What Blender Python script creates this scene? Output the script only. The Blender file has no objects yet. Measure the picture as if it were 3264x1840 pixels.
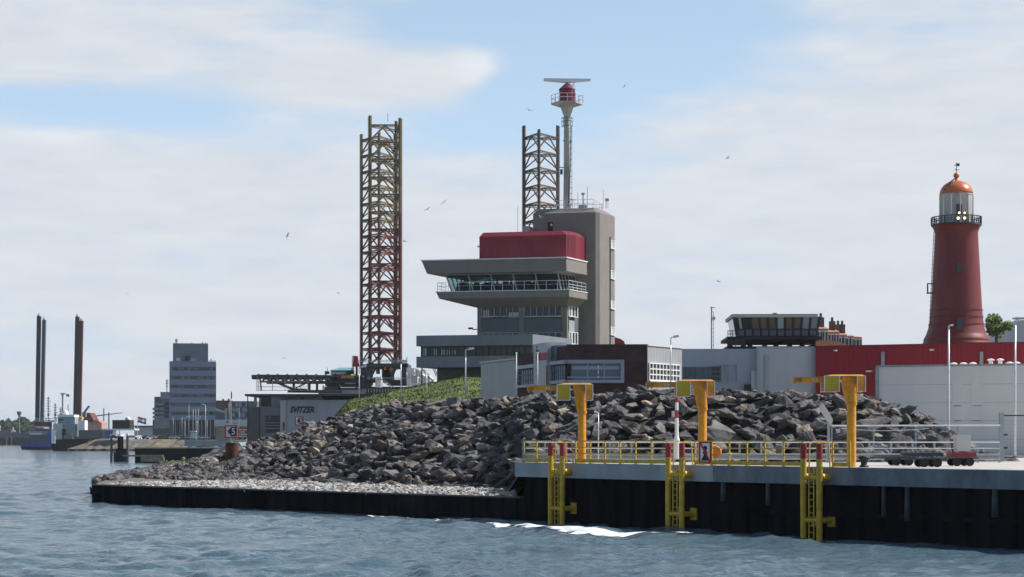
import bpy, bmesh, math, random
from mathutils import Vector, Matrix, noise
R = math.radians
random.seed(7)
sc = bpy.context.scene
COL = sc.collection

# ------------------------------------------------------------------ camera, sky, sun, exposure
FP, CX, HY, EYE = 6091.0, 1632.0, 1400.0, 4.27          # focal length in photo pixels, principal column, horizon row, eye height
cam_d = bpy.data.cameras.new('camera'); cam = bpy.data.objects.new('camera', cam_d); COL.objects.link(cam)
cam.location = (0, 0, EYE); cam.rotation_euler = (R(90), 0, 0)
cam_d.sensor_width = 36; cam_d.lens = FP/3264*36; cam_d.shift_y = (HY-920)/3264
cam_d.clip_start = .5; cam_d.clip_end = 20000
sc.camera = cam
SUN_AZ, SUN_EL = 10, 46                                  # degrees behind the +X axis, elevation
sd = Vector((math.cos(R(SUN_AZ))*math.cos(R(SUN_EL)), math.sin(R(SUN_AZ))*math.cos(R(SUN_EL)), math.sin(R(SUN_EL))))
ld = bpy.data.lights.new('sun', 'SUN'); ld.energy = 5.0; ld.angle = R(.5); ld.color = (1, .955, .89)
lo = bpy.data.objects.new('sun', ld); COL.objects.link(lo); lo.rotation_euler = sd.to_track_quat('Z', 'Y').to_euler()
sc.view_settings.view_transform = 'Standard'; sc.view_settings.look = 'None'
sc.view_settings.exposure = .18; sc.view_settings.gamma = 1

def build_world():
    w = bpy.data.worlds.new('World'); sc.world = w; w.use_nodes = True
    nt = w.node_tree; N = nt.nodes; L = nt.links; N.clear()
    out = N.new('ShaderNodeOutputWorld'); bg = N.new('ShaderNodeBackground'); L.new(bg.outputs[0], out.inputs[0])
    bg.inputs[1].default_value = .093
    sky = N.new('ShaderNodeTexSky'); sky.sky_type = 'NISHITA'; sky.sun_disc = False
    sky.sun_elevation = R(SUN_EL); sky.sun_rotation = R(90-SUN_AZ); sky.air_density = 1.0; sky.dust_density = .6; sky.ozone_density = 1.5
    tc = N.new('ShaderNodeTexCoord'); sep = N.new('ShaderNodeSeparateXYZ'); L.new(tc.outputs['Generated'], sep.inputs[0])
    def M(op, a, b=None, c=None, clamp=False):
        n = N.new('ShaderNodeMath'); n.operation = op; n.use_clamp = clamp
        for i, v in enumerate((a, b, c)):
            if v is None: continue
            if isinstance(v, (int, float)): n.inputs[i].default_value = v
            else: L.new(v, n.inputs[i])
        return n.outputs[0]
    x, y, z = sep.outputs
    def blob(px, py, rx, ry, amp):                       # a soft cloud bank or a gap of blue, by direction in the sky
        k, t = (px-CX)/FP, (HY-py)/FP; n = math.sqrt(1+k*k+t*t)
        dx = M('DIVIDE', M('SUBTRACT', x, k/n), rx/FP); dz = M('DIVIDE', M('SUBTRACT', z, t/n), ry/FP)
        r2 = M('ADD', M('MULTIPLY', dx, dx), M('MULTIPLY', dz, dz))
        return M('MULTIPLY', M('EXPONENT', M('MULTIPLY', r2, -1.0)), amp)
    mp = N.new('ShaderNodeMapping'); mp.inputs['Scale'].default_value = (1, 1, 3.2); L.new(tc.outputs['Generated'], mp.inputs[0])
    n1 = N.new('ShaderNodeTexNoise'); n1.inputs['Scale'].default_value = 7.5; n1.inputs['Detail'].default_value = 7; n1.inputs['Roughness'].default_value = .5
    n1.inputs['Distortion'].default_value = .25; L.new(mp.outputs[0], n1.inputs['Vector'])
    mp2 = N.new('ShaderNodeMapping'); mp2.inputs['Scale'].default_value = (1, 1, 4.5); mp2.inputs['Location'].default_value = (3, 1, 2); L.new(tc.outputs['Generated'], mp2.inputs[0])
    n2 = N.new('ShaderNodeTexNoise'); n2.inputs['Scale'].default_value = 22; n2.inputs['Detail'].default_value = 6; n2.inputs['Roughness'].default_value = .55; L.new(mp2.outputs[0], n2.inputs['Vector'])
    blobs = [(1800, 20, 620, 170, -.56), (2350, 60, 420, 120, -.34), (150, 330, 430, 80, -.44), (600, 330, 330, 70, -.30), (1230, 80, 260, 60, -.30),
             (1420, 420, 260, 65, -.36), (1700, 300, 240, 150, -.50), (2080, 250, 420, 70, -.22), (2480, 190, 260, 60, .10),
             (1300, 250, 300, 80, .42), (1500, 215, 90, 60, .42), (400, 120, 700, 150, .22), (950, 280, 250, 60, .15),
             (2900, 330, 600, 200, .15), (1400, 690, 260, 40, -.16), (150, 735, 220, 30, -.14), (3050, 700, 300, 60, -.16), (140, 440, 200, 30, .2), (1650, 900, 2600, 420, .3)]
    s = M('MULTIPLY_ADD', n1.outputs[0], 1.5, -.17)
    s = M('MULTIPLY_ADD', M('SUBTRACT', n2.outputs[0], .5), .45, s)
    for b in blobs: s = M('ADD', s, blob(*b))
    mr = N.new('ShaderNodeMapRange'); mr.interpolation_type = 'SMOOTHSTEP'
    mr.inputs['From Min'].default_value = .10; mr.inputs['From Max'].default_value = .78; L.new(s, mr.inputs[0])
    el = N.new('ShaderNodeMapRange'); el.interpolation_type = 'SMOOTHSTEP'; el.inputs['From Min'].default_value = .22; el.inputs['From Max'].default_value = .50
    el.inputs['To Min'].default_value = .93; el.inputs['To Max'].default_value = .16; L.new(z, el.inputs[0])      # the cloud banks lie low; overhead they are thinned to lower the ambient light
    fr_ = N.new('ShaderNodeMapRange'); fr_.interpolation_type = 'SMOOTHSTEP'; fr_.inputs['From Min'].default_value = -.15; fr_.inputs['From Max'].default_value = .7; fr_.inputs['To Min'].default_value = .12; L.new(y, fr_.inputs[0])   # clouds and veil thinned behind the camera to cut fill on facing walls
    mask = M('MULTIPLY', M('MULTIPLY', mr.outputs[0], el.outputs[0]), fr_.outputs[0])
    el2 = N.new('ShaderNodeMapRange'); el2.inputs['From Min'].default_value = .15; el2.inputs['From Max'].default_value = .45; el2.inputs['To Min'].default_value = .8; el2.inputs['To Max'].default_value = .0; L.new(z, el2.inputs[0])
    # blue of the gaps: the sky itself with a little high thin veil; cloud colour varies from grey underside to bright rim
    cr = N.new('ShaderNodeValToRGB'); e = cr.color_ramp.elements
    e[0].position = .25; e[0].color = (6.3, 6.75, 7.35, 1); e[1].position = .75; e[1].color = (7.45, 7.65, 8.0, 1)
    L.new(n2.outputs[0], cr.inputs[0])
    veil = N.new('ShaderNodeMixRGB'); L.new(M('MULTIPLY', el2.outputs[0], fr_.outputs[0]), veil.inputs[0]); L.new(sky.outputs[0], veil.inputs[1]); veil.inputs[2].default_value = (5.5, 7.4, 9.6, 1)
    # a brighter rim on the round cloud and the upper banks, a greyer haze low over the horizon
    br = M('ADD', blob(1520, 215, 80, 70, .28), blob(170, 435, 130, 30, .25))
    cl = N.new('ShaderNodeMixRGB'); cl.blend_type = 'ADD'; cl.inputs[0].default_value = 1; L.new(cr.outputs[0], cl.inputs[1])
    bb = N.new('ShaderNodeCombineXYZ'); L.new(M('MULTIPLY', br, 3), bb.inputs[0]); L.new(M('MULTIPLY', br, 3), bb.inputs[1]); L.new(M('MULTIPLY', br, 2.8), bb.inputs[2]); L.new(bb.outputs[0], cl.inputs[2])
    mx = N.new('ShaderNodeMixRGB'); L.new(mask, mx.inputs[0]); L.new(veil.outputs[0], mx.inputs[1]); L.new(cl.outputs[0], mx.inputs[2])
    L.new(mx.outputs[0], bg.inputs[0])
build_world()

# ------------------------------------------------------------------ helpers
def tag(o, label=None, cat=None, group=None, kind=None):
    if label: o['label'] = label
    if cat: o['category'] = cat
    if group: o['group'] = group
    if kind: o['kind'] = kind
    return o
def P(px, py, D): return Vector(((px-CX)/FP*D, D, EYE-(py-HY)/FP*D))
def XG(px, D): return (px-CX)/FP*D
def empty(name, loc, rz=0, label=None, cat=None, group=None):
    o = bpy.data.objects.new(name, None); COL.objects.link(o); o.location = loc; o.rotation_euler = (0, 0, rz); o.empty_display_size = .3
    return tag(o, label, cat, group)
KIDS = {}
class Fr:
    """a building's own axes: e1 along the front (right and, for a > 0, nearer), e2 back; b is the angle of its right flank"""
    def __init__(s, px0, D0, a=0, b=None, zb=0):
        s.x0, s.y0, s.a, s.zb = XG(px0, D0), D0, R(a), zb; s.b = R(a if b is None else b)
        s.c, s.s = math.cos(s.a), math.sin(s.a)
        s.sx, s.sy = math.sin(s.b-s.a), math.cos(s.b-s.a)
    def u(s, px, v=0):
        k = (px-CX)/FP
        return (k*(s.y0+v*s.c)-s.x0-v*s.s)/(s.c+k*s.s)
    def Y(s, u, v=0): return s.y0-u*s.s+v*s.c
    def S(s, px, u0=0, v0=0):                            # point on the right flank that starts at (u0, v0)
        k = (px-CX)/FP; wx, wy = math.sin(s.b), math.cos(s.b)
        X, Y = s.x0+u0*s.c+v0*s.s, s.y0-u0*s.s+v0*s.c
        l = (k*Y-X)/(wx-k*wy)
        return (u0+l*s.sx, v0+l*s.sy)
    def z(s, py, u=0, v=0): return EYE-(py-HY)/FP*s.Y(u, v)-s.zb
    def root(s, name, label, cat, group=None): return empty(name, (s.x0, s.y0, s.zb), -s.a, label, cat, group)
class MB:
    def __init__(s): s.v, s.f, s.m = [], [], []
    def add(s, vs, fs, mi=0):
        n = len(s.v); s.v += [tuple(p) for p in vs]; s.f += [tuple(i+n for i in f) for f in fs]; s.m += [mi]*len(fs); return s
    def box(s, x0, x1, y0, y1, z0, z1, mi=0):
        return s.add([(x0,y0,z0),(x1,y0,z0),(x1,y1,z0),(x0,y1,z0),(x0,y0,z1),(x1,y0,z1),(x1,y1,z1),(x0,y1,z1)],
                     [(0,3,2,1),(4,5,6,7),(0,1,5,4),(1,2,6,5),(2,3,7,6),(3,0,4,7)], mi)
    def loft(s, bot, top, mi=0):                         # matching rings of 3-D points, counter-clockwise seen from above
        n = len(bot)
        return s.add(list(bot)+list(top), [tuple(range(n-1, -1, -1)), tuple(range(n, 2*n))]+[(i, (i+1) % n, n+(i+1) % n, n+i) for i in range(n)], mi)
    def prism(s, pts, z0, z1, mi=0): return s.loft([(p[0], p[1], z0) for p in pts], [(p[0], p[1], z1) for p in pts], mi)
    def wall(s, pts, y0, y1, mi=0):                      # outline in x,z extruded along y (y0 is the front)
        n = len(pts)
        return s.add([(p[0], y0, p[1]) for p in pts]+[(p[0], y1, p[1]) for p in pts],
                     [tuple(range(n)), tuple(range(2*n-1, n-1, -1))]+[(i, n+i, n+(i+1) % n, (i+1) % n) for i in range(n)], mi)
    def bar(s, p, q, w=.05, h=None, mi=0):
        p, q = Vector(p), Vector(q); d = q-p
        if d.length < 1e-6: return s
        h = w if h is None else h
        d.normalize(); up = Vector((0, 0, 1)) if abs(d.z) < .95 else Vector((0, 1, 0))
        a = d.cross(up).normalized()*w/2; b = a.cross(d).normalized()*h/2
        vs = [p-a-b, p+a-b, p+a+b, p-a+b, q-a-b, q+a-b, q+a+b, q-a+b]
        return s.add(vs, [(0,1,2,3),(7,6,5,4),(0,4,5,1),(1,5,6,2),(2,6,7,3),(3,7,4,0)], mi)
    def cyl(s, p, q, r0, r1=None, n=12, mi=0):
        p, q = Vector(p), Vector(q); r1 = r0 if r1 is None else r1; d = (q-p).normalized()
        up = Vector((0, 0, 1)) if abs(d.z) < .95 else Vector((1, 0, 0))
        a = d.cross(up).normalized(); b = d.cross(a).normalized(); vs = []
        for c, r in ((p, r0), (q, r1)):
            for i in range(n):
                t = 2*math.pi*i/n; vs.append(c+(a*math.cos(t)+b*math.sin(t))*r)
        return s.add(vs, [(i, (i+1) % n, n+(i+1) % n, n+i) for i in range(n)]+[tuple(range(n-1, -1, -1)), tuple(range(n, 2*n))], mi)
    def lathe(s, prof, cx=0, cy=0, n=32, mi=0):          # list of (r, z) from bottom to top
        vs, fs = [], []
        for r, z in prof:
            for i in range(n): t = 2*math.pi*i/n; vs.append((cx+r*math.cos(t), cy+r*math.sin(t), z))
        for j in range(len(prof)-1):
            for i in range(n): a, b = j*n+i, j*n+(i+1) % n; fs.append((a, b, b+n, a+n))
        fs.append(tuple(range(n-1, -1, -1))); m = (len(prof)-1)*n; fs.append(tuple(range(m, m+n)))
        return s.add(vs, fs, mi)
    def ring(s, cx, cy, z, r, w, n=24, mi=0):
        for i in range(n):
            a, b = 2*math.pi*i/n, 2*math.pi*(i+1)/n
            s.bar((cx+r*math.cos(a), cy+r*math.sin(a), z), (cx+r*math.cos(b), cy+r*math.sin(b), z), w, None, mi)
        return s
    def build(s, name, mats, parent=None, smooth=False, loc=None):
        me = bpy.data.meshes.new(name)
        vs = s.v if loc is None else [(a-loc[0], b-loc[1], c-loc[2]) for a, b, c in s.v]
        me.from_pydata(vs, [], s.f)
        mats = mats if isinstance(mats, (list, tuple)) else [mats]
        for m in mats: me.materials.append(m)
        if len(mats) > 1: me.polygons.foreach_set('material_index', s.m)
        if smooth: me.polygons.foreach_set('use_smooth', [True]*len(me.polygons))
        me.update()
        o = bpy.data.objects.new(name, me); COL.objects.link(o)
        if loc is not None: o.location = loc
        if parent: o.parent = parent; KIDS.setdefault(parent.name, []).append(o)
        return o
def copy_tree(o, parent=None):
    c = o.copy(); COL.objects.link(c)
    if parent: c.parent = parent; KIDS.setdefault(parent.name, []).append(c)
    for ch in list(KIDS.get(o.name, [])): copy_tree(ch, c)
    return c
def struct(o): return tag(o, kind='structure')

def mat(name, col, rough=.75, metal=0, var=.12, scale=1.5, bump=0, bscale=12, streak=0, spec=.4, coord='Object', dirt=None):
    m = bpy.data.materials.new(name); m.use_nodes = True; nt = m.node_tree; N, L = nt.nodes, nt.links
    b = N['Principled BSDF']; b.inputs['Roughness'].default_value = rough; b.inputs['Metallic'].default_value = metal; b.inputs['Specular IOR Level'].default_value = spec
    tc = N.new('ShaderNodeTexCoord'); src = tc.outputs[coord]
    n = N.new('ShaderNodeTexNoise'); n.inputs['Scale'].default_value = scale; n.inputs['Detail'].default_value = 6; n.inputs['Roughness'].default_value = .6
    if streak:
        mp = N.new('ShaderNodeMapping'); mp.inputs['Scale'].default_value = (1, 1, 1/streak); L.new(src, mp.inputs[0]); L.new(mp.outputs[0], n.inputs['Vector'])
    else: L.new(src, n.inputs['Vector'])
    cr = N.new('ShaderNodeValToRGB'); e = cr.color_ramp.elements; e[0].position = .3; e[1].position = .7
    lo_ = dirt if dirt else tuple(c*(1-var*1.6) for c in col)
    e[0].color = (*lo_, 1); e[1].color = (*[min(1, c*(1+var)) for c in col], 1)
    L.new(n.outputs[0], cr.inputs[0]); L.new(cr.outputs[0], b.inputs['Base Color'])
    if bump:
        n2 = N.new('ShaderNodeTexNoise'); n2.inputs['Scale'].default_value = bscale; n2.inputs['Detail'].default_value = 5; L.new(src, n2.inputs['Vector'])
        bp = N.new('ShaderNodeBump'); bp.inputs['Strength'].default_value = 1; bp.inputs['Distance'].default_value = bump; L.new(n2.outputs[0], bp.inputs['Height']); L.new(bp.outputs[0], b.inputs['Normal'])
    return m
def ribbed(name, col, period=.3, depth=.03, axis='X', rough=.5, var=.08, horizontal=False):
    m = mat(name, col, rough, 0, var, .5, streak=3); nt = m.node_tree; N, L = nt.nodes, nt.links
    tc = N.new('ShaderNodeTexCoord'); w = N.new('ShaderNodeTexWave'); w.bands_direction = 'Z' if horizontal else 'X'; w.inputs['Scale'].default_value = math.pi*2/(20*period)*1.0
    L.new(tc.outputs['Object'], w.inputs['Vector']); bp = N.new('ShaderNodeBump'); bp.inputs['Distance'].default_value = depth; bp.inputs['Strength'].default_value = .8
    L.new(w.outputs[0], bp.inputs['Height']); L.new(bp.outputs[0], N['Principled BSDF'].inputs['Normal']); return m
def glassy(name, col, rough=.08, tr=.0):
    m = bpy.data.materials.new(name); m.use_nodes = True; N, L = m.node_tree.nodes, m.node_tree.links
    b = N['Principled BSDF']; b.inputs['Base Color'].default_value = (*col, 1); b.inputs['Roughness'].default_value = rough; b.inputs['Specular IOR Level'].default_value = .7 if tr else .28
    if tr:
        t = N.new('ShaderNodeBsdfTransparent'); t.inputs[0].default_value = (.55, .72, .74, 1); mx = N.new('ShaderNodeMixShader'); mx.inputs[0].default_value = tr
        L.new(b.outputs[0], mx.inputs[1]); L.new(t.outputs[0], mx.inputs[2]); L.new(mx.outputs[0], N['Material Output'].inputs[0])
    return m
def emis(name, col, st):
    m = bpy.data.materials.new(name); m.use_nodes = True; N = m.node_tree.nodes; b = N['Principled BSDF']
    b.inputs['Emission Color'].default_value = (*col, 1); b.inputs['Emission Strength'].default_value = st; b.inputs['Base Color'].default_value = (*col, 1); return m

M = {}
M['concrete'] = mat('concrete', (.36, .36, .35), .9, var=.14, scale=.8, bump=.01, streak=2)
M['deck'] = mat('deck_concrete', (.50, .475, .44), .9, var=.12, scale=.6, bump=.01)
M['cap'] = mat('cap_concrete', (.30, .345, .37), .85, var=.16, scale=.7, bump=.012, streak=2.5)
M['cap_old'] = mat('weathered_cap_concrete', (.17, .20, .225), .9, var=.3, scale=.8, bump=.012, streak=2)
M['sheet'] = mat('tarred_steel', (.011, .011, .0135), 1.0, var=.5, scale=.6, streak=5, spec=.02)
M['sheet_far'] = mat('dark_sheet_steel', (.018, .019, .022), .7, var=.4, scale=.5, streak=4, spec=.2)
M['yellow'] = mat('yellow_paint', (.60, .41, .03), .5, var=.12, scale=3.5, dirt=(.40, .25, .03))
M['orange'] = mat('orange_yellow_paint', (.80, .36, .018), .42, var=.08, scale=3, dirt=(.56, .22, .015))
M['lemon'] = mat('lemon_paint', (.50, .37, .02), .5, var=.1)
M['redcap'] = mat('red_paint', (.33, .03, .03), .5, var=.12)
M['galv'] = mat('galvanised_steel', (.74, .76, .78), .35, .25, var=.1, scale=3)
M['galv_dull'] = mat('dull_galvanised_steel', (.36, .39, .41), .5, .3, var=.12, scale=3)
M['white'] = mat('white_paint', (.80, .80, .78), .5, var=.06)
M['offwhite'] = mat('off_white_panel', (.55, .545, .53), .7, var=.05, scale=.4, streak=3)
M['black'] = mat('black_paint', (.02, .02, .022), .6, var=.2)
M['dark'] = mat('dark_grey_steel', (.055, .06, .068), .6, var=.25, scale=2)
M['taupe'] = mat('taupe_cladding', (.225, .205, .19), .85, var=.07, scale=1.2, bump=.01, streak=2)
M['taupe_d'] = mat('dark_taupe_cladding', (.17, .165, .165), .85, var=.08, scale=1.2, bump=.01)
M['slate'] = mat('slate_panel', (.115, .13, .15), .6, var=.08, scale=.8)
M['wing'] = ribbed('blue_grey_metal_cladding', (.20, .215, .255), 1.0, .012, rough=.45)
M['red_clad'] = ribbed('red_metal_cladding', (.19, .016, .032), .35, .02, rough=.5)
M['red_wall'] = ribbed('red_wall_cladding', (.28, .014, .022), .4, .02, rough=.6, var=.05)
M['grey_rib'] = ribbed('grey_ribbed_cladding', (.36, .37, .39), .5, .02)
M['grey_clad'] = ribbed('light_grey_cladding', (.44, .465, .50), .9, .01)
M['bluegrey'] = ribbed('blue_grey_cladding', (.33, .38, .46), .9, .01)
M['white_clad'] = ribbed('white_wall_cladding', (.74, .72, .69), 1.1, .012, rough=.6, var=.04)
M['glass'] = glassy('window_glass', (.045, .06, .075), .06)
M['glass_l'] = glassy('light_window_glass', (.42, .50, .54), .15)
M['glass_b'] = glassy('blue_window_glass', (.10, .16, .23), .12)
M['glass_t'] = glassy('clear_window_glass', (.02, .035, .04), .05, .80)
M['mast'] = mat('mast_paint', (.50, .50, .47), .6, var=.22, scale=1.2, streak=4, dirt=(.27, .26, .23))
M['rust_rig'] = mat('rig_brown_paint', (.15, .05, .038), .7, var=.3, scale=.8)
M['olive_rig'] = mat('rig_olive_paint', (.19, .15, .08), .7, var=.25, scale=.8)
M['rust'] = mat('rusty_steel', (.12, .045, .026), .85, var=.4, scale=2.5, bump=.01)
M['tower_red'] = mat('lighthouse_red', (.19, .026, .027), .5, var=.10, scale=.7, streak=4, dirt=(.13, .02, .021))
M['dome'] = mat('dome_orange_red', (.56, .15, .06), .35, var=.08)
M['sign_w'] = mat('sign_white', (.78, .79, .80), .5, var=.03)
M['sign_r'] = mat('sign_red', (.50, .03, .035), .5, var=.06)
M['sign_k'] = mat('sign_black', (.018, .02, .03), .5, var=.1)
M['letters'] = mat('dark_letters', (.035, .045, .065), .5, var=.1)
M['magenta'] = mat('crimson_letters', (.42, .02, .05), .5, var=.1)
M['logo_dark'] = mat('dark_purple_mark', (.06, .015, .045), .5, var=.1)
M['tile'] = mat('orange_roof_tiles', (.52, .22, .13), .8, var=.2, scale=3)
M['pink'] = mat('pink_brick', (.42, .28, .25), .9, var=.12, scale=1)
M['darkbrick'] = mat('dark_brick', (.13, .085, .075), .9, var=.2, scale=2)
M['hull_b'] = mat('blue_hull', (.04, .10, .34), .4, var=.15)
M['skin'] = mat('skin', (.45, .28, .2), .6)
M['rubber'] = mat('rubber', (.02, .02, .02), .8)
M['timber'] = mat('weathered_timber', (.33, .27, .17), .85, var=.25, scale=2)
M['teal'] = mat('teal_paint', (.16, .36, .38), .5, var=.1)
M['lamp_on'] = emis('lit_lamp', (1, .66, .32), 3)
M['orange_buoy'] = mat('orange_plastic', (.75, .22, .03), .5)

def brick_mat():
    m = bpy.data.materials.new('dark_red_brick'); m.use_nodes = True; N, L = m.node_tree.nodes, m.node_tree.links; b = N['Principled BSDF']; b.inputs['Roughness'].default_value = .9
    tc = N.new('ShaderNodeTexCoord'); mp = N.new('ShaderNodeMapping'); mp.inputs['Rotation'].default_value = (R(90), 0, 0); L.new(tc.outputs['Object'], mp.inputs[0])
    br = N.new('ShaderNodeTexBrick'); br.inputs['Scale'].default_value = 1; br.inputs['Brick Width'].default_value = .5; br.inputs['Row Height'].default_value = .16; br.inputs['Mortar Size'].default_value = .008
    br.inputs['Color1'].default_value = (.085, .038, .034, 1); br.inputs['Color2'].default_value = (.05, .03, .032, 1); br.inputs['Mortar'].default_value = (.07, .055, .052, 1); L.new(mp.outputs[0], br.inputs['Vector'])
    n = N.new('ShaderNodeTexNoise'); n.inputs['Scale'].default_value = 1.1; n.inputs['Detail'].default_value = 5; L.new(tc.outputs['Object'], n.inputs['Vector'])
    mx = N.new('ShaderNodeMixRGB'); mx.blend_type = 'MULTIPLY'; mx.inputs[0].default_value = .6; L.new(br.outputs[0], mx.inputs[1])
    cr = N.new('ShaderNodeValToRGB'); cr.color_ramp.elements[0].position = .35; cr.color_ramp.elements[0].color = (.55, .55, .6, 1); cr.color_ramp.elements[1].position = .65; cr.color_ramp.elements[1].color = (1.3, 1.2, 1.15, 1)
    L.new(n.outputs[0], cr.inputs[0]); L.new(cr.outputs[0], mx.inputs[2]); L.new(mx.outputs[0], b.inputs['Base Color']); return m
M['brick'] = brick_mat()
def rock_mat(name, a, b_, k=.4):
    m = mat(name, b_, .88, 0, .14, 2.6, bump=.06, bscale=7, dirt=a, spec=.3)
    N, L = m.node_tree.nodes, m.node_tree.links; tc = N.new('ShaderNodeTexCoord')
    oi = N.new('ShaderNodeObjectInfo'); b = N['Principled BSDF']; src = b.inputs['Base Color'].links[0].from_socket
    hsv = N.new('ShaderNodeHueSaturation'); ml = N.new('ShaderNodeMath'); ml.operation = 'MULTIPLY_ADD'; ml.inputs[1].default_value = k; ml.inputs[2].default_value = 1-k/2
    L.new(oi.outputs['Random'], ml.inputs[0]); L.new(ml.outputs[0], hsv.inputs['Value']); L.new(src, hsv.inputs['Color']); L.new(hsv.outputs[0], b.inputs['Base Color']); return m
ROCKM = [rock_mat('dark_grey_rock', (.045, .043, .046), (.12, .113, .112)), rock_mat('grey_rock', (.08, .075, .072), (.21, .195, .185)),
         rock_mat('brownish_rock', (.09, .07, .058), (.235, .195, .165)), rock_mat('pale_tan_rock', (.17, .14, .11), (.46, .38, .30))]
M['gravel'] = rock_mat('pale_gravel', (.22, .22, .21), (.66, .645, .62))
M['gravel_d'] = rock_mat('dark_gravel', (.07, .068, .062), (.17, .16, .145))
M['moss'] = rock_mat('mossy_stone', (.06, .08, .02), (.26, .29, .05))
M['rockbed'] = mat('rock_bed', (.05, .048, .046), .95, var=.3, scale=2, bump=.15, bscale=3)
M['asphalt'] = mat('asphalt_slope', (.11, .108, .105), .9, var=.15, scale=.4)
M['scree'] = mat('brown_gravel', (.17, .145, .105), .95, var=.3, scale=.25, bump=.3, bscale=1)
M['ground'] = mat('inland_ground', (.24, .22, .19), .95, var=.15, scale=.1)
def grass_mat():
    m = mat('grass', (.155, .195, .065), .9, 0, .2, .45, bump=.25, bscale=3.5, dirt=(.045, .075, .018), spec=.2)
    N, L = m.node_tree.nodes, m.node_tree.links; b = N['Principled BSDF']; src = b.inputs['Base Color'].links[0].from_socket
    tc = N.new('ShaderNodeTexCoord'); n = N.new('ShaderNodeTexNoise'); n.inputs['Scale'].default_value = 4; n.inputs['Detail'].default_value = 8; L.new(tc.outputs['Object'], n.inputs['Vector'])
    mx = N.new('ShaderNodeMixRGB'); mx.inputs[2].default_value = (.22, .21, .09, 1); mr = N.new('ShaderNodeMapRange'); mr.inputs[1].default_value = .5; mr.inputs[2].default_value = .7; mr.inputs[4].default_value = .75
    L.new(n.outputs[0], mr.inputs[0]); L.new(mr.outputs[0], mx.inputs[0]); L.new(src, mx.inputs[1]); L.new(mx.outputs[0], b.inputs['Base Color']); return m
M['grass'] = grass_mat()
M['leaf'] = mat('leaves', (.16, .22, .06), .8, var=.3, scale=.8)
M['leaf_far'] = mat('distant_leaves', (.06, .085, .04), .9, var=.3, scale=.4)
M['bark'] = mat('bark', (.09, .07, .05), .9)

def water_mat():
    m = bpy.data.materials.new('water'); m.use_nodes = True; N, L = m.node_tree.nodes, m.node_tree.links; b = N['Principled BSDF']
    b.inputs['Base Color'].default_value = (.08, .135, .17, 1); b.inputs['Roughness'].default_value = .09; b.inputs['IOR'].default_value = 1.33; b.inputs['Specular IOR Level'].default_value = .5
    tc = N.new('ShaderNodeTexCoord')
    prev = None
    for sc_, dist, st in (((.9, 1.5, 1), .16, 1.0), ((3.0, 5.0, 1), .085, 1.0), ((7.5, 11, 1), .03, 1.0)):
        mp = N.new('ShaderNodeMapping'); mp.inputs['Scale'].default_value = sc_; mp.inputs['Rotation'].default_value = (0, 0, R(12)); L.new(tc.outputs['Object'], mp.inputs[0])
        n = N.new('ShaderNodeTexNoise'); n.inputs['Scale'].default_value = 1; n.inputs['Detail'].default_value = 4; n.inputs['Roughness'].default_value = .55; n.inputs['Distortion'].default_value = .4; L.new(mp.outputs[0], n.inputs['Vector'])
        bp = N.new('ShaderNodeBump'); bp.inputs['Distance'].default_value = dist; bp.inputs['Strength'].default_value = st; L.new(n.outputs[0], bp.inputs['Height'])
        if prev: L.new(prev, bp.inputs['Normal'])
        prev = bp.outputs[0]
    L.new(prev, b.inputs['Normal']); return m
M['water'] = water_mat()

# writing as flat raised letters standing in the x,z plane, facing -y
def text_obj(txt, size, m, parent, cx, y, cz, name='lettering', bold=0, shear=0, sx=1, depth=.03):
    c = bpy.data.curves.new('t', 'FONT'); c.body = txt; c.size = size; c.extrude = depth/2; c.offset = bold; c.shear = shear; c.align_x = 'CENTER'; c.align_y = 'CENTER'; c.resolution_u = 4
    o = bpy.data.objects.new('t', c); COL.objects.link(o); bpy.context.view_layer.update()
    me = bpy.data.meshes.new_from_object(o.evaluated_get(bpy.context.evaluated_depsgraph_get())); bpy.data.objects.remove(o); bpy.data.curves.remove(c)
    for v in me.vertices: x, yy, z = v.co; v.co = (x*sx, -z, yy)
    me.name = name; me.materials.clear(); me.materials.append(m)
    ob = bpy.data.objects.new(name, me); COL.objects.link(ob); ob.location = (cx, y, cz)
    if parent: ob.parent = parent; KIDS.setdefault(parent.name, []).append(ob)
    return ob
import numpy as np
# ------------------------------------------------------------------ water
_rng = np.random.RandomState(3); WAVES = []
for i in range(46):
    lam = .55*(1.07**i)*(.9+.2*_rng.rand()) if i < 34 else 3+5*_rng.rand()
    th = R(68)+_rng.randn()*.62; amp = .0135*lam**.66*(.6+.8*_rng.rand())*(.55 if lam > 3 else 1)
    WAVES.append((lam, math.cos(th)*2*math.pi/lam, math.sin(th)*2*math.pi/lam, amp, _rng.rand()*6.28))
def sea(X, YY, step):
    wx = X+.9*np.sin(YY*.33+1.3)+.5*np.sin(X*.7+YY*.21); wy = YY+.8*np.sin(X*.41+.4)+.4*np.sin(X*.93-YY*.37); Z = np.zeros_like(X)
    for lam, kx, ky, amp, p0 in WAVES:
        att = np.clip((lam-2.4*step)/(2.0*step), 0, 1); ph = kx*wx+ky*wy+p0; Z += amp*att*(np.sin(ph)+.28*np.sin(2*ph+.6))
    return Z*(.75+.25*np.sin(X*.09+YY*.05)*np.sin(YY*.11-X*.03+1))
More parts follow.
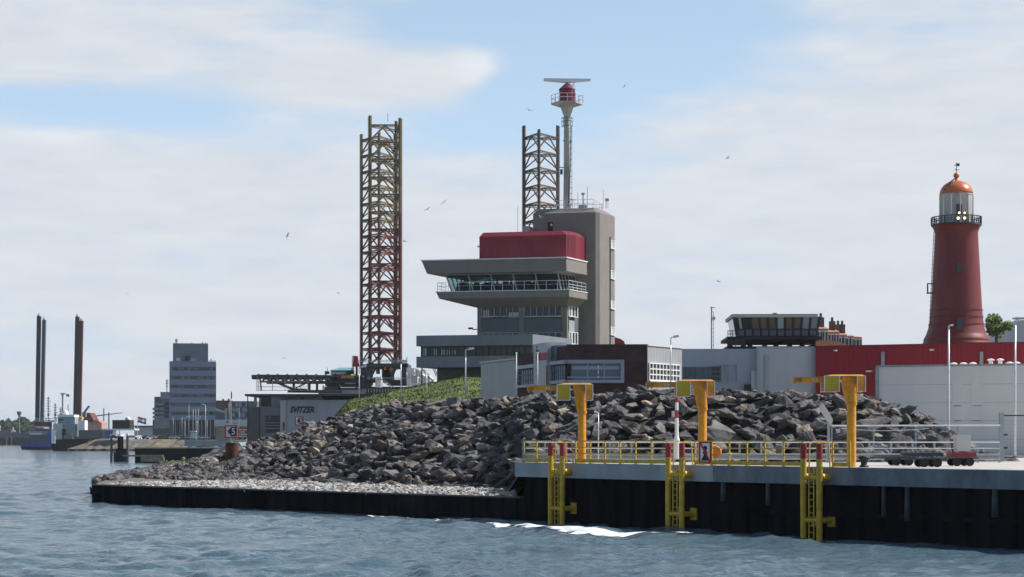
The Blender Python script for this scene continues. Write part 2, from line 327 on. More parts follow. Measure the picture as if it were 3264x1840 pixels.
def build_water():
    Y = [46.0]
    while Y[-1] < 420: Y.append(Y[-1]*1.0031)
    Y = np.array(Y); nc = 560; U = np.linspace(-1, 1, nc)
    X = U[None, :]*(Y[:, None]*.30+4); YY = np.repeat(Y[:, None], nc, 1)
    Z = sea(X, YY, YY*.0031)
    fade = np.clip((1-np.abs(U))*12, 0, 1)[None, :]*np.clip((Y-46)/3, 0, 1)[:, None]*np.clip((420-Y)/60, 0, 1)[:, None]
    Z *= fade; nr = len(Y)
    co = np.stack([X, YY, Z], -1).reshape(-1, 3)
    idx = np.arange(nr*nc).reshape(nr, nc)
    q = np.stack([idx[:-1, :-1], idx[:-1, 1:], idx[1:, 1:], idx[1:, :-1]], -1).reshape(-1, 4)
    extra = np.array([(-9000, -300, 0), (9000, -300, 0), (9000, 12000, 0), (-9000, 12000, 0)]); n0 = nr*nc
    polys = q.tolist()
    polys += [[n0]+[n0+1]+idx[0, ::-1].tolist(), [n0+1, n0+2]+idx[::-1, -1].tolist(), [n0+2, n0+3]+idx[-1].tolist(), [n0+3, n0]+idx[:, 0].tolist()]
    me = bpy.data.meshes.new('water'); me.from_pydata(np.concatenate([co, extra]).tolist(), [], polys)
    me.polygons.foreach_set('use_smooth', [True]*len(me.polygons)); me.materials.append(M['water'])
    o = bpy.data.objects.new('water', me); COL.objects.link(o); struct(o)
build_water()

def foam():                                              # wash along the foot of the quay: thin lace on the water
    m = bpy.data.materials.new('foam'); m.use_nodes = True; N, L = m.node_tree.nodes, m.node_tree.links; b = N['Principled BSDF']
    b.inputs['Base Color'].default_value = (.78, .82, .82, 1); b.inputs['Roughness'].default_value = .9
    at = N.new('ShaderNodeUVMap'); sp = N.new('ShaderNodeSeparateXYZ'); L.new(at.outputs[0], sp.inputs[0])
    tc = N.new('ShaderNodeTexCoord'); mp = N.new('ShaderNodeMapping'); mp.inputs['Rotation'].default_value = (0, 0, R(52)); mp.inputs['Scale'].default_value = (.55, 1.8, 1); L.new(tc.outputs['Object'], mp.inputs[0])
    n = N.new('ShaderNodeTexNoise'); n.inputs['Scale'].default_value = 1.2; n.inputs['Detail'].default_value = 8; n.inputs['Roughness'].default_value = .62; L.new(mp.outputs[0], n.inputs['Vector'])
    a = N.new('ShaderNodeMath'); a.operation = 'MULTIPLY_ADD'; a.inputs[1].default_value = 3.2; a.inputs[2].default_value = -1.95; L.new(n.outputs[0], a.inputs[0])
    c = N.new('ShaderNodeMath'); c.operation = 'ADD'; L.new(a.outputs[0], c.inputs[0]); L.new(sp.outputs[0], c.inputs[1])
    d = N.new('ShaderNodeMath'); d.operation = 'MULTIPLY'; d.use_clamp = True; d.inputs[1].default_value = 5; L.new(c.outputs[0], d.inputs[0]); L.new(d.outputs[0], b.inputs['Alpha'])
    # centre line (photo px, py) and half width in metres, strength
    pts = [(1180, 1644, .5, .6), (1330, 1654, .6, .8), (1480, 1667, .6, .85), (1600, 1679, .6, .9), (1700, 1687, .7, .9), (1800, 1694, .85, .95), (1900, 1701, 1.15, 1.05), (2000, 1704, 1.25, 1.1), (2090, 1706, 1.2, 1.05), (2165, 1707, .9, .9), (2230, 1712, .7, .3)]
    me = bpy.data.meshes.new('foam'); vs, fs, uv = [], [], []
    K = 22; PP = []
    for i in range(len(pts)-1):
        for j in range(K):
            t = j/K; PP.append([pts[i][q]*(1-t)+pts[i+1][q]*t for q in range(4)])
    PP.append(list(pts[-1])); W = 16
    for px, py, hw, s in PP:
        D = EYE*FP/(py-HY)
        for k in range(W+1):
            v = k/W*2-1; dy = v*hw*1.1; Yq = D+dy; xq = XG(px, D)+dy*.35; vs.append((xq, Yq, .03+float(sea(np.array(xq), np.array(Yq), Yq*.0031)))); uv.append(s*(1-abs(v)**1.6))
    for i in range(len(PP)-1):
        for k in range(W): a0 = i*(W+1)+k; fs.append((a0, a0+W+1, a0+W+2, a0+1))
    me.from_pydata(vs, [], fs); ul = me.uv_layers.new(name='UVMap')
    for l in me.loops: ul.data[l.index].uv = (uv[l.vertex_index], 0)
    me.materials.append(m); o = bpy.data.objects.new('foam', me); COL.objects.link(o); tag(o, 'white foam streak washing along the foot of the black quay wall', 'foam', kind='stuff')
foam()

# ------------------------------------------------------------------ ground, banks
def sheet(name, pts, z, m): b = MB(); n = len(pts); b.add([(x, y, z) for x, y in pts], [tuple(range(n))]); return struct(b.build(name, m))
A_, B_, C_ = Vector((-27.9, 126.9, 0)), Vector((.18, 100, 0)), Vector((19.78, 73.9, 0))
QD = (C_-B_).normalized(); QN = Vector((QD.y, -QD.x, 0))*-1        # QN points inland
if QN.x < 0: QN = -QN
DECK = 3.055
def along(s, w=0, z=0): p = B_+QD*s+QN*w; return (p.x, p.y, z)
Qend = B_+QD*60
b = MB(); b.prism([along(.4, .8)[:2], along(60, .8)[:2], (Qend.x+120, Qend.y+20), (160, 190), (40, 190), (8, 118), (.18+2.2, 108)], 1.2, DECK-.004)
struct(b.build('quay_deck', M['deck']))
# inland ground behind the bank, and the far shore
b = MB(); b.prism([(-22, 172), (-10, 150), (6, 121), (60, 121), (1500, 160), (1500, 3000), (-20, 3000), (-50, 345), (-32, 215)], -1, 2.9); struct(b.build('ground', M['ground']))
b = MB(); b.prism([(XG(256, 700), 700), (900, 700), (900, 6000), (-200, 6000), (XG(236, 1000), 1000)], -1, 4.2); struct(b.build('far_ground', M['ground']))
b = MB(); b.prism([(-1500, 1320), (-215, 1320), (-215, 6000), (-1500, 6000)], -1, 3.9); struct(b.build('far_shore', M['ground']))
# far gravel bank: dark foot and brown slope
b = MB(); n = 60; z0 = []
vs = []
for i in range(n+1):
    px = 212+(760-212)*i/n; xb = XG(px, 684); xt = max(0, 46-(px-212)*1.0)*.113 if px < 258 else 0
    w = math.sin(i*1.7)*.5
    vs += [(xb, 684+w, -.5), (xb, 684.6+w, .75+.1*math.sin(i*2.1)), (xb+1.5+xt*.8, 693+w*2, 3.0+.25*math.sin(i*.9)), (xb+2+xt, 699, 4.21)]
b.add(vs, [tuple(4*i+k+d for k, d in ((j, 0), (j, 4), (j+1, 4), (j+1, 0))) for i in range(n) for j in (0, 1, 2)])
o = b.build('gravel_bank', [M['sheet_far'], M['scree']]); struct(o)
for i, p in enumerate(o.data.polygons): p.material_index = 0 if i % 3 == 0 else 1
# asphalt ramp and grassy strip behind the dolphin wall
b = MB(); E = [P(722, 1414, 305), P(612, 1469, 322), P(598, 1492, 268), P(735, 1442, 215), P(760, 1408, 300), P(780, 1438, 215)]
def bl(i, j, t, k): return E[i].lerp(E[j], t)+Vector((0, 0, .12*math.sin(k*1.3)))
vs = []
for k in range(17):
    t = k/16; vs += [bl(0, 1, t, k)-Vector((0, -1.5, 1.2)), bl(0, 1, t, k), bl(3, 2, t, k), bl(3, 2, t, k)-Vector((-1, 3, 3))]
vs = [tuple(v) for v in vs]
b.add(vs, [(4*i+j, 4*i+j+1, 4*i+j+5, 4*i+j+4) for i in range(16) for j in (0, 1, 2)]); b.add([tuple(E[0]), tuple(E[4]), tuple(E[5]), tuple(E[3])], [(0, 1, 2, 3)]); struct(b.build('asphalt_ramp', M['asphalt']))

# rock bank height field: distance inland from the toe line
TOE = [(-36.5, 214), (-33.5, 190), (-28.6, 168), (-20.5, 148), (-13.5, 130.5), (.4, 111.5), (1.2, 102.0), (12, 101.4), (21.5, 101.6), (26.6, 104.5), (28.5, 112), (29, 130)]
def toe_dist(x, y):
    best, ins = 1e9, False
    for (x0, y0), (x1, y1) in zip(TOE[:-1], TOE[1:]):
        dx, dy = x1-x0, y1-y0; t = max(0, min(1, ((x-x0)*dx+(y-y0)*dy)/(dx*dx+dy*dy))); d = math.hypot(x-x0-dx*t, y-y0-dy*t)
        if d < best:
            best = d; cr = dx*(y-y0)-dy*(x-x0); ins = cr > 0
    return best if ins else -best
def bank_z(x, y):
    d = toe_dist(x, y)
    base = 1.25 if x < 0 else min(2.9, 1.25+(x+0)/1.2*1.7)
    slope = .60 if y < 145 else max(.34, .60-(y-145)*.0075)
    top = 6.75 if x < 16 else max(3.2, 6.75-(x-16)*.10)
    if x > 21: top = min(top, 6.3-(x-21)*.42)
    if y > 150: top = min(top, 6.7-(y-150)*.125)
    if d < 0: return base+d*.12 if x < 0 else 2.9
    return min(top, base+d*slope)
b = MB(); xs = [-38+i*1.1 for i in range(64)]; ys = [100.8+j*1.1 for j in range(106)]
vid = {}; vs = []; fs = []
for i, x in enumerate(xs):
    for j, y in enumerate(ys):
        d = toe_dist(x, y)
        if -1.5 < d < 19: vid[i, j] = len(vs); vs.append((x, y, bank_z(x, y)-.42+.25*noise.noise(Vector((x*.6, y*.6, 0)))))
for i in range(len(xs)-1):
    for j in range(len(ys)-1):
        q = [(i, j), (i+1, j), (i+1, j+1), (i, j+1)]
        if all(k in vid for k in q): fs.append(tuple(vid[k] for k in q))
b.add(vs, fs); struct(b.build('rock_bed', M['rockbed'], smooth=True))

def hill_z(x, y):                                        # grass dyke that carries the control building
    z = 11.3
    a = (-5.5-x)                                          # falls away to the left
    if a > 0: z -= a*.215
    a2 = (-18.0+(210-y)*.0875)-x
    if a2 > 0: z -= a2*.9
    f = 213-y
    if f > 0: z -= f*.125
    r = x-14
    if r > 0: z -= r*.25
    return max(z, 2.0)+.18*noise.noise(Vector((x*.25, y*.25, 3)))
b = MB(); vs = []; fs = []; vid = {}; nx, ny = 96, 110
for j in range(ny):
    for i in range(nx):
        x = -27+i*.9; y = 120+j*1.1; d = toe_dist(x, y)
        if y > 172: d = max(d, min(30, x+33-.14*(y-172)+6))
        if d < 8.5 or x > 40 or x < -21.5+.02*(y-170): continue
        vid[i, j] = len(vs); vs.append((x, y, min(hill_z(x, y), 6.9+(d-9.5)*.25+.15*noise.noise(Vector((x*.3, y*.3, 3))))-(1.5 if d < 9.4 else 0)))
for j in range(ny-1):
    for i in range(nx-1):
        q = [(i, j), (i+1, j), (i+1, j+1), (i, j+1)]
        if all(k in vid for k in q): fs.append(tuple(vid[k] for k in q))
b.add(vs, fs); struct(b.build('grass_dyke', M['grass'], smooth=True))

# tufts standing up from the visible slope
HZ = []
rt = random.Random(21); b = MB()
def dyke_z(x, y):
    d = toe_dist(x, y)
    if y > 172: d = max(d, min(30, x+33-.14*(y-172)+6))
    return min(hill_z(x, y), 6.9+(d-9.5)*.25) if d > 9.6 and x > -21.5+.02*(y-170) else None
for _ in range(26000):
    y = rt.uniform(140, 226); x = rt.uniform(-24, 3); z = dyke_z(x, y)
    if z is None: continue
    h_ = rt.uniform(.05, .16)*(1.6 if noise.noise(Vector((x*.35, y*.35, 9))) > .15 else 1); a = rt.uniform(0, 3.14); w_ = rt.uniform(.05, .16); c_, s_ = math.cos(a)*w_, math.sin(a)*w_
    b.add([(x-c_, y-s_, z-.05), (x+c_, y+s_, z-.05), (x+rt.uniform(-.1, .1), y+rt.uniform(-.1, .1), z+h_)], [(0, 1, 2)])
o = b.build('grass', M['grass']); tag(o, 'tufts of rough grass on the dyke slope', 'grass', kind='stuff')

# ------------------------------------------------------------------ quay: cap beam, piled walls
QA = math.atan2(QD.y, QD.x)
def qroot(name, s, w, z, label, cat, group=None): return empty(name, along(s, w, z), QA, label, cat, group)   # local x along the quay (towards the camera), local y inland
q = empty('quay_wall', (B_.x, B_.y, 0), QA, 'quay wall of black corrugated sheet piles under a pale concrete cap beam', 'quay wall')
def corr(mb, x0, x1, y, z0, z1, per=1.15, dep=.22):
    pts = []; x = x0
    while x < x1:
        pts += [(x, y), (x+per*.38, y), (x+per*.5, y+dep), (x+per*.88, y+dep)]; x += per
    vs = []; 
    for p in pts: vs += [(p[0], p[1], z0), (p[0], p[1], z1)]
    mb.add(vs, [(2*i, 2*i+2, 2*i+3, 2*i+1) for i in range(len(pts)-1)])
b = MB(); corr(b, .45, 60, .22, -1.5, DECK-.75); b.add([(.45, .22, -1.5), (.45, 14, -1.5), (.45, 14, DECK-.75), (.45, .22, DECK-.75)], [(0, 3, 2, 1)]); b.build('sheet_piling', M['sheet'], q)
bm_len = 15.1
b = MB(); b.box(-.05, bm_len, 0, 1.2, DECK-.75, DECK); b.build('cap_beam', M['cap'], q)
b = MB(); b.box(bm_len, 60, 0, 1.2, DECK-.75, DECK+.002); o = b.build('cap_beam', M['cap_old'], q); tag(o, 'darker weathered stretch of cap beam')
b = MB(); b.box(bm_len+.2, 60, .12, .2, .93, 1.13); b.build('waling', M['sheet'], q)
# pale stains and short pipes below the beam
for s_, hh, wd in ((15.7, .85, .28), (18.6, .95, .26), (20.9, .7, .2), (25.4, 1.25, .2), (26.7, 1.4, .26), (31.2, 1.1, .3)):
    b = MB(); b.cyl((s_, .1, DECK-.76-hh), (s_, .1, DECK-.76), wd/2, wd/2*.8, 10); b.build('drain_pipe', M['dark'], q, smooth=True)
b = MB()
for s_ in (33.2, 33.85): b.box(s_-.035, s_+.035, .02, .1, 1.1, DECK-.76)
for i in range(5): b.box(33.24, 33.81, .03, .07, 1.2+i*.3, 1.24+i*.3)
b.build('ladder', M['dark'], q)

w = empty('low_sheet_pile_wall', (A_.x, A_.y, 0), math.atan2((B_-A_).y, (B_-A_).x), 'low black sheet pile wall at the water in front of the pale gravel', 'sheet pile wall')
LL = (B_-A_).length
b = MB(); corr(b, 0, LL+.5, 0, -1.5, 1.18, 1.1, .14); b.add([(0, 0, -1.5), (3.5, 9, -1.5), (3.5, 9, 1.18), (0, 0, 1.18)], [(0, 1, 2, 3)]); b.build('sheet_piling', M['sheet'], w)
b = MB(); b.box(0, LL+.4, -.05, .42, 1.18, 1.26); b.build('capping', M['gravel_d'] if False else M['dark'], w)
b = MB(); b.box(-.02, 1.3, -.12, .5, .6, 1.02); b.build('end_block', M['sheet'], w)
# gravel spit ground
b = MB(); g = [(A_.x+.6, A_.y+.5), (B_.x-.1, B_.y+.3), (.4, 112), (-13, 132), (-20, 150), (-28, 170), (-33.5, 192), (-38, 216), (-41.5, 216), (-38.5, 192), (-34.5, 170), (-31.5, 150), (-29.6, 136)]
b.prism([(x, y) for x, y in g], -1, 1.12); struct(b.build('gravel_spit', M['gravel_d']))

# ------------------------------------------------------------------ stones
def rock_mesh(name, seed, sub=1, rough=.14, flat=.62):
    rnd = random.Random(seed); bm = bmesh.new()
    for _ in range(13 if seed % 3 else 20):
        v = Vector((rnd.gauss(0, 1), rnd.gauss(0, 1), rnd.gauss(0, 1))).normalized()*rnd.uniform(.75, 1.05)
        bm.verts.new((v.x*.62, v.y*.5*rnd.uniform(.85, 1.1), v.z*.5*flat))
    r = bmesh.ops.convex_hull(bm, input=bm.verts); bmesh.ops.delete(bm, geom=[g for g in r['geom_interior'] if isinstance(g, bmesh.types.BMVert)], context='VERTS')
    bmesh.ops.dissolve_limit(bm, angle_limit=R(14), verts=bm.verts, edges=bm.edges)
    if sub: bmesh.ops.bevel(bm, geom=list(bm.edges), offset=.03 if seed % 2 else .06, segments=1, affect='EDGES', clamp_overlap=True)
    bmesh.ops.triangulate(bm, faces=bm.faces)
    if sub:
        long_e = [e for e in bm.edges if e.calc_length() > .16]
        bmesh.ops.subdivide_edges(bm, edges=long_e, cuts=1 if sub == 1 else 2, use_grid_fill=True)
        bmesh.ops.triangulate(bm, faces=bm.faces)
        for v in bm.verts:
            o_ = Vector((seed*3.1, 0, 0)); d = noise.noise(v.co*4.5+o_)*rough+noise.noise(v.co*11+o_)*rough*.4
            v.co += v.co.normalized()*d
    bmesh.ops.recalc_face_normals(bm, faces=bm.faces)
    me = bpy.data.meshes.new(name); bm.to_mesh(me); bm.free(); return me
VAR = [rock_mesh('rock', i+1, 1, flat=random.uniform(.5, .9)) for i in range(16)]
VERTS = [np.array([v.co[:] for v in m.vertices]) for m in VAR]; FACES = [[tuple(p.vertices) for p in m.polygons] for m in VAR]
spots = []
rr = random.Random(11)
def put(x, y, z, s):
    spots.append(dict(x=x, y=y, z=z, s=s, v=rr.randrange(16), rx=rr.gauss(0, .33), ry=rr.gauss(0, .33), rz=rr.uniform(0, 6.28), ex=rr.uniform(.9, 1.45), ez=rr.uniform(.7, 1.15), m=rr.choices([0, 1, 2, 3], [.48, .36, .10, .06])[0]))
step = .78
for i in range(88):
    for j in range(152):
        x = -37+i*step+rr.uniform(-.36, .36); y = 101+j*step+rr.uniform(-.36, .36); d = toe_dist(x, y)
        if d < -.7 or d > 13.5: continue
        if d > 11.5 and y > 120: continue
        s = rr.uniform(.62, 1.28)
        if rr.random() < .12: s *= 1.3
        if x > 17: s *= 1.12
        if x > 22.5: s *= .8
        put(x, y, bank_z(x, y)+rr.uniform(-.2, .14), s)
for _ in range(520):                                      # chinks filled with smaller stone
    x = rr.uniform(-37, 29); y = rr.uniform(101, 215); d = toe_dist(x, y)
    if .0 < d < 11: put(x, y, bank_z(x, y)+.14, rr.uniform(.4, .75))
for x, y, z, s in ((19.2, 104.4, 4.9, 2.2), (15.6, 102.8, 3.9, 1.8), (11.4, 104.0, 4.5, 2.0), (8.6, 102.8, 3.9, 1.5), (13.0, 107.5, 5.9, 1.6)): put(x, y, z, s)    # the few great blocks on the right
spots = [s for s in spots if not (abs(s['x']-XG(739.5, s['y'])) < 1.5 and 160 < s['y'] < 178)]
for x, y, z, s_ in ((-25.3, 164.6, 1.75, 1.1), (-24.0, 163.4, 1.9, 1.2), (-26.4, 165.5, 1.6, 1.0)): put(x, y, z, s_)
print('stones', len(spots))
def show(sp):                                             # rough size in the picture, nothing for stones behind the crest or far round the flank
    d = toe_dist(sp['x'], sp['y']); v = 1 if d < 10.2 else .35
    if sp['y'] > 150 and sp['x'] < -28: v *= .7
    if sp['x'] > 1.5 and d < 2.2: v *= .45                # hidden by the guard rail and deck
    return v*sp['s']/sp['y']
spots.sort(key=show, reverse=True)
TONE = ['dark grey', 'mid grey', 'brownish', 'pale tan']; SHAPE = ['slab', 'block', 'wedge', 'boulder']
def where(sp):
    px = CX+FP*sp['x']/sp['y']; py = HY-FP*(sp['z']-EYE)/sp['y']
    row = 'crest' if py < 1290 else 'top' if py < 1330 else 'upper middle' if py < 1370 else 'middle' if py < 1410 else 'lower middle' if py < 1450 else 'bottom' if py < 1490 else 'foot'
    marks = [(800, 'by the rusty pile'), (980, 'before the flat roofed building'), (1150, 'below the grass tip'), (1300, 'below the lattice leg'),
             (1450, 'below the lamps on grass'), (1580, 'below the tower balcony'), (1700, 'left of the yellow railing'), (1850, 'left of the first davit'),
             (2000, 'right of the first davit'), (2160, 'left of the second davit'), (2330, 'right of the second davit'), (2500, 'under the third davit boom'), (2710, 'left of the third davit'), (2860, 'right of the third davit'), (9999, 'at the right bank end')]
    for lim, t in marks:
        if px < lim: return row, t, px
LAB = {}
ROCKOBJ = {}
stuff_v, stuff_f, stuff_m, nv = [], [], [], 0
def rot(sp):
    e = Matrix.Rotation(sp['rz'], 4, 'Z') @ Matrix.Rotation(sp['rx'], 4, 'X') @ Matrix.Rotation(sp['ry'], 4, 'Y'); return e
for n_, sp in enumerate(spots):
    s = sp['s']
    if n_ < 300:
        key = sp['v'], sp['m']
        if key not in ROCKOBJ: me = VAR[sp['v']].copy(); me.materials.append(ROCKM[sp['m']]); ROCKOBJ[key] = me
        o = bpy.data.objects.new('rock', ROCKOBJ[key]); COL.objects.link(o)
        o.matrix_world = Matrix.Translation((sp['x'], sp['y'], sp['z'])) @ rot(sp) @ Matrix.Diagonal((s*sp['ex'], s, s*sp['ez'], 1))
        row, t, px = where(sp); sz = 'huge' if s > 1.8 else 'large' if s > 1.3 else 'medium' if s > 1.12 else 'smaller'
        tag(o, None, 'rock', 'rocks of the breakwater bank'); LAB.setdefault((sz, TONE[sp['m']], SHAPE[sp['v'] % 4], row, t), []).append((px, o))
    else:
        m4 = np.array((rot(sp) @ Matrix.Diagonal((s*sp['ex'], s, s*sp['ez'], 1))).to_3x3()); V = VERTS[sp['v']] @ m4.T+np.array([sp['x'], sp['y'], sp['z']])
        stuff_v.append(V); stuff_f += [tuple(i+nv for i in f) for f in FACES[sp['v']]]; stuff_m += [sp['m']]*len(FACES[sp['v']]); nv += len(V)
ORD = ['leftmost', 'second from left', 'third from left', 'fourth from left', 'fifth from left', 'sixth from left', 'seventh from left', 'eighth from left']
for (sz, tn, sh, row, t), L_ in LAB.items():
    L_.sort(key=lambda q: q[0])
    for i, (px, o) in enumerate(L_): o['label'] = (ORD[i]+' ' if len(L_) > 1 else '')+f'{sz} {tn} rock {sh}, bank {row}, {t}'
me = bpy.data.meshes.new('rocks'); me.from_pydata(np.concatenate(stuff_v).tolist(), [], stuff_f)
for m in ROCKM: me.materials.append(m)
me.polygons.foreach_set('material_index', stuff_m); o = bpy.data.objects.new('rocks', me); COL.objects.link(o); tag(o, 'smaller and half hidden dark rocks filling the bank between the big ones', 'rocks', kind='stuff')
# gravel strip on the spit, mossy stones at the back of the spit
SM = [rock_mesh('stone', 50+i, 0, flat=.8) for i in range(8)]; SV = [np.array([v.co[:] for v in m.vertices]) for m in SM]; SF = [[tuple(p.vertices) for p in m.polygons] for m in SM]
def scatter(name, n, place, mats, wts, smin, smax, label, seed):
    r = random.Random(seed); vs, fs, ms, nv = [], [], [], 0
    for _ in range(n):
        p = place(r)
        if p is None: continue
        k = r.randrange(8); s = r.uniform(smin, smax); e = (Matrix.Rotation(r.uniform(0, 6.28), 3, 'Z') @ Matrix.Rotation(r.gauss(0, .6), 3, 'X'))
        V = (SV[k]*s) @ np.array(e).T+np.array(p); vs.append(V); fs += [tuple(i+nv for i in f) for f in SF[k]]; ms += [r.choices(range(len(mats)), wts)[0]]*len(SF[k]); nv += len(V)
    me = bpy.data.meshes.new(name); me.from_pydata(np.concatenate(vs).tolist(), [], fs)
    for m in mats: me.materials.append(m)
    me.polygons.foreach_set('material_index', ms); o = bpy.data.objects.new(name, me); COL.objects.link(o); tag(o, label, name, kind='stuff')
wd = (B_-A_).normalized(); wn = Vector((-wd.y, wd.x, 0))
if wn.y < 0: wn = -wn
def gp(r):
    t = r.uniform(0, LL+.3); p = A_+wd*t
    w_ = r.uniform(.35, 13) if r.random() < .55 else r.uniform(5, 70)
    x, y = p.x+wn.x*w_, p.y+wn.y*w_; d = toe_dist(x, y)
    if d > .1 or x > .1: return None
    if x < -30.4-.105*(y-135): return None
    return (x, y, 1.13+.08*max(0, min(1, w_/3))+r.uniform(-.08, .08))
scatter('gravel', 26000, gp, [M['gravel'], ROCKM[1], ROCKM[3], M['gravel_d']], [.66, .14, .12, .08], .2, .52, 'pale grey stones strewn between the low sheet pile wall and the rock bank', 5)
def gp2(r):
    if r.random() < .62:
        x, y = r.uniform(-40, -19), r.uniform(133, 214)
        if toe_dist(x, y) > .3 or toe_dist(x, y) < -5-.07*(y-133) or x < -30.9-.105*(y-135): return None
        return (x, y, 1.2+r.uniform(-.1, .15))
    t = r.random(); x = -31.0-7.5*t+r.gauss(0, .5); y = 146+72*t+r.uniform(-2, 2); return (x, y, .9+r.uniform(-.5, .35))
scatter('shore_stones', 3600, gp2, [ROCKM[0], ROCKM[1], M['gravel_d']], [.45, .35, .2], .4, 1.05, 'dark stones along the water edge behind the gravel spit', 6)
def gp3(r):
    px = 498+165*r.random()**.75; D = 290-(px-500)*.12+r.uniform(-18, 24); x = XG(px, D); return (x, D, r.uniform(-.3, .1)+max(0, px-515)/150*1.25*max(.2, 1-abs(D-285)/60)+max(0, r.gauss(0, .15)))
scatter('mossy_stones', 1700, gp3, [M['moss'], ROCKM[0], M['gravel_d']], [.45, .35, .2], .5, 1.3, 'dark stones with yellow green moss at the foot of the asphalt ramp', 8)

# ------------------------------------------------------------------ control building with its stair tower
fr = Fr(1805, 225, 13, 25, zb=11.2)
hoc = fr.root('control_building', 'tall brown grey harbour control building with wide glazed lookout floor and red roof box', 'building')
def quad(pl, pr, v0=0, flank=None, depth=9, u0=None):
    """plan ring of a storey: front from px pl to pr at depth v0, flank running back to px flank"""
    uL, uR = fr.u(pl, v0), fr.u(pr, v0); s2 = fr.S(flank, uR, v0) if flank else (uR+depth*fr.sx, v0+depth*fr.sy)
    d = (s2[0]-uR, s2[1]-v0); return [(uL, v0), (uR, v0), s2, (uL+d[0]*.9, v0+d[1]*1.2)]
def ring3(q, z): return [(p[0], p[1], z) for p in q]
# roof fascia, balcony slab and hopper below it
q1, q0 = quad(1344, 1805, 0, 1871), quad(1361, 1806, 0, 1871)
zt, zb_ = fr.z(822.5), fr.z(864)
b = MB(); b.loft(ring3(q0, zb_), ring3(q1, zt)); b.build('roof_slab', M['taupe'], hoc)
b = MB(); e = .1; qq = [(q1[0][0]-e, q1[0][1]-e), (q1[1][0]+e, q1[1][1]-e), (q1[2][0]+e, q1[2][1]+e), (q1[3][0]-e, q1[3][1]+e)]; b.prism(qq, zt+.003, zt+.13); b.build('roof_edge', M['white'], hoc)
q1, q0 = quad(1390, 1814, -.2, 1872), quad(1400, 1814, -.2, 1872); qn = quad(1523, 1806, 2.0, 1840)
zt, zb_, zn = fr.z(925), fr.z(946), fr.z(974)
b = MB(); b.loft(ring3(q0, zb_), ring3(q1, zt)); b.build('balcony_slab', M['taupe'], hoc)
b = MB(); b.loft(ring3(qn, zn), ring3(q0, zb_-.003)); b.build('slab_hopper', M['taupe'], hoc)
b = MB(); b.prism([(q1[0][0]-.06, q1[0][1]-.06), (q1[1][0]+.06, q1[1][1]-.06), (q1[2][0]+.06, q1[2][1]), (q1[3][0]-.06, q1[3][1])], zt+.003, zt+.09); b.build('slab_edge', M['white'], hoc)
# balcony railing
b = MB(); zr = zt+.1; path = [q1[3], q1[0], q1[1], q1[2]]
path = [(path[0][0]*.4+path[1][0]*.6+.1, path[0][1]*.4+path[1][1]*.6), (path[1][0]+.15, path[1][1]+.12), (path[2][0]-.1, path[2][1]+.12), (path[3][0]-.15, path[3][1]-.1)]
for i in range(3):
    p, q_ = Vector(path[i]+(0,)), Vector(path[i+1]+(0,)); n = max(1, round((q_-p).length/1.35))
    for hgt in (1.05, .62, .3 if i != 1 else .62): b.bar(p+Vector((0, 0, zr+hgt)), q_+Vector((0, 0, zr+hgt)), .045)
    for k in range(n+1): pp = p.lerp(q_, k/n); b.bar(pp+Vector((0, 0, zr)), pp+Vector((0, 0, zr+1.05)), .045)
b.build('balcony_railing', M['galv'], hoc)
# lookout glazing leaning outwards
zt, zb_ = fr.z(864)-.003, fr.z(925)+.1
tl, tr_ = quad(1421, 1778, 1.6, 1843), quad(1441, 1789, 1.6, 1848)
g = MB(); g.loft(ring3(tr_, zb_), ring3(tl, zt)); g.f = g.f[2:]; g.m = g.m[2:]; g.build('lookout_glazing', M['glass_t'], hoc)
def lerp2(a, b_, t): return tuple(a[i]*(1-t)+b_[i]*t for i in range(len(a)))
b = MB()
for side, n in ((0, 5), (1, 6), (3, 5)):
    for k in range(n+1):
        t = k/n; pb = lerp2(tr_[side], tr_[(side+1) % 4], t)+(zb_,); pt = lerp2(tl[side], tl[(side+1) % 4], t)+(zt,); b.bar(pb, pt, .16 if side == 0 else .12)
for z_, qd in ((zb_+.06, tr_), (zt-.06, tl)):
    for i in range(4): b.bar(qd[i]+(z_,), qd[(i+1) % 4]+(z_,), .14)
b.build('lookout_mullions', M['galv_dull'], hoc)
# inside: back wall with openings, desks, chairs, slanted blind, ceiling
b = MB(); cl = [lerp2(tl[0], tl[3], .04), lerp2(tl[1], tl[2], .04), lerp2(tl[1], tl[2], .97), lerp2(tl[0], tl[3], .97)]; b.prism(cl, zt-.3, zt-.08); b.build('lookout_ceiling', M['black'], hoc)
b = MB(); uA, uB = fr.u(1450, 3), fr.u(1800, 3)
b.box(uA, uB, 3.6, 4.2, zb_, fr.z(911, -9, 3.5)); zd = fr.z(911, -9, 3.5)
rq = random.Random(4)
for k in range(13):
    u_ = uA+.6+(uB-uA-1)*k/13; h_ = rq.uniform(1.0, 1.45); b.box(u_, u_+rq.uniform(.3, .7), 3.3, 3.9, zd-.1, zd+(h_-1.0)*.9)
for k in range(7): u_ = uA+1+(uB-uA-2)*k/6.3; b.cyl((u_, 2.6, zb_), (u_, 2.6, zb_+.9), .3, .34, 8); b.box(u_-.3, u_+.3, 2.5, 2.62, zb_+.8, zb_+1.35)
b.build('lookout_desks', M['black'], hoc)
b = MB(); uc = fr.u(1655, 6)
for (pa, pb_) in ((1478, 1492), (1545, 1549), (1562, 1566), (1581, 1587), (1602, 1606), (1625, 1632), (1640, 1692), (1700, 1790)): b.box(fr.u(pa, 8), fr.u(pb_, 8), 8, 8.3, zb_, zt-.1)
b.box(fr.u(1456, 8), fr.u(1800, 8), 8.001, 8.301, zb_, fr.z(904, -9, 8)); b.box(fr.u(1500, 8), fr.u(1800, 8), 8.002, 8.302, fr.z(891, -9, 8), zt-.1); b.build('lookout_rear_wall', M['black'], hoc)
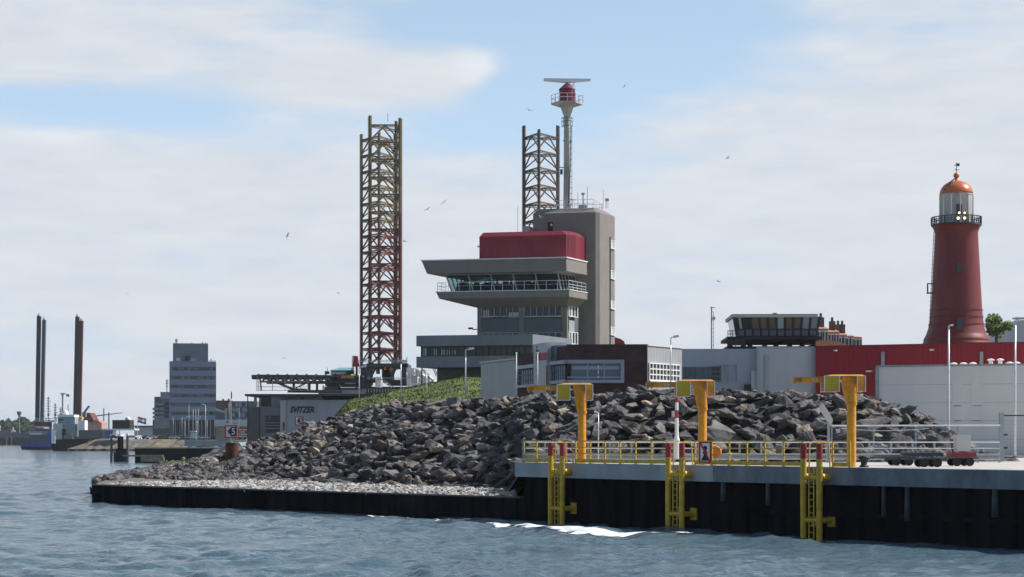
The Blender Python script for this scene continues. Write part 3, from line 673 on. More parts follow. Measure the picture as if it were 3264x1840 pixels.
b = MB(); b.bar((fr.u(1500, 2.4), 2.4, zb_+1.2), (fr.u(1560, 2.4), 2.4, zt-.5), .1); b.bar((fr.u(1528, 2.4), 2.4, zt-1.0), (fr.u(1548, 2.4), 2.4, zt-.35), .3, .06); b.bar((fr.u(1500, 2.5), 2.5, zb_+1.2), (fr.u(1580, 2.5), 2.5, zt-.6), .05); b.build('lookout_blind_rails', M['galv'], hoc)
# shaft below: piers, windows, panels
qs = quad(1522, 1805, 2.0, 1842); zl = 0
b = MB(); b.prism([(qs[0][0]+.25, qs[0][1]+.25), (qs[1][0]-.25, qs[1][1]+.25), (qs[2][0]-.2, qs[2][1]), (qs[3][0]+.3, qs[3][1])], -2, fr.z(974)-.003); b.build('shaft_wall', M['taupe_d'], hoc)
for pa, pb_ in ((1522, 1534.5), (1655, 1671), (1792, 1808)): b = MB(); b.box(fr.u(pa, 2), fr.u(pb_, 2), 1.9, 2.5, -2, fr.z(974)-.01); b.build('shaft_pier', M['taupe'], hoc)
for (pa, pb_) in ((1534.5, 1655), (1671, 1792)):
    b = MB(); b.box(fr.u(pa, 2), fr.u(pb_, 2), 2.0, 2.3, fr.z(1058), fr.z(1010)); b.build('shaft_panel', M['slate'], hoc)
def window(frm, parent, pa, pb_, ya, yb, v, n, glass, frame, name='window', rows=1, th=.07, dep=.12, sill=None):
    ua, ub = frm.u(pa, v), frm.u(pb_, v); um = (ua+ub)/2; z1, z0 = frm.z(ya, um, v), frm.z(yb, um, v)
    w_ = MB(); w_.box(ua, ub, v+.05, v+.1, z0, z1); wo = w_.build(name, glass, parent)
    f_ = MB()
    for k in range(n+1): x = ua+(ub-ua)*k/n; f_.box(x-th/2, x+th/2, v-dep*.4, v+.05, z0, z1)
    for k in range(rows+1): z_ = z0+(z1-z0)*k/rows; f_.box(ua-th/2, ub+th/2, v-dep*.4-.003, v+.047, z_-th/2, z_+th/2)
    fo = f_.build('frame', frame, wo)
    if sill: s_ = MB(); s_.box(ua-.1, ub+.1, v-dep*.4-.12, v+.04, z0-.12, z0-th/2-.003); s_.build('sill', sill, wo)
    return wo
for ya, yb in ((976, 1008), (1061, 1095)):
    window(fr, hoc, 1536, 1654, ya, yb, 2.0, 6, M['glass'], M['mast'], sill=M['mast'])
    window(fr, hoc, 1672, 1790, ya, yb, 2.0, 6, M['glass'], M['mast'], sill=M['mast'])
b = MB(); b.box(fr.u(1622, 2), fr.u(1652, 2), 2.02, 2.04, fr.z(1007), fr.z(990)); b.build('window_blind', M['glass_l'], hoc)
for pa in (1541, 1548, 1555): b = MB(); b.box(fr.u(pa, 2), fr.u(pa+4, 2), 2.02, 2.04, fr.z(1007), fr.z(981)); b.build('window_blind', M['glass_l'], hoc)
# windows on the right flank of the shaft
fl = Fr(1808, 227, -65, zb=11.2)                      # the flank's own axes: along it towards the back
p0 = fr.S(1808.5, fr.u(1808, 2), 2)
wx, wy = fr.x0+qs[1][0]*fr.c+qs[1][1]*fr.s, fr.y0-qs[1][0]*fr.s+qs[1][1]*fr.c
fl.x0, fl.y0 = wx+.05, wy
def flank(parent_mb, pa, pb_, ya, yb, pr=.1):
    ua, ub = fl.u(pa), fl.u(pb_); pts = []
    um = (ua+ub)/2
    for u_, v_ in ((ua, -pr), (ub, -pr), (ub, .25), (ua, .25)):
        X = fl.x0+u_*fl.c+v_*fl.s; Yw = fl.y0-u_*fl.s+v_*fl.c; dx, dy = X-fr.x0, Yw-fr.y0; pts.append((dx*fr.c-dy*fr.s, dx*fr.s+dy*fr.c))
    parent_mb.prism(pts, fl.z(yb, um), fl.z(ya, um))
for ya, yb in ((975, 1010), (1060, 1097)):
    b = MB(); flank(b, 1811, 1840, ya, yb, .06); wo = b.build('window', M['glass'], hoc)
    b = MB()
    for x in (1810.5, 1817, 1820.5, 1829, 1838): flank(b, x, x+1.8, ya, yb, .12)
    flank(b, 1810.5, 1840, ya-1, ya+1, .13); flank(b, 1810.5, 1840, yb-1.2, yb+1, .15); b.build('frame', M['white'], wo)
b = MB(); flank(b, 1811, 1829, 1022, 1058, .1); b.build('flank_panel', M['cap'], hoc)
b = MB(); flank(b, 1829, 1841, 1013, 1058, .1); b.build('flank_panel', M['slate'], hoc)
# red box on the roof
qb, qt = quad(1528, 1804, 2.2, None, 6), quad(1541, 1789, 2.9, None, 5)
zr0, zr1, zr2 = fr.z(822.5)+.14, fr.z(748, 0, 2.2), fr.z(735, 0, 2.9)
cpt = fr.S(1826, fr.u(1804, 2.2)+.5, 3.0)
ring_b = [qb[0], qb[1], (qb[1][0]+.95, 3.3), (qb[1][0]+1.55, 6.5), (qb[1][0]+1.2, 9.6), (qb[0][0]+.5, 9.6)]
ring_t = [qt[0], qt[1], (qb[1][0]+.1, 3.8), (qb[1][0]+.9, 6.5), (qb[1][0]+.6, 9.2), (qt[0][0]+.5, 9.2)]
b = MB(); b.loft(ring3(ring_b, zr0), ring3(ring_b, zr1)); b.build('roof_box', M['red_clad'], hoc)
b = MB(); b.loft(ring3(ring_b, zr1+.003), ring3(ring_t, zr2)); b.build('roof_box_top', M['red_clad'], hoc)
b = MB(); b.box(fr.u(1665, 6), fr.u(1688, 6), 6, 8, zr2-.2, fr.z(717, 0, 6)); b.build('vent_box', M['galv_dull'], hoc)
b = MB(); b.cyl((fr.u(1524, 2.4), 2.2, fr.z(775)), (fr.u(1528, 2.4), 2.2, fr.z(772)), .12, .12, 8); b.bar((fr.u(1650, 4), 4, zr2), (fr.u(1650, 4), 4, zr2+3.2), .04); b.build('roof_aerial', M['galv_dull'], hoc)
# camera on the shaft's left edge
b = MB(); ul = fr.u(1520, 2); b.box(ul-1.0, ul-.45, 1.7, 1.95, fr.z(1043), fr.z(1037)); b.box(ul-.5, ul+.1, 1.8, 1.9, fr.z(1045), fr.z(1042)); b.build('camera', M['black'], hoc)

# stair tower (part of the same building)
ft = Fr(1898, 231, 13, 25, zb=11.2); dx, dy = ft.x0-fr.x0, ft.y0-fr.y0; tu, tv = dx*fr.c-dy*fr.s, dx*fr.s+dy*fr.c
def T(pts, z): return [(p[0]+tu, p[1]+tv, z) for p in pts]
uL, uR = ft.u(1699), 0; c1 = (ft.u(1912, .45), .45); s2 = ft.S(1959.5, *c1)
base_ring = [(uL, 0), (uR, 0), c1, s2, (s2[0]-1, s2[1]+1.5), (uL+1, s2[1]+1.5)]
top_ring = [(ft.u(1716, .8), .8), (ft.u(1893, .8), .8), (ft.u(1900, 1.1), 1.1), (s2[0]-1.1, s2[1]-.3), (s2[0]-1.8, s2[1]+.6), (uL+1.7, s2[1]+.6)]
z1, z2 = ft.z(676.5), ft.z(662, 0, .8)
b = MB(); b.loft(T(base_ring, -3), T(base_ring, z1)); b.build('stair_tower', M['taupe'], hoc)
b = MB(); b.loft(T(base_ring, z1+.003), T(top_ring, z2)); b.build('tower_cap', M['taupe'], hoc)
b = MB(); b.box(tu+ft.u(1746), tu+ft.u(1763), tv-.02, tv+.05, ft.z(734), ft.z(705)); b.build('dark_doorway', M['black'], hoc)
b = MB(); b.cyl((tu+ft.u(1757), tv-.3, ft.z(716)), (tu+ft.u(1761), tv-.3, ft.z(713)), .15, .15, 8); b.box(tu+ft.u(1718), tu+ft.u(1728), tv-.08, tv-.02, ft.z(691.5), ft.z(690)); b.build('wall_lamp', M['white'], hoc)
# slot with stair windows on the sunny flank
f2 = Fr(1912, 231.4, -65, zb=11.2); f2.x0, f2.y0 = ft.x0+c1[0]*ft.c+c1[1]*ft.s, ft.y0-c1[0]*ft.s+c1[1]*ft.c
def flank2(mb, pa, pb_, ya, yb, pr):
    ua, ub = f2.u(pa), f2.u(pb_); pts = []; um = (ua+ub)/2
    for u_, v_ in ((ua, -pr), (ub, -pr), (ub, .2), (ua, .2)):
        X = f2.x0+u_*f2.c+v_*f2.s; Yw = f2.y0-u_*f2.s+v_*f2.c; dx, dy = X-fr.x0, Yw-fr.y0; pts.append((dx*fr.c-dy*fr.s, dx*fr.s+dy*fr.c))
    mb.prism(pts, f2.z(yb, um), f2.z(ya, um))
b = MB(); flank2(b, 1942.5, 1947, 755, 1105, .02); b.build('stair_slot', M['black'], hoc)
for ya, yb in ((768, 793), (864, 889), (961, 985), (1044, 1068)):
    b = MB(); flank2(b, 1946.5, 1957, ya, yb, .05); wo = b.build('stair_window', M['glass_l'], hoc)
    b = MB(); flank2(b, 1944, 1958, yb-.5, yb+1.5, .16); flank2(b, 1944, 1958, ya-1, ya+.5, .12); flank2(b, 1945, 1946.8, ya, yb, .12); flank2(b, 1956, 1958, ya, yb, .12); b.build('frame', M['white'], wo)
# roof railing and aerials
b = MB(); zr = z2; rl = [top_ring[0], top_ring[1], (top_ring[3][0]-.4, top_ring[3][1]), (top_ring[4][0], top_ring[4][1]), (top_ring[5][0], top_ring[5][1])]; rl[0] = (ft.u(1768, 1), .9)
for i in range(4):
    p, q_ = Vector((rl[i][0]+tu, rl[i][1]+tv, zr)), Vector((rl[i+1][0]+tu, rl[i+1][1]+tv, zr)); n = max(1, round((q_-p).length/1.2))
    for hgt in (1.0, .55): b.bar(p+Vector((0, 0, hgt)), q_+Vector((0, 0, hgt)), .05)
    for k in range(n+1): pp = p.lerp(q_, k/n); b.bar(pp, pp+Vector((0, 0, 1.0)), .05)
b.build('roof_railing', M['galv'], hoc)
for px, yt, w_, hd in ((1842, 612, .05, 0), (1858.5, 614, .12, 1), (1872, 596, .06, 0), (1923, 606, .04, 0), (1932, 634, .08, 2), (1824, 634, .06, 3), (1938, 640, .04, 0)):
    b = MB(); u_ = ft.u(px, 2)+tu; b.bar((u_, tv+2, z2), (u_, tv+2, ft.z(yt, 0, 2)), w_)
    if hd == 1: b.cyl((u_, tv+2, ft.z(yt+6, 0, 2)), (u_, tv+2, ft.z(yt, 0, 2)), .22, .22, 10); b.box(u_-.5, u_+.5, tv+1.7, tv+2.3, z2, z2+.5)
    if hd == 2: b.box(u_-.1, u_+.35, tv+1.9, tv+2.1, ft.z(yt+8, 0, 2), ft.z(yt, 0, 2))
    if hd == 3: b.bar((u_-.3, tv+2, ft.z(yt, 0, 2)), (u_+.4, tv+2, ft.z(yt, 0, 2)), .05)
    b.build('aerial', M['galv_dull'], hoc)
# lower wing and its pedestal
fw = Fr(1698, 212, 13, 25, zb=11.2); dx, dy = fw.x0-fr.x0, fw.y0-fr.y0; wu, wv = dx*fr.c-dy*fr.s, dx*fr.s+dy*fr.c
def Wq(pl, v0, flk, dv=9): 
    uR = fw.u(1698, v0) if v0 == 0 else fw.u(1698-v0*5, v0); s_ = fw.S(flk, uR, v0); return [(fw.u(pl, v0)+wu, v0+wv), (uR+wu, v0+wv), (s_[0]+wu, s_[1]+wv), (fw.u(pl, v0)+wu+2, v0+wv+dv)]
qw = Wq(1327, 0, 1822)
b = MB(); b.prism(qw, fw.z(1100), fw.z(1065.5)); b.build('wing_upper_band', M['wing'], hoc)
b = MB(); b.prism(qw, fw.z(1169), fw.z(1133.5)); b.build('wing_lower_band', M['wing'], hoc)
qg = Wq(1343, 1.0, 1815, 7.5)
b = MB(); b.loft(ring3(qg, fw.z(1133.5)+.003), ring3(qg, fw.z(1100)-.003)); b.build('wing_glazing', M['glass'], hoc)
b = MB()
for pa, pb_, ya in ((1350, 1352, 1105), (1354, 1360, 1105), (1382, 1387, 1108), (1390, 1393, 1109), (1401, 1403, 1111), (1407, 1411, 1111), (1414, 1418, 1111), (1424, 1427, 1113), (1431, 1434, 1114), (1441, 1444, 1115), (1449, 1453, 1114)):
    b = MB(); b.box(fw.u(pa, 1)+wu, fw.u(pb_, 1)+wu, wv+.96, wv+1, fw.z(1131-(ya-1105)*.4, 0, 1), fw.z(ya, 0, 1)); b.build('bright_pane', M['glass_l'], hoc)  # pale panes coloured in for daylight showing through the glazing
b = MB()
for k in range(19): u_ = fw.u(1343+k*19.5, 1)+wu; b.box(u_-.04, u_+.04, wv+.93, wv+1.0, fw.z(1133.5)+.01, fw.z(1100)-.01)
b.build('wing_mullions', M['dark'], hoc)
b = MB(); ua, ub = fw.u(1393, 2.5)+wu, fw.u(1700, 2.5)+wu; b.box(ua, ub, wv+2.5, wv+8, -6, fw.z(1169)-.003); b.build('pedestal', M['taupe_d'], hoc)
b = MB(); b.bar((fw.u(1344, .5)+wu, wv+.6, fw.z(1169)), (fw.u(1344, .5)+wu, wv+.6, -2.6), .12); b.build('prop', M['dark'], hoc)

# radar mast on the stair tower: rests on it, a thing of its own
rx, rD = XG(1807.5, 233.5), 233.5; kk = FP/rD
def rz(py): return EYE-(py-HY)/kk
zb_ = rz(664)
rm = empty('radar_mast', (rx, rD, zb_), 0, 'slim pale radar mast with railed platform and red cabin on the control building roof', 'radar mast')
b = MB(); b.cyl((0, 0, -.1), (0, 0, rz(377)-zb_), 12.2/kk, 10/kk, 14); b.build('column', M['mast'], rm, smooth=False)
b = MB(); b.lathe([(10/kk, rz(377)-zb_), (11/kk, rz(370)-zb_), (22.5/kk, rz(337)-zb_), (23.5/kk, rz(334)-zb_)], n=14); b.build('flared_head', M['mast'], rm)
b = MB(); b.lathe([(36/kk, rz(339)-zb_), (51/kk, rz(334.5)-zb_), (51/kk, rz(329)-zb_)], n=6); b.build('platform', M['mast'], rm)
b = MB(); R6 = 50/kk
for i in range(6):
    a0, a1 = math.pi*i/3, math.pi*(i+1)/3; p, q_ = Vector((R6*math.cos(a0), R6*math.sin(a0), rz(329)-zb_)), Vector((R6*math.cos(a1), R6*math.sin(a1), rz(329)-zb_))
    for t in (.0, .5): b.bar(p.lerp(q_, t), p.lerp(q_, t)+Vector((0, 0, .95)), .08)
    for hgt in (.95, .5): b.bar(p+Vector((0, 0, hgt)), q_+Vector((0, 0, hgt)), .06)
b.build('platform_railing', M['galv'], rm)
b = MB(); b.cyl((0, 0, rz(329)-zb_), (0, 0, rz(286)-zb_), 25.5/kk, 25.5/kk, 12); b.build('cabin', M['red_clad'], rm)
b = MB(); b.lathe([(27/kk, rz(286.5)-zb_), (26.5/kk, rz(285)-zb_), (10/kk, rz(270)-zb_), (8/kk, rz(268)-zb_)], n=12); b.build('cabin_roof', M['red_clad'], rm)
b = MB(); b.cyl((0, 0, rz(269)-zb_), (0, 0, rz(262)-zb_), 5/kk, 4/kk, 10); b.build('turning_unit', M['galv_dull'], rm)
b = MB(); L2 = 74.5/kk; yb1, yt1, ye = rz(263.5)-zb_, rz(251)-zb_, rz(258)-zb_
b.wall([(-L2, ye), (-L2*.15, yb1), (L2*.15, yb1), (L2, ye), (L2, rz(252.5)-zb_), (-L2, rz(251)-zb_)], -.3, .3); b.build('scanner_bar', M['white'], rm)
b = MB()
for z_ in (376, 388, 403): b.ring(0, 0, rz(z_)-zb_, 17/kk, .05, 12)
for i in range(8): a = math.pi*i/4; b.bar((17/kk*math.cos(a), 17/kk*math.sin(a), rz(376)-zb_), (17/kk*math.cos(a), 17/kk*math.sin(a), rz(403)-zb_), .04)
for z_ in range(420, 660, 18): b.bar((9/kk, -.3, rz(z_)-zb_), (16/kk, -.3, rz(z_)-zb_), .05)
b.bar((15/kk, -.3, rz(405)-zb_), (15/kk, -.3, rz(660)-zb_), .05); b.bar((12/kk, -.32, rz(405)-zb_), (10/kk, -.42, rz(540)-zb_), .1); b.bar((10/kk, -.42, rz(540)-zb_), (4/kk, -.48, rz(660)-zb_), .1)
b.bar((-13/kk, -.2, rz(450)-zb_), (14/kk, -.2, rz(450)-zb_), .12); b.build('ladder_and_cables', M['dark'], rm)
b = MB(); b.bar((-10/kk, 0, rz(535)-zb_), (-24/kk, 0, rz(533)-zb_), .1); b.box(-22/kk, -14/kk, -.2, .2, rz(556)-zb_, rz(540)-zb_); b.build('side_bracket', M['dark'], rm)
b = MB(); 
for a0, a1 in (((8, 282), (24, 268)), ((6, 270), (26, 282)), ((8, 268), (22, 268)), ((14, 286), (24, 268))): b.bar((a0[0]/kk, -.9, rz(a0[1])-zb_), (a1[0]/kk, -.9, rz(a1[1])-zb_), .06)
b.build('roof_ladder', M['galv'], rm)

# ------------------------------------------------------------------ brick building with its blue framed window
fe = Fr(1810, 150, 2, zb=2.9)
eb = fe.root('brick_building', 'dark brick office with a big blue framed corner window and a white name panel', 'building')
fs_ = Fr(1810, 150, 72.5, zb=2.9)
def S2E(u_, v_): X = fs_.x0+u_*fs_.c+v_*fs_.s; Yw = fs_.y0-u_*fs_.s+v_*fs_.c; dx, dy = X-fe.x0, Yw-fe.y0; return (dx*fe.c-dy*fe.s, dx*fe.s+dy*fe.c)
uR = fe.u(2060); ztop = fe.z(1102)
uP = fs_.u(1763)                                       # end of the brick before the white panel
pc = S2E(uP, 0)
b = MB(); b.prism([pc, (0, 0), (uR, 0), (uR, 12), (pc[0], 12+pc[1]*0)] if pc[1] < 12 else [pc, (0, 0), (uR, 0), (uR, 12)], 0, ztop); b.build('wall', M['brick'], eb)
b = MB(); b.box(uR-.02, uR+.05, -.05, 12, 0, ztop+.02); b.build('corner_strip', M['rust'], eb)  # rust-coloured strip painted in for the sunlit right end of the brick wall
b = MB(); b.box(-.1, uR+.05, -.06, .3, ztop+.003, ztop+.1); b.build('parapet_cap', M['dark'], eb)
# window band: frame, front glazing, side glazing
uF = fe.u(1989.5); zt, zb_ = fe.z(1148), fe.z(1221.5); th = .28
b = MB(); b.box(0, uF, -.42, -.02, zt-th, zt); b.box(0, uF, -.42, -.02, zb_, zb_+th*.9); b.box(uF-th, uF, -.42, -.02, zb_+th*.9+.002, zt-th-.002)
uS = fs_.u(1764)
def side_prism(mb, ua, ub, va, vb, z0, z1, mi=0): mb.prism([S2E(ua, va), S2E(ub, va), S2E(ub, vb), S2E(ua, vb)], z0, z1, mi)
side_prism(b, uS, .1, -.38, -.02, zt-th-.004, zt-.004); side_prism(b, uS, .1, -.38, -.02, zb_+.004, zb_+th*.9-.002)
b.build('window_frame', M['bluegrey'], eb)
b = MB(); b.box(.25, uF-th-.002, -.22, -.1, zb_+th, zt-th); wo = b.build('window', M['glass_b'], eb)
b = MB()
for x in (fe.u(1873), fe.u(1926)): b.box(x-.05, x+.05, -.26, -.225, zb_+th, zt-th)
for x0_, x1_ in ((fe.u(1825), fe.u(1871)), (fe.u(1876), fe.u(1924)), (fe.u(1929), uF-th-.1)): b.box(x0_, x1_, -.25, -.225, zt-th-.2-.28, zt-th-.2)
b.box(fe.u(1808), uF-th, -.27, -.24, zb_+th+.1, zb_+th+.22); b.build('blind_rolls', M['bluegrey'], wo)
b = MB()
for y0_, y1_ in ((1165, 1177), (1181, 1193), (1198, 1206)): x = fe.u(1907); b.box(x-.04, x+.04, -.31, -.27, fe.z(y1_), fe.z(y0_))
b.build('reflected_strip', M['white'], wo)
def side_window(pa, pb_, ya, yb, cols, rows, light_from=0):
    ua, ub = fs_.u(pa), fs_.u(pb_); um = (ua+ub)/2; z1, z0 = fs_.z(ya, um), fs_.z(yb, um)
    w_ = MB(); side_prism(w_, ua, ub, -.08, -.03, z0, z1); wo = w_.build('window', M['glass'], eb)
    g = MB(); du, dz = (ub-ua)/cols, (z1-z0)/rows
    for i in range(light_from, cols):
        for j in range(rows): side_prism(g, ua+i*du+du*.12, ua+(i+1)*du-du*.12, -.10, -.085, z0+j*dz+dz*.12, z0+(j+1)*dz-dz*.12)
    g.build('bright_panes', M['glass_l'], wo)
    f_ = MB()
    for k in range(cols+1): side_prism(f_, ua+k*du-.1, ua+k*du+.1, -.16, -.11, z0, z1)
    for k in range(rows+1): side_prism(f_, ua, ub, -.165, -.112, z0+k*dz-.04, z0+k*dz+.04)
    f_.build('frame', M['slate'], wo)
side_window(1770, 1806, 1166, 1212, 5, 3, 1)
# white name panel and the wing beyond it
ua, ub = fs_.u(1719), fs_.u(1761); zp = fs_.z(1095, (ua+ub)/2)
b = MB(); side_prism(b, ua, ub, -.5, 1.2, 0, zp); b.build('name_panel', M['grey_clad'], eb)
b = MB(); side_prism(b, ub+.02, ub+1.3, -.1, 1.3, 0, fs_.z(1103, ub)); b.build('panel_return', M['slate'], eb)
b = MB(); side_prism(b, fs_.u(1755), fs_.u(1762), -.56, -.5, 0, fs_.z(1165, ub)); b.build('door_slot', M['glass'], eb)
ua2 = fs_.u(1649); zw = fs_.z(1126, (ua+ua2)/2)
b = MB(); side_prism(b, ua2, ua-.01, .0, 6, 0, zw); o = b.build('wing_wall', M['brick'], eb)
b = MB(); side_prism(b, ua2, ua-.01, -.3, 0, fs_.z(1179, ua2), fs_.z(1172, ua2)+.1); side_prism(b, ua2, ua-.01, -.3, 0, fs_.z(1238, ua2), fs_.z(1230, ua2)); b.build('window_band', M['grey_clad'], eb)
side_window(1652, 1717, 1180, 1228, 9, 3, 2)
# lettering on the panel: mark and name, laid on the slanted wall
tr_ang = fe.a-fs_.a
um = (ua+ub)/2; px_, py_ = S2E(um, -.56)
tx = text_obj('eneco', 1.15, M['magenta'], eb, px_, py_, fs_.z(1131, um), 'lettering', bold=.035, sx=1.15); tx.rotation_euler = (0, 0, tr_ang); 
tx.location = (*S2E(um+.7, -.56), fs_.z(1133, um+.7))
b = MB()
for px, py, hgt, wd_ in ((1729.5, 1107, 5, 1.6), (1728, 1118, 7, 2), (1731.5, 1123, 12, 3), (1732, 1135, 10, 3), (1730, 1145, 10, 2.4), (1731.5, 1156, 11, 2.2)):
    u0_, u1_ = fs_.u(px), fs_.u(px+wd_); side_prism(b, u0_, u1_, -.56, -.52, fs_.z(py+hgt/2, u0_), fs_.z(py-hgt/2, u0_))
b.build('panel_mark', M['logo_dark'], eb)
# grey corrugated shed left of it
sh = Fr(1648, 164, 70, zb=2.9); so_ = sh.root('grey_shed', 'plain grey corrugated shed with slanted top at the right edge of the grass dyke', 'building')
uA = sh.u(1533)
b = MB(); zs = [sh.z(1158, uA), sh.z(1146, 0)]
b.loft([(uA, 0, 0), (0, 0, 0), (0, 6, 0), (uA, 6, 0)], [(uA, 0, zs[0]), (0, 0, zs[1]), (0, 6, zs[1]), (uA, 6, zs[0])]); b.build('wall', M['grey_rib'], so_)
b = MB(); b.bar((uA, -.05, zs[0]+.06), (0, -.05, zs[1]+.06), .16); b.build('roof_edge', M['galv_dull'], so_)
b = MB(); x = sh.u(1604); b.cyl((x, 1, zs[0]), (x, 1, sh.z(1141, x)), .2, .2, 8); b.build('roof_vent', M['white'], so_)

# ------------------------------------------------------------------ grey halls
fg = Fr(2062, 151, -56, zb=2.9); gh = fg.root('grey_hall', 'grey metal hall with white barred windows right of the brick building', 'building')
uR = fg.u(2174); zt = fg.z(1107, uR/2)
b = MB(); b.box(0.1, uR, 0, 9, 0, zt); b.build('wall', M['grey_rib'], gh)
b = MB(); b.box(.1, uR, -.08, .2, zt+.003, zt+.12); b.build('roof_edge', M['galv'], gh)
window(fg, gh, 2070, 2166, 1161, 1214, -.06, 9, M['glass'], M['white'], rows=3, th=.09, sill=M['white'])
fh = Fr(2600, 166, 1, zb=2.9); bg_ = fh.root('long_grey_hall', 'long blue grey hall with window band between grey hall and red hall', 'building')
u1, u2 = fh.u(2168), fh.u(2412); zt = fh.z(1112)
b = MB(); b.box(u1, u2, 0, 12, 0, zt); b.build('wall', M['bluegrey'], bg_)
window(fh, bg_, 2172, 2220, 1172, 1212, -.06, 3, M['glass_b'], M['slate'], rows=3)
window(fh, bg_, 2226, 2262, 1172, 1212, -.06, 2, M['glass_b'], M['slate'], rows=3)
window(fh, bg_, 2265, 2296, 1170, 1214, -.06, 1, M['glass'], M['slate'], rows=3, th=.12)
window(fh, bg_, 2296, 2350, 1163, 1216, -.05, 1, M['glass_b'], M['bluegrey'], rows=1)
b = MB(); b.box(fh.u(2372), fh.u(2392), -.5, 0, fh.z(1262), fh.z(1226)-.0); b.build('dark_doorway', M['black'], bg_)
b = MB(); b.box(fh.u(2393), fh.u(2410), -.4, -.02, fh.z(1240), fh.z(1182)); b.build('wall_cabinet', M['grey_clad'], bg_)
b = MB(); zt2 = fh.z(1109.5); b.box(u2+.01, -.01, -.5, 12, 0, zt2); o = b.build('tall_wall', M['grey_clad'], bg_)
b = MB(); x = fh.u(2440); b.box(x-.14, x+.14, -.66, -.5, 0, fh.z(1134)); x = fh.u(2413); b.box(x-.1, x+.1, -.6, -.5, 0, zt2); b.build('downpipe', M['bluegrey'], bg_)
b = MB(); b.box(u1, -.01, -.56, .1, zt2+.003, zt2+.1) if False else b.box(u2, -.01, -.56, .1, zt2+.003, zt2+.1); b.build('roof_edge', M['galv_dull'], bg_)
# red hall
fd = Fr(2600, 165, 24, zb=2.9); rd = fd.root('red_hall', 'long crimson clad hall standing in front of the lighthouse', 'building')
uR = fd.u(3450); zt = fd.z(1107.5)
b = MB(); b.box(0, uR, 0, 25, 0, zt); b.build('wall', M['red_wall'], rd)
b = MB(); b.box(-.05, uR, -.1, .2, zt+.003, zt+.12); b.build('roof_edge', M['red_clad'], rd)
for px, py, w_ in ((2666, 1118, 8), (2972, 1116, 10), (2772, 1184, 16)):
    u_ = fd.u(px); b = MB(); hw = w_/2/38; b.box(u_-hw*1.1, u_+hw*1.1, -.45, 0, fd.z(py+2.2, u_), fd.z(py-2.2, u_)); b.build('wall_lamp', M['white'], rd)
for px in (2816, 3130):
    u_ = fd.u(px); b = MB(); b.box(u_-.14, u_+.14, -.25, 0, 0, fd.z(1122, u_)); b.build('downpipe', M['galv_dull'], rd)
# pale hall in front
fp_ = Fr(2796, 145, 20, zb=2.9); wh = fp_.root('pale_hall', 'pale grey white clad hall in front of the red hall, behind the fence', 'building')
uR = fp_.u(3480); zt = fp_.z(1170.5)
b = MB(); b.box(0, uR, 0, 9, 0, zt); b.build('wall', M['white_clad'], wh)
b = MB(); b.box(-.12, 0.15, -.09, 0, 0, zt); o = b.build('corner_strip', M['galv_dull'], wh)
b = MB(); b.box(-.05, uR, -.12, .3, zt+.003, zt+.13); b.build('roof_edge', M['cap'], wh)
b = MB()
for k in range(1, 5): b.box(.16, uR, -.012, 0, zt*k/5-.012, zt*k/5+.012)
b.build('panel_seams', M['galv_dull'], wh)
for pa, pb_ in ((3036, 3068), (3096, 3132)):
    for y0_, y1_ in ((1206, 1294), (1294.8, 1342)):
        b = MB(); ua, ub = fp_.u(pa), fp_.u(pb_); b.box(ua, ub, -.05, 0, fp_.z(y1_, ua), fp_.z(y0_, ua)); b.build('wall_panel', M['white_clad'], wh)
    for y_ in (1294, 1341):
        b = MB(); b.box(ua+.1, ub-.1, -.09, -.055, fp_.z(y_+.9, ua), fp_.z(y_-.6, ua)); b.build('panel_slit', M['slate'], wh)
for px, tall in ((3040, 0), (3071, 0), (3101, 0), (3158, 1), (3188, 1), (3218, 0), (3240, 0)):
    u_ = fp_.u(px, 2); b = MB(); h0 = .35 if tall else .1
    b.cyl((u_, 2, zt), (u_, 2, zt+.12+h0), .16, .16, 10); b.lathe([(.28, zt+.12+h0), (.28, zt+.17+h0), (.1, zt+.25+h0)], u_, 2, 12); b.build('roof_vent', M['white'], wh)

# ------------------------------------------------------------------ lighthouse
D = 222; kk = FP/D; lx = XG(3048.5, D); zb0 = 5.0
def lz(py): return EYE-(py-HY)/kk-zb0
lh = empty('lighthouse', (lx, D, zb0), 0, 'round red lighthouse with orange dome, white lantern room and black gallery', 'lighthouse')
b = MB(); pr = [(108, 1110), (106, 1092), (103, 1089), (104.5, 1086), (103, 1080), (97, 1070), (95, 1066), (94, 1062), (89, 1048), (84, 1020), (80.5, 980), (77, 920), (73.5, 850), (70, 790), (68, 744), (70, 735), (75, 725), (78, 721)]
b.lathe([(r*.992/kk, lz(y)) for r, y in pr]+[], n=64); b.build('tower', M['tower_red'], lh, smooth=True)
b = MB()
for y_, r_ in ((990, 82.5), (1012, 84.5), (1035, 87.8)): b.ring(0, 0, lz(y_), r_/kk, .05, 48)
b.build('tower_bands', M['tower_red'], lh)
b = MB(); b.lathe([(70/kk, lz(722)), (79/kk, lz(721)), (79/kk, lz(716)), (50/kk, lz(715))], n=40); b.build('gallery_floor', M['dark'], lh)
b = MB()
for i in range(44): a = 2*math.pi*i/44; b.bar((78/kk*math.cos(a), 78/kk*math.sin(a), lz(716)), (78/kk*math.cos(a), 78/kk*math.sin(a), lz(694)), .06 if i % 4 else .14)
for y_, w_ in ((694, .1), (701, .05), (708, .05)): b.ring(0, 0, lz(y_), 78/kk, w_, 44)
b.build('gallery_railing', M['dark'], lh)
b = MB(); b.lathe([(53/kk, lz(716)), (53/kk, lz(624)), (54.5/kk, lz(624)), (54.5/kk, lz(620.5)), (40/kk, lz(620))], n=12); b.build('lantern_room', M['mast'], lh)
b = MB()
for i in range(12): a = 2*math.pi*i/12; b.bar((53.4/kk*math.cos(a), 53.4/kk*math.sin(a), lz(716)), (53.4/kk*math.cos(a), 53.4/kk*math.sin(a), lz(624)), .1)
b.build('lantern_ribs', M['white'], lh)
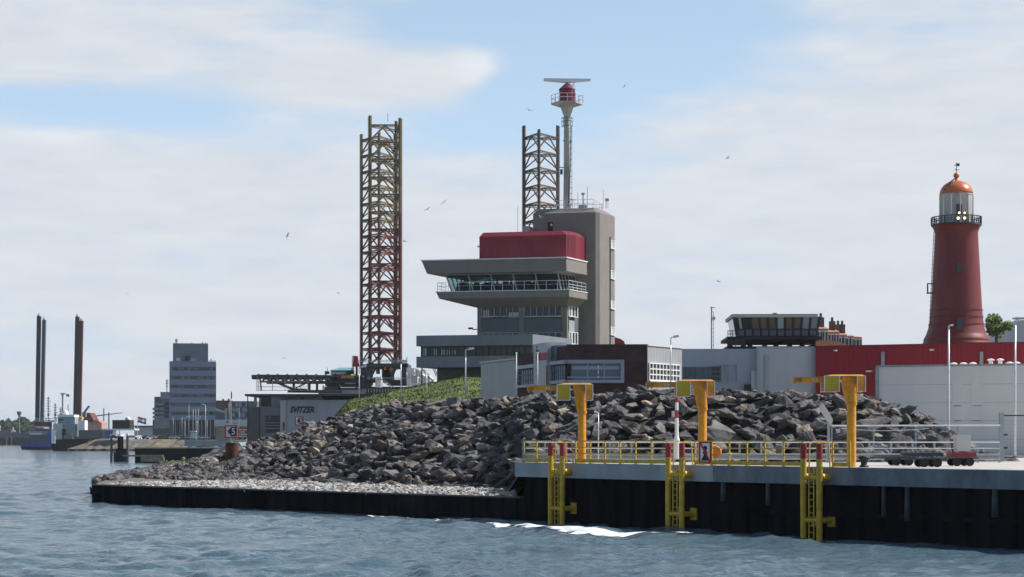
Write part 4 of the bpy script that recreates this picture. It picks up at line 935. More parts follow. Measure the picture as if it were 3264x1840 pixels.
b = MB(); b.box(-.42, .2, -53.5/kk, -50/kk, lz(690), lz(657)); b.build('lantern_window', M['glass'], lh)
b = MB(); pr = [(53*math.cos(t)+0, 620-44*math.sin(t)) for t in [i*math.pi/2/10 for i in range(10)]]; b.lathe([(r/kk, lz(y)) for r, y in pr]+[(5/kk, lz(575.5)), (4/kk, lz(569))], n=40); b.build('dome', M['dome'], lh, smooth=True)
b = MB(); b.lathe([(max(.02, 9.5*math.cos(t))/kk, lz(560-9.5*math.sin(t))) for t in [-math.pi/2+i*math.pi/8 for i in range(9)]], n=20); b.build('ball', M['dome'], lh, smooth=True)
b = MB(); b.bar((0, 0, lz(551)), (0, 0, lz(518)), .07); b.bar((-8/kk, 0, lz(527)), (10/kk, 0, lz(525)), .08); b.bar((-6/kk, 0, lz(541)), (8/kk, 0, lz(541)), .06); b.box(2/kk, 10/kk, -.03, .03, lz(530), lz(521)); b.build('weather_vane', M['dark'], lh)
b = MB()
pts = [(-5, 571), (-14, 575), (-24, 583), (-36, 598), (-45, 612)]
for p, q_ in zip(pts[:-1], pts[1:]): b.bar((p[0]*1.0/kk, -.9, lz(p[1])), (q_[0]/kk, -1.0, lz(q_[1])), .12)
b.build('dome_ladder', M['dark'], lh)
for y_, w_, h_, a in ((863, 14, 30, -.14), (1038, 20, 34, .0)):
    r_ = (74 if y_ < 900 else 87)/kk; x = -9/kk if y_ < 900 else -10/kk; b = MB(); yy = -math.sqrt(r_*r_-x*x)
    b.box(x-w_/2/kk, x+w_/2/kk, yy-.12, yy+.5, lz(y_+h_/2), lz(y_-h_/2)); wo = b.build('window', M['glass'], lh)
    b = MB(); b.box(x-w_/2/kk-.08, x+w_/2/kk+.08, yy-.2, yy+.3, lz(y_+h_/2)-.1, lz(y_+h_/2)); b.box(x-w_/2/kk-.08, x+w_/2/kk+.08, yy-.2, yy+.3, lz(y_-h_/2), lz(y_-h_/2)+.14); b.build('frame', M['tower_red'], wo)
b = MB(); xx = -78/kk
for y0_, y1_ in ((905, 905), (935, 935)): b.bar((xx-16/kk, -.3, lz(y0_)), (xx+4/kk, -.3, lz(y0_)), .12)
b.bar((xx-15.5/kk, -.3, lz(905)), (xx-15.5/kk, -.3, lz(937)), .14); b.box(xx-15/kk, xx+3/kk, -.5, .5, lz(936), lz(933)); b.build('side_balcony', M['dark'], lh)
b = MB()
for i in range(26): y_ = 740+i*13; b.bar((-(69+i*.62)/kk-.12, -.1, lz(y_)), (-(69.6+i*.62)/kk-.12, -.1, lz(y_+13)), .06); b.bar((-(68+i*.62)/kk, -.1, lz(y_)), (-(71+i*.62)/kk-.16, -.1, lz(y_)), .05)
b.build('side_ladder', M['tower_red'], lh)
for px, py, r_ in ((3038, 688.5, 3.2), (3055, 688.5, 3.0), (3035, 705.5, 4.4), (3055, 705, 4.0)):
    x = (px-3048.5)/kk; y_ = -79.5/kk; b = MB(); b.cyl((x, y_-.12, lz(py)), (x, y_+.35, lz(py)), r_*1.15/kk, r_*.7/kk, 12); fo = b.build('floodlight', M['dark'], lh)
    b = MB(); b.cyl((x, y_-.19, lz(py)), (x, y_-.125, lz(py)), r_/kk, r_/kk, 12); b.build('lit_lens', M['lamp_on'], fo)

# ------------------------------------------------------------------ jack-up rig behind the dyke
rg = empty('jackup_rig', (XG(1225, 335), 335, 3.0), 0, 'jack-up rig with tall brown lattice legs and a truss framed helideck', 'rig')
rX, rY, rZ = rg.location
def rigz(py, D): return EYE-(py-HY)/FP*D-rZ
def lattice(name, D, chords, ytop, bot_py, bay_px, over, mats, parent=rg, cw=10, faces=None):
    """triangular leg: chords = (px, depth offset, top row); one mesh for the chords with their racks, one for the bracing"""
    b = MB(); br = MB(); C3 = [Vector((XG(px, D+dd)-rX, D+dd-rY, 0)) for px, dd, yt in chords]
    bot = rigz(bot_py, D); tops = [rigz(yt, D+dd) for px, dd, yt in chords]
    for c, t, (px, dd, yt), cwid in zip(C3, tops, chords, cw):
        w_ = cwid/FP*D; zs_ = bot+(t-bot)*.62
        b.cyl((c.x, c.y, bot), (c.x, c.y, zs_), w_/2, w_/2, 8, 0); b.cyl((c.x, c.y, zs_+.003), (c.x, c.y, t), w_/2, w_/2, 8, 1)
        out = 1 if c.x > sum(q.x for q in C3)/3 else -1
        n = int((t-bot)/.34)
        for i in range(n):
            z = bot+i*.34; b.box(c.x+(out*w_*.42 if out > 0 else out*w_*.42-.16), c.x+(out*w_*.42+.16 if out > 0 else out*w_*.42), c.y-.12, c.y+.12, z, z+.19, 0 if z < zs_ else 1)
    bay = bay_px/FP*D; zt = min(tops)-over/FP*D; k = 0
    while zt-k*bay > bot+.3:
        z = zt-k*bay; mi = 1 if z > bot+(zt-bot)*.62 else 0; z2 = max(bot, z-bay*.86)
        for a, c in faces or ((0, 1), (1, 2), (2, 0)):
            p, q_ = C3[a].copy(), C3[c].copy(); p.z = q_.z = z; br.bar(p, q_, .25, None, mi); m_ = (p+q_)/2
            for e in (p, q_): f_ = e.copy(); f_.z = z2; br.bar(m_, f_, .21, None, mi)
            zz = p.copy(); zz.z = z-bay*.1; z3 = q_.copy(); z3.z = z-bay*.1; br.bar(zz, z3, .14, None, mi)
        k += 1
    lg = b.build(name, mats, parent); br.build('bracing', mats, lg); return lg
RM = [M['rust_rig'], M['olive_rig']]
lattice('rig_leg', 335, ((1180, 0, 369), (1275, 0, 377), (1262, 5.5, 386)), 0, 1175, 55.3, 22, RM, cw=(10.5, 11, 9))
lattice('rig_leg', 366, ((1152.5, 0, 428), (1258, 1, 430), (1207.5, -5, 420)), 0, 1175, 51.2, 14, RM, cw=(9, 8, 8))
lattice('rig_leg', 372, ((1670.5, 0, 401), (1777.5, 0, 401), (1718.5, -6, 412.5)), 0, 1210, 53.8, 12, [M['rust_rig'], mat('dark_rig_brown', (.12, .085, .06), .7, var=.25, scale=.8)], cw=(10.5, 10.5, 8.5))
D = 330
def rb(mb, pa, pb_, ya, yb, y0, y1, mi=0): mb.box(XG(pa, D)-rX, XG(pb_, D)-rX, y0-rY+D, y1-rY+D, rigz(yb, D), rigz(ya, D), mi)
def rp(px, py, dd=0): return (XG(px, D)-rX, D+dd-rY, rigz(py, D))
b = MB(); b.bar(rp(1230, 372, 5), rp(1230, 344, 5), .07); b.build('aerial', M['dark'], rg)
# jacking frame
b = MB(); rb(b, 1171, 1302, 1160, 1172, -2, 9); rb(b, 1152, 1173, 1165, 1240, -2, 9); rb(b, 1281, 1300, 1166, 1212, -2, 9)
b.add([Vector(rp(1300, 1166, -2)), Vector(rp(1303, 1200, -2)), Vector(rp(1310, 1212, -2)), Vector(rp(1298, 1212, -2))], [(3, 2, 1, 0)])
b.bar(rp(1262, 1174, -1.5), rp(1244, 1212, -1.5), .55); b.bar(rp(1234, 1172, -1), rp(1252, 1192, -1), .4); b.bar(rp(1265, 1173, -1.5), rp(1252, 1190, -1.5), .3)
b.bar(rp(1200, 1173, -1.5), rp(1184, 1202, -1.5), .4); b.bar(rp(1186, 1172, -1.5), rp(1186, 1230, -1.5), .5); b.bar(rp(1174, 1240, -1.4), rp(1198, 1205, -1.4), .35)
b.bar(rp(1222, 1174, 0), rp(1222, 1212, 0), .5); b.bar(rp(1230, 1174, 2), rp(1230, 1212, 2), .8); b.build('jacking_frame', M['dark'], rg)
b = MB(); rb(b, 1170, 1312, 1212, 1216, -3, 9); rb(b, 1236, 1310, 1216, 1226, -1, 9); rb(b, 1150, 1310, 1233, 1262, 0, 9); b.build('hull', M['dark'], rg)
b = MB(); rb(b, 1203, 1221, 1204, 1211, -4, -1.5); 
for px in (1208, 1216): b.cyl(rp(px, 1237, -3), rp(px, 1213, -3), .42, .42, 10)
b.build('white_tank', M['white'], rg)
b = MB(); rb(b, 1231, 1250, 1182, 1210, 3, 6); rb(b, 1196, 1206, 1174, 1190, 2, 4); b.build('deck_cabin', M['offwhite'], rg)
b = MB(); rb(b, 1226, 1240, 1172, 1180, -1.2, 0); b.bar(rp(1246, 1174, -1), rp(1256, 1188, -1), .5); b.build('yellow_gear', M['orange'], rg)
b = MB()
for y_ in (1150, 1154): b.bar(rp(1144, y_, -2), rp(1300, y_, -2), .07)
for k in range(20): b.bar(rp(1144+k*8.2, 1149, -2), rp(1144+k*8.2, 1160, -2), .06)
for y_ in (1206, 1209): b.bar(rp(1172, y_, -3), rp(1310, y_, -3), .06)
b.bar(rp(1228, 1215, -3), rp(1258, 1236, -3), .14); b.bar(rp(1224, 1219, -3), rp(1254, 1238, -3), .14)
for k in range(12): b.bar(rp(1160+k*9, 1240, -2.5), rp(1160+k*9, 1252, -2.5), .16)
b.build('walkway_railings', M['galv_dull'], rg)
b = MB(); rb(b, 1284, 1298, 1150, 1153, -2, 0); rb(b, 1296, 1299, 1148, 1170, -2, -1); rb(b, 1283, 1295, 1155, 1162, -2, 0); b.bar(rp(1297.5, 1140, -1), rp(1297.5, 1148, -1), .3); b.build('white_locker', M['white'], rg)
b = MB(); b.bar(rp(1133, 1170, -1), rp(1136, 1136, -1), .75); b.bar(rp(1144, 1170, -1), rp(1137, 1138, -1), .45); b.bar(rp(1137, 1170, -1), rp(1137, 1140, -1), .35); o = b.build('red_derrick', M['redcap'], rg)
b = MB()
for px in (1124.5, 1129): b.bar(rp(px, 1135, -1), rp(px, 1185, -1), .12)
for k in range(12): b.bar(rp(1124.5, 1137+k*4, -1), rp(1129, 1137+k*4, -1), .08)
b.build('ladder', M['galv_dull'], rg)
# helideck
b = MB(); b.loft([rp(830, 1206, -7), rp(1165, 1206, -7), rp(1165, 1206, 9), rp(822, 1206, 9)], [rp(838, 1198.5, -7), rp(1165, 1201, -7), rp(1165, 1197, 9), rp(828, 1197, 9)]); b.build('helideck_plate', M['dark'], rg)
b = MB(); rb(b, 822, 840, 1200, 1213, -8, -5)
for k in range(11): b.bar(rp(842+k*30, 1200, -7.5), rp(842+k*30, 1197, -7.5), .3)
b.bar(rp(845, 1220, -6), rp(1150, 1221, -6), .32)
for k in range(13): b.bar(rp(850+k*23, 1220, -6), rp(862+k*23, 1207, -6), .22); b.bar(rp(874+k*23, 1220, -6), rp(862+k*23, 1207, -6), .22)
for k in range(9): b.bar(rp(850+k*35, 1220, 2), rp(868+k*35, 1207, 2), .2); b.bar(rp(886+k*35, 1220, 2), rp(868+k*35, 1207, 2), .2)
b.bar(rp(845, 1219, 2), rp(1150, 1219, 2), .45); b.bar(rp(846, 1207, -7), rp(850, 1248, -7), .22); b.bar(rp(893, 1221, -6), rp(955, 1248, -6), .42); b.bar(rp(955, 1240, -6), rp(1000, 1220, -6), .2); b.bar(rp(950, 1236, -2), rp(982, 1220, -2), .15)
for px in (947, 996, 1020): b.bar(rp(px, 1221, -5), rp(px, 1250, -5), .38)
b.bar(rp(930, 1250, -6), rp(1100, 1252, -6), .5); b.bar(rp(940, 1245, -6), rp(990, 1247, -6), .5); b.build('helideck_truss', M['dark'], rg)
b = MB()
for y_ in (1221.5, 1237, 1248): b.bar(rp(836, y_, -7), rp(1000, y_, -7), .09)
for px in (836, 842, 848, 885, 924, 972, 995): b.bar(rp(px, 1212, -7), rp(px, 1249, -7), .1)
b.build('walkway', M['galv_dull'], rg)
b = MB(); rb(b, 1019, 1165, 1244, 1262, -2, 8); rb(b, 1035, 1078, 1233, 1244, -1, 7); rb(b, 1090, 1168, 1236, 1244, -1, 7); rb(b, 1030, 1032, 1229, 1245, -1, 0); b.build('deck_house', M['cap'], rg)
b = MB(); rb(b, 1042, 1165, 1208, 1232, -3, 5); b.build('equipment_deck', M['dark'], rg)
b = MB()
for pa, pb_, ya, yb in ((1045, 1062, 1205, 1222), (1110, 1116, 1200, 1204), (1105, 1140, 1222, 1226), (1086, 1092, 1229, 1233)): b = MB(); rb(b, pa, pb_, ya, yb, -3.6, -3.05); b.build('deck_gear', M['galv_dull'], rg)
b = MB(); 
for y_ in (1203, 1206, 1209): b.bar(rp(1100, y_, -7.2), rp(1140, y_, -7.2), .1)
b.build('yellow_railing', M['yellow'], rg)
b = MB(); rb(b, 1062, 1120, 1187, 1197, -5, 4); o = b.build('bridge_house', M['offwhite'], rg)
b = MB(); b.loft([rp(1060, 1184, -5), rp(1122, 1184, -5), rp(1122, 1184, 4), rp(1060, 1184, 4)], [rp(1088, 1174, -3), rp(1124, 1174, -3), rp(1124, 1174, 3), rp(1088, 1174, 3)]); b.build('bridge_roof', M['teal'], rg)
b = MB(); rb(b, 1063, 1119, 1184.2, 1187.5, -4.8, 3)
for px in range(1068, 1115, 6): rb(b, px, px+3.5, 1184.5, 1189, -5.1, -5.02)
b.build('bridge_windows', M['glass'], rg)
b = MB(); b.cyl(rp(1120, 1192, -5.5), rp(1120, 1192, -4.5), .45, .45, 12); b.cyl(rp(1130, 1190, -5.5), rp(1130, 1190, -4.5), .38, .38, 12); b.bar(rp(1052, 1195, -5), rp(1052, 1175, -5), .08); rb(b, 1045, 1058, 1187, 1196, -5.5, -4.5); b.build('winch', M['dark'], rg)
b = MB(); rb(b, 1138, 1144, 1170, 1240, -3, -2.2); b.build('yellow_brown_post', M['rust_rig'], rg)
# white sheeted scaffold beside it
D2 = 300; ws = empty('sheeted_scaffold', (XG(1345, D2), D2, 9.0), 0, 'scaffold wrapped in crinkled white sheeting between rig and control building', 'scaffold')
b = MB(); n = 16; pts = []
rr2 = random.Random(2)
vs = []; top = [1171, 1171, 1173, 1174, 1173, 1175, 1177, 1176, 1178, 1181, 1186, 1190, 1196, 1203, 1209, 1214, 1217]
for i in range(n+1):
    px = 1296+i*6.3
    for j in range(7): t = j/6; p = P(px, top[i]+(1232-top[i])*t, D2+rr2.uniform(-.5, .5)); vs.append((p.x-ws.location.x, p.y-D2+(i % 2)*.3, p.z-9))
b.add(vs, [(i*7+j, i*7+j+1, (i+1)*7+j+1, (i+1)*7+j) for i in range(n) for j in range(6)])
b.add([(vs[0][0], 3, -2), (vs[-1][0], 3, -2), (vs[-1][0], 3, 0), (vs[0][0], 3, 4.4)], [(0, 1, 2, 3)])
b.build('sheeting', M['white'], ws)
b = MB()
for px in (1379, 1384): p = P(px, 1172, D2-1); q_ = P(px+12, 1200, D2-1); b.bar((p.x-ws.location.x, -1, p.z-9), (q_.x-ws.location.x, -1, q_.z-9), .15)
b.build('pole', M['galv_dull'], ws)
bx_ = empty('site_cabin', P(1322, 1222, 262), 0, 'small beige site cabin at the top edge of the grass dyke', 'cabin')
b = MB(); k_ = 262/FP; b.box(-10*k_, 10*k_, -.8, .8, 0, 22*k_); b.build('body', M['offwhite'], bx_); b = MB(); b.box(-10.5*k_, 10.5*k_, -.9, .9, 22*k_, 23.4*k_); b.build('roof', M['galv_dull'], bx_)

# ------------------------------------------------------------------ flat roofed grey harbour office with lettering
fo_ = Fr(1200, 262, 1.5, zb=2.9); of = fo_.root('harbour_office', 'blue grey flat roofed harbour office with dark overhanging roof and big italic lettering', 'building')
def ob(name, m, pa, pb_, ya, yb, v0, v1, par=of):
    b = MB(); b.box(fo_.u(pa, v0), fo_.u(pb_, v0), v0, v1, fo_.z(yb, fo_.u((pa+pb_)/2, v0), v0), fo_.z(ya, fo_.u((pa+pb_)/2, v0), v0)); return b.build(name, m, par)
ob('roof', M['dark'], 780, 1190, 1256, 1262.5, -2.5, 14)
ob('upper_wall', M['bluegrey'], 865, 1030, 1262.8, 1400, .2, 12)
ob('main_wall', M['bluegrey'], 893, 1200, 1275, 1425, -.8, 12)
ob('upper_recess', M['black'], 1030, 1190, 1263, 1274.5, .4, 12)
ob('stair_wall', M['grey_clad'], 893, 911, 1276, 1425, -1.0, -.81)
ob('low_wall', M['wing'], 829, 893, 1296, 1425, -.3, 8)
ob('side_wall', M['taupe_d'], 790, 826, 1298, 1425, -.5, 8)
ob('glazed_bay', M['glass'], 829, 865, 1263, 1295.5, .3, 6)
b = MB()
for px, w_ in ((789.5, 2.4), (827, 2.6)): u_ = fo_.u(px, -1.5); b.box(u_-w_/2*.043, u_+w_/2*.043, -1.6, -1.4, 0, fo_.z(1262.6, u_, -1.5))
b.build('column', M['dark'], of)
ob('white_post', M['offwhite'], 809, 817, 1263, 1297, .5, 1)
wo = ob('window', M['glass'], 846, 892, 1325, 1337, -.42, -.32)
ob('frame', M['bluegrey'], 859, 861, 1325, 1337, -.46, -.425, wo)
wo = ob('window', M['glass'], 846, 892, 1338, 1380, -.42, -.32)
b = MB()
for y_ in (1347, 1356, 1365): b.box(fo_.u(846, -.45), fo_.u(892, -.45), -.47, -.43, fo_.z(y_+1.5, -15), fo_.z(y_, -15))
b.build('frame', M['bluegrey'], wo)
ob('window', M['glass_l'], 898, 906, 1298, 1317, -1.04, -1.01)
ob('window', M['glass'], 958, 968, 1267, 1273, .12, .19)
ob('door', M['rust_rig'], 901, 907, 1345, 1372, -1.04, -1.01)
uc = fo_.u(962, -.85); zc = fo_.z(1307, uc, -.85)
text_obj('SVITZER', 1.12, M['letters'], of, uc, -.85, zc, 'lettering', bold=.055, shear=.3, sx=.80)

# ------------------------------------------------------------------ posts, lamps, poles
def lamp(px, ybase, ytop, D, arm, w_, label, cat='street lamp', name='street_lamp', group='street lamps', heads=1):
    k_ = D/FP; z0 = EYE-(ybase-HY)*k_; H_ = (ybase-ytop)*k_
    r_ = empty(name, (XG(px, D), D, z0), 0, label, cat, group)
    b = MB(); b.cyl((0, 0, 0), (0, 0, H_), w_*k_/2, w_*k_*.35, 10); b.build('pole', M['galv'], r_, smooth=True)
    b = MB(); L_ = arm*k_
    if arm: b.bar((0, 0, H_), (L_*.4, 0, H_+abs(L_)*.14), w_*k_*.6); 
    b.wall([(L_*.35 if arm else -.3, H_-.02), (L_ if arm else .3, H_+abs(L_)*.10), (L_*.95 if arm else .3, H_+abs(L_)*.2+.08), (L_*.35 if arm else -.3, H_+abs(L_)*.16+.06)], -.16, .16); b.build('lamp_head', M['white'], r_)
    return r_
lamp(1484, 1262, 1116, 142, 28, 5, 'tallest street lamp in front of the grass dyke beside the grey shed')
lamp(1145, 1278, 1172, 163, 22, 4, 'leftmost street lamp on the grass dyke, before the rig leg')
lamp(1360, 1274, 1183, 160, -13, 3.6, 'short street lamp with head bent left on the dark shaded grass')
lamp(2138, 1260, 1077, 135, 26, 4.5, 'tall street lamp in front of the white barred windows')
lamp(3024, 1458, 1040, 128, 14, 8, 'thick tall lamp post in front of the lighthouse foot')
lamp(3236, 1458, 1024, 128, 16, 8, 'tall lamp post at the right edge in front of the pale hall')
lamp(1907.5, 1470, 1316, 98.6, -14, 4, 'low lamp post with flat head between first and second davit', heads=1)
lamp(1278, 1272, 1150, 161, 0, 4, 'thin grey pole on the grass dyke with a bar head', cat='pole', name='thin_pole', group=None)
def pole(px, ybase, ytop, D, w_, label, ball=0, group='flagpoles', name='flagpole', m='white'):
    k_ = D/FP; r_ = empty(name, (XG(px, D), D, EYE-(ybase-HY)*k_), 0, label, name.replace('_', ' '), group); H_ = (ybase-ytop)*k_
    b = MB(); b.cyl((0, 0, 0), (0, 0, H_), w_*k_/2, w_*k_*.36, 10); b.build('pole', M[m], r_, smooth=True)
    if ball: b = MB(); b.lathe([(max(.01, ball*math.cos(t))*k_, H_+ball*k_*math.sin(t)+ball*k_*.6) for t in [-math.pi/2+i*math.pi/6 for i in range(7)]], n=10); b.build('ball', M['white'], r_, smooth=True)
    return r_
p_ = pole(1646, 1256, 1128, 133, 4.2, 'left white flagpole before the brick wing', 3)
p_ = pole(1713.5, 1256, 1128, 133, 4.2, 'right white flagpole, beside the white name panel', 3)
# tall mast behind the grey halls
k_ = 190/FP; r_ = empty('lattice_mast', (XG(2268, 190), 190, 5), 0, 'thin grey mast with ladder rising behind the long grey hall', 'mast'); zt = EYE+(HY-978)*k_-5
b = MB(); b.cyl((0, 0, 0), (0, 0, zt), 2.6*k_, 2.2*k_, 8); b.build('pole', M['galv_dull'], r_)
b = MB()
for i in range(26): z_ = zt-.5-i*.42; b.bar((0, -.1, z_), (.18, -.1, z_), .04)
b.bar((.19, -.1, zt-11), (.19, -.1, zt-.5), .05); b.box(.1, .35, -.15, .05, zt-1.3, zt-1.0); b.bar((-.15, 0, zt-.1), (.38, 0, zt-.1), .07); b.build('ladder', M['mast'], r_)
# red sail roof behind the tower
r_ = empty('red_canopy', (XG(1975, 245), 245, 12), 0, 'pinkish red sloping canopy behind the foot of the stair tower', 'canopy'); k_ = 245/FP
b = MB(); b.wall([((1945-1975)*k_, (HY-1104)*k_+EYE-12), (15*k_, (HY-1104)*k_+EYE-12), (12*k_, (HY-1091)*k_+EYE-12), (0, (HY-1083)*k_+EYE-12), (-24*k_, (HY-1076)*k_+EYE-12)], -2, 6); b.build('cloth', M['redcap'], r_)

# ------------------------------------------------------------------ pavilion on stilts
fv = Fr(2604, 196, 2, zb=8); pv = fv.root('lookout_pavilion', 'glazed pavilion with pale roof on dark stilts above the grey hall', 'building')
def pb2(name, m, pa, pb_, ya, yb, v0, v1, par=pv):
    b = MB(); b.box(fv.u(pa, v0), fv.u(pb_, v0), v0, v1, fv.z(yb, 0, v0), fv.z(ya, 0, v0)); return b.build(name, m, par)
pb2('roof', M['offwhite'], 2333.6, 2607, 1002, 1011, -1.0, 8); pb2('roof_edge', M['dark'], 2333, 2608, 1001, 1002, -1.05, 8.1)
b = MB(); l0, l1, r0 = fv.u(2348), fv.u(2336), fv.u(2603); za, zb_ = fv.z(1072), fv.z(1011.2)
b.loft([(l0, 0, za), (r0, 0, za), (r0, 7, za), (l0, 7, za)], [(l1, -.7, zb_), (r0+.2, -.7, zb_), (r0+.2, 7, zb_), (l1, 7, zb_)]); b.build('glazing', M['glass'], pv)
b = MB()
for k in range(11):
    t = k/10; b.bar((l0+(r0-l0)*t, -.04, za), (l1+(r0+.2-l1)*t, -.76, zb_), .16)
for yy, tt in ((1049.5, .37), ): b.bar((l0+(l1-l0)*tt, -.3, fv.z(1050)), (r0, -.3, fv.z(1050)), .12)
b.build('frame', M['dark'], pv)
cols = ['glass_l', None, 'blind', 'blind', 'blind', 'glass_l', 'blind', 'blind', 'bluegrey', 'bluegrey']
M['blind'] = mat('brown_blind', (.20, .15, .12), .8)
for k, c in enumerate(cols):
    if not c: continue
    t0, t1 = (k+.14)/10, (k+.86)/10; b = MB(); z0_, z1_ = fv.z(1048), fv.z(1013)
    if k == 0: t0, t1 = .055, .085
    f0, f1 = (z0_-za)/(zb_-za), (z1_-za)/(zb_-za)
    def pt(t, f_): return (l0+(r0-l0)*t+((l1-l0)*(1-t)+.2*t)*f_, -.7*f_-.03, za+(zb_-za)*f_)
    b.add([pt(t0, f0), pt(t1, f0), pt(t1, f1), pt(t0, f1)]+[(p[0], p[1]+.02, p[2]) for p in (pt(t0, f0), pt(t1, f0), pt(t1, f1), pt(t0, f1))], [(0, 1, 2, 3), (7, 6, 5, 4), (0, 4, 5, 1), (1, 5, 6, 2), (2, 6, 7, 3), (3, 7, 4, 0)]); b.build('blind', M[c], pv)
b = MB()
for k in range(10):
    t0, t1 = (k+.1)/10, (k+.9)/10; b.box(l0+(r0-l0)*t0, l0+(r0-l0)*t1, -.42, -.36, fv.z(1071), fv.z(1053))
b.build('parapet_panels', M['slate'], pv)
pb2('floor_slab', M['black'], 2318, 2620, 1072.5, 1082, -1, 8); pb2('under_floor', M['black'], 2345, 2600, 1082, 1090, 0, 7)
b = MB()
for px in (2330, 2372, 2393, 2440, 2476, 2520, 2560, 2595): b = MB(); b.bar((fv.u(px), 1, fv.z(1082)), (fv.u(px), 1, -2), .5); b.build('stilt', M['black'], pv)
b = MB(); b.bar((fv.u(2340), 0, fv.z(1080)), (fv.u(2366), 0, fv.z(1092)), .35)
b.build('stair_beam', M['black'], pv)
pb2('base_slab', M['black'], 2316, 2602, 1103.5, 1112, -.5, 8)
b = MB()
for y_ in (1056, 1066): b.bar((fv.u(2318), -.9, fv.z(y_)), (fv.u(2346), -.9, fv.z(y_)), .07)
for px in (2318, 2325, 2332, 2345): b.bar((fv.u(px), -.9, fv.z(1054)), (fv.u(px), -.9, fv.z(1074)), .07)
for y_ in (1085, 1090, 1096, 1101): b.bar((fv.u(2317), -.9, fv.z(y_)), (fv.u(2376), -.9, fv.z(y_)), .1)
for px in (2317, 2330, 2342): b.bar((fv.u(px), -.9, fv.z(1080)), (fv.u(px), -.9, fv.z(1104)), .1)
b.build('stair_railing', M['dark'], pv)
b = MB()
for px in (2476, 2483): b.box(fv.u(px)-.1, fv.u(px)+.1, 3, 3.3, fv.z(1001), fv.z(991))
b.box(fv.u(2474), fv.u(2486), 3, 3.3, fv.z(993), fv.z(991.5)); b.build('roof_vent', M['offwhite'], pv)
# terrace of houses running away behind it
HS = [(2604, 2640, 1036, 1048, 300), (2640, 2676, 1047, 1058, 318), (2676, 2700, 1056, 1068, 336), (2700, 2722, 1066, 1072, 355), (2722, 2748, 1070, 1075, 372)]
HL = ['nearest pink brick house with orange roof beside the glazed pavilion', 'second pink terraced house from the pavilion, with wide brick chimney', 'middle pink terraced house with double chimney', 'second last pink terraced house with low roof', 'farthest pink terraced house at the right end of the row']
for (pa, pb_, yt, ye, D), lb in zip(HS, HL):
    k_ = D/FP; r_ = empty('terraced_house', (XG((pa+pb_)/2, D), D, 6), 0, lb, 'house', 'row of pink terraced houses'); hw = (pb_-pa)/2*k_; ze = EYE+(HY-ye)*k_-6; zt = EYE+(HY-yt)*k_-6
    b = MB(); b.box(-hw+.02, hw-.02, 0, 9, 0, ze); b.build('wall', M['pink'], r_)
    b = MB(); b.add([(-hw, -.3, ze), (hw, -.3, ze), (hw, 9.3, ze), (-hw, 9.3, ze), (-hw, 4.5, zt+.4), (hw, 4.5, zt+.1)], [(0, 1, 5, 4), (1, 2, 5), (2, 3, 4, 5), (3, 0, 4), (3, 2, 1, 0)]); rf = b.build('roof', M['tile'], r_)
    if D < 350:
        for q_ in ((.62,) if D < 330 else (.2, .75)):
            b = MB(); x = -hw+2*hw*q_; b.box(x-.5, x+.4, 2.2, 3.4, ze, zt+1.35); b.box(x-.25, x+.1, 2.5, 2.9, zt+1.35, zt+2.0); b.build('chimney', M['darkbrick'], rf)
    for q_ in (.25, .7):
        b = MB(); x = -hw+2*hw*q_; b.box(x-.35, x+.35, -.06, 0, ze-1.9, ze-.5); wo = b.build('window', M['glass'], r_); b = MB(); b.box(x-.45, x+.45, -.1, -.062, ze-.5, ze-.35); b.box(x-.04, x+.04, -.1, -.062, ze-1.9, ze-.502); b.build('frame', M['white'], wo)
b = MB()
D = 262; k_ = D/FP; r_ = empty('orange_roof_building', (XG(2650, D), D, 6), 0, 'low orange tiled roof in front of the terrace, right of the pavilion', 'roofed building')
b = MB(); pts = [(2594, 1108), (2730, 1108), (2690, 1098), (2660, 1090), (2640, 1086), (2594, 1088)]; b.wall([((p[0]-2650)*k_, EYE+(HY-p[1])*k_-6) for p in pts], -1, 5); b.build('roof', M['tile'], r_)
b = MB(); b.box(-56*k_, 80*k_, -.9, 4.9, 0, EYE+(HY-1108)*k_-6.003); b.build('wall', M['pink'], r_)
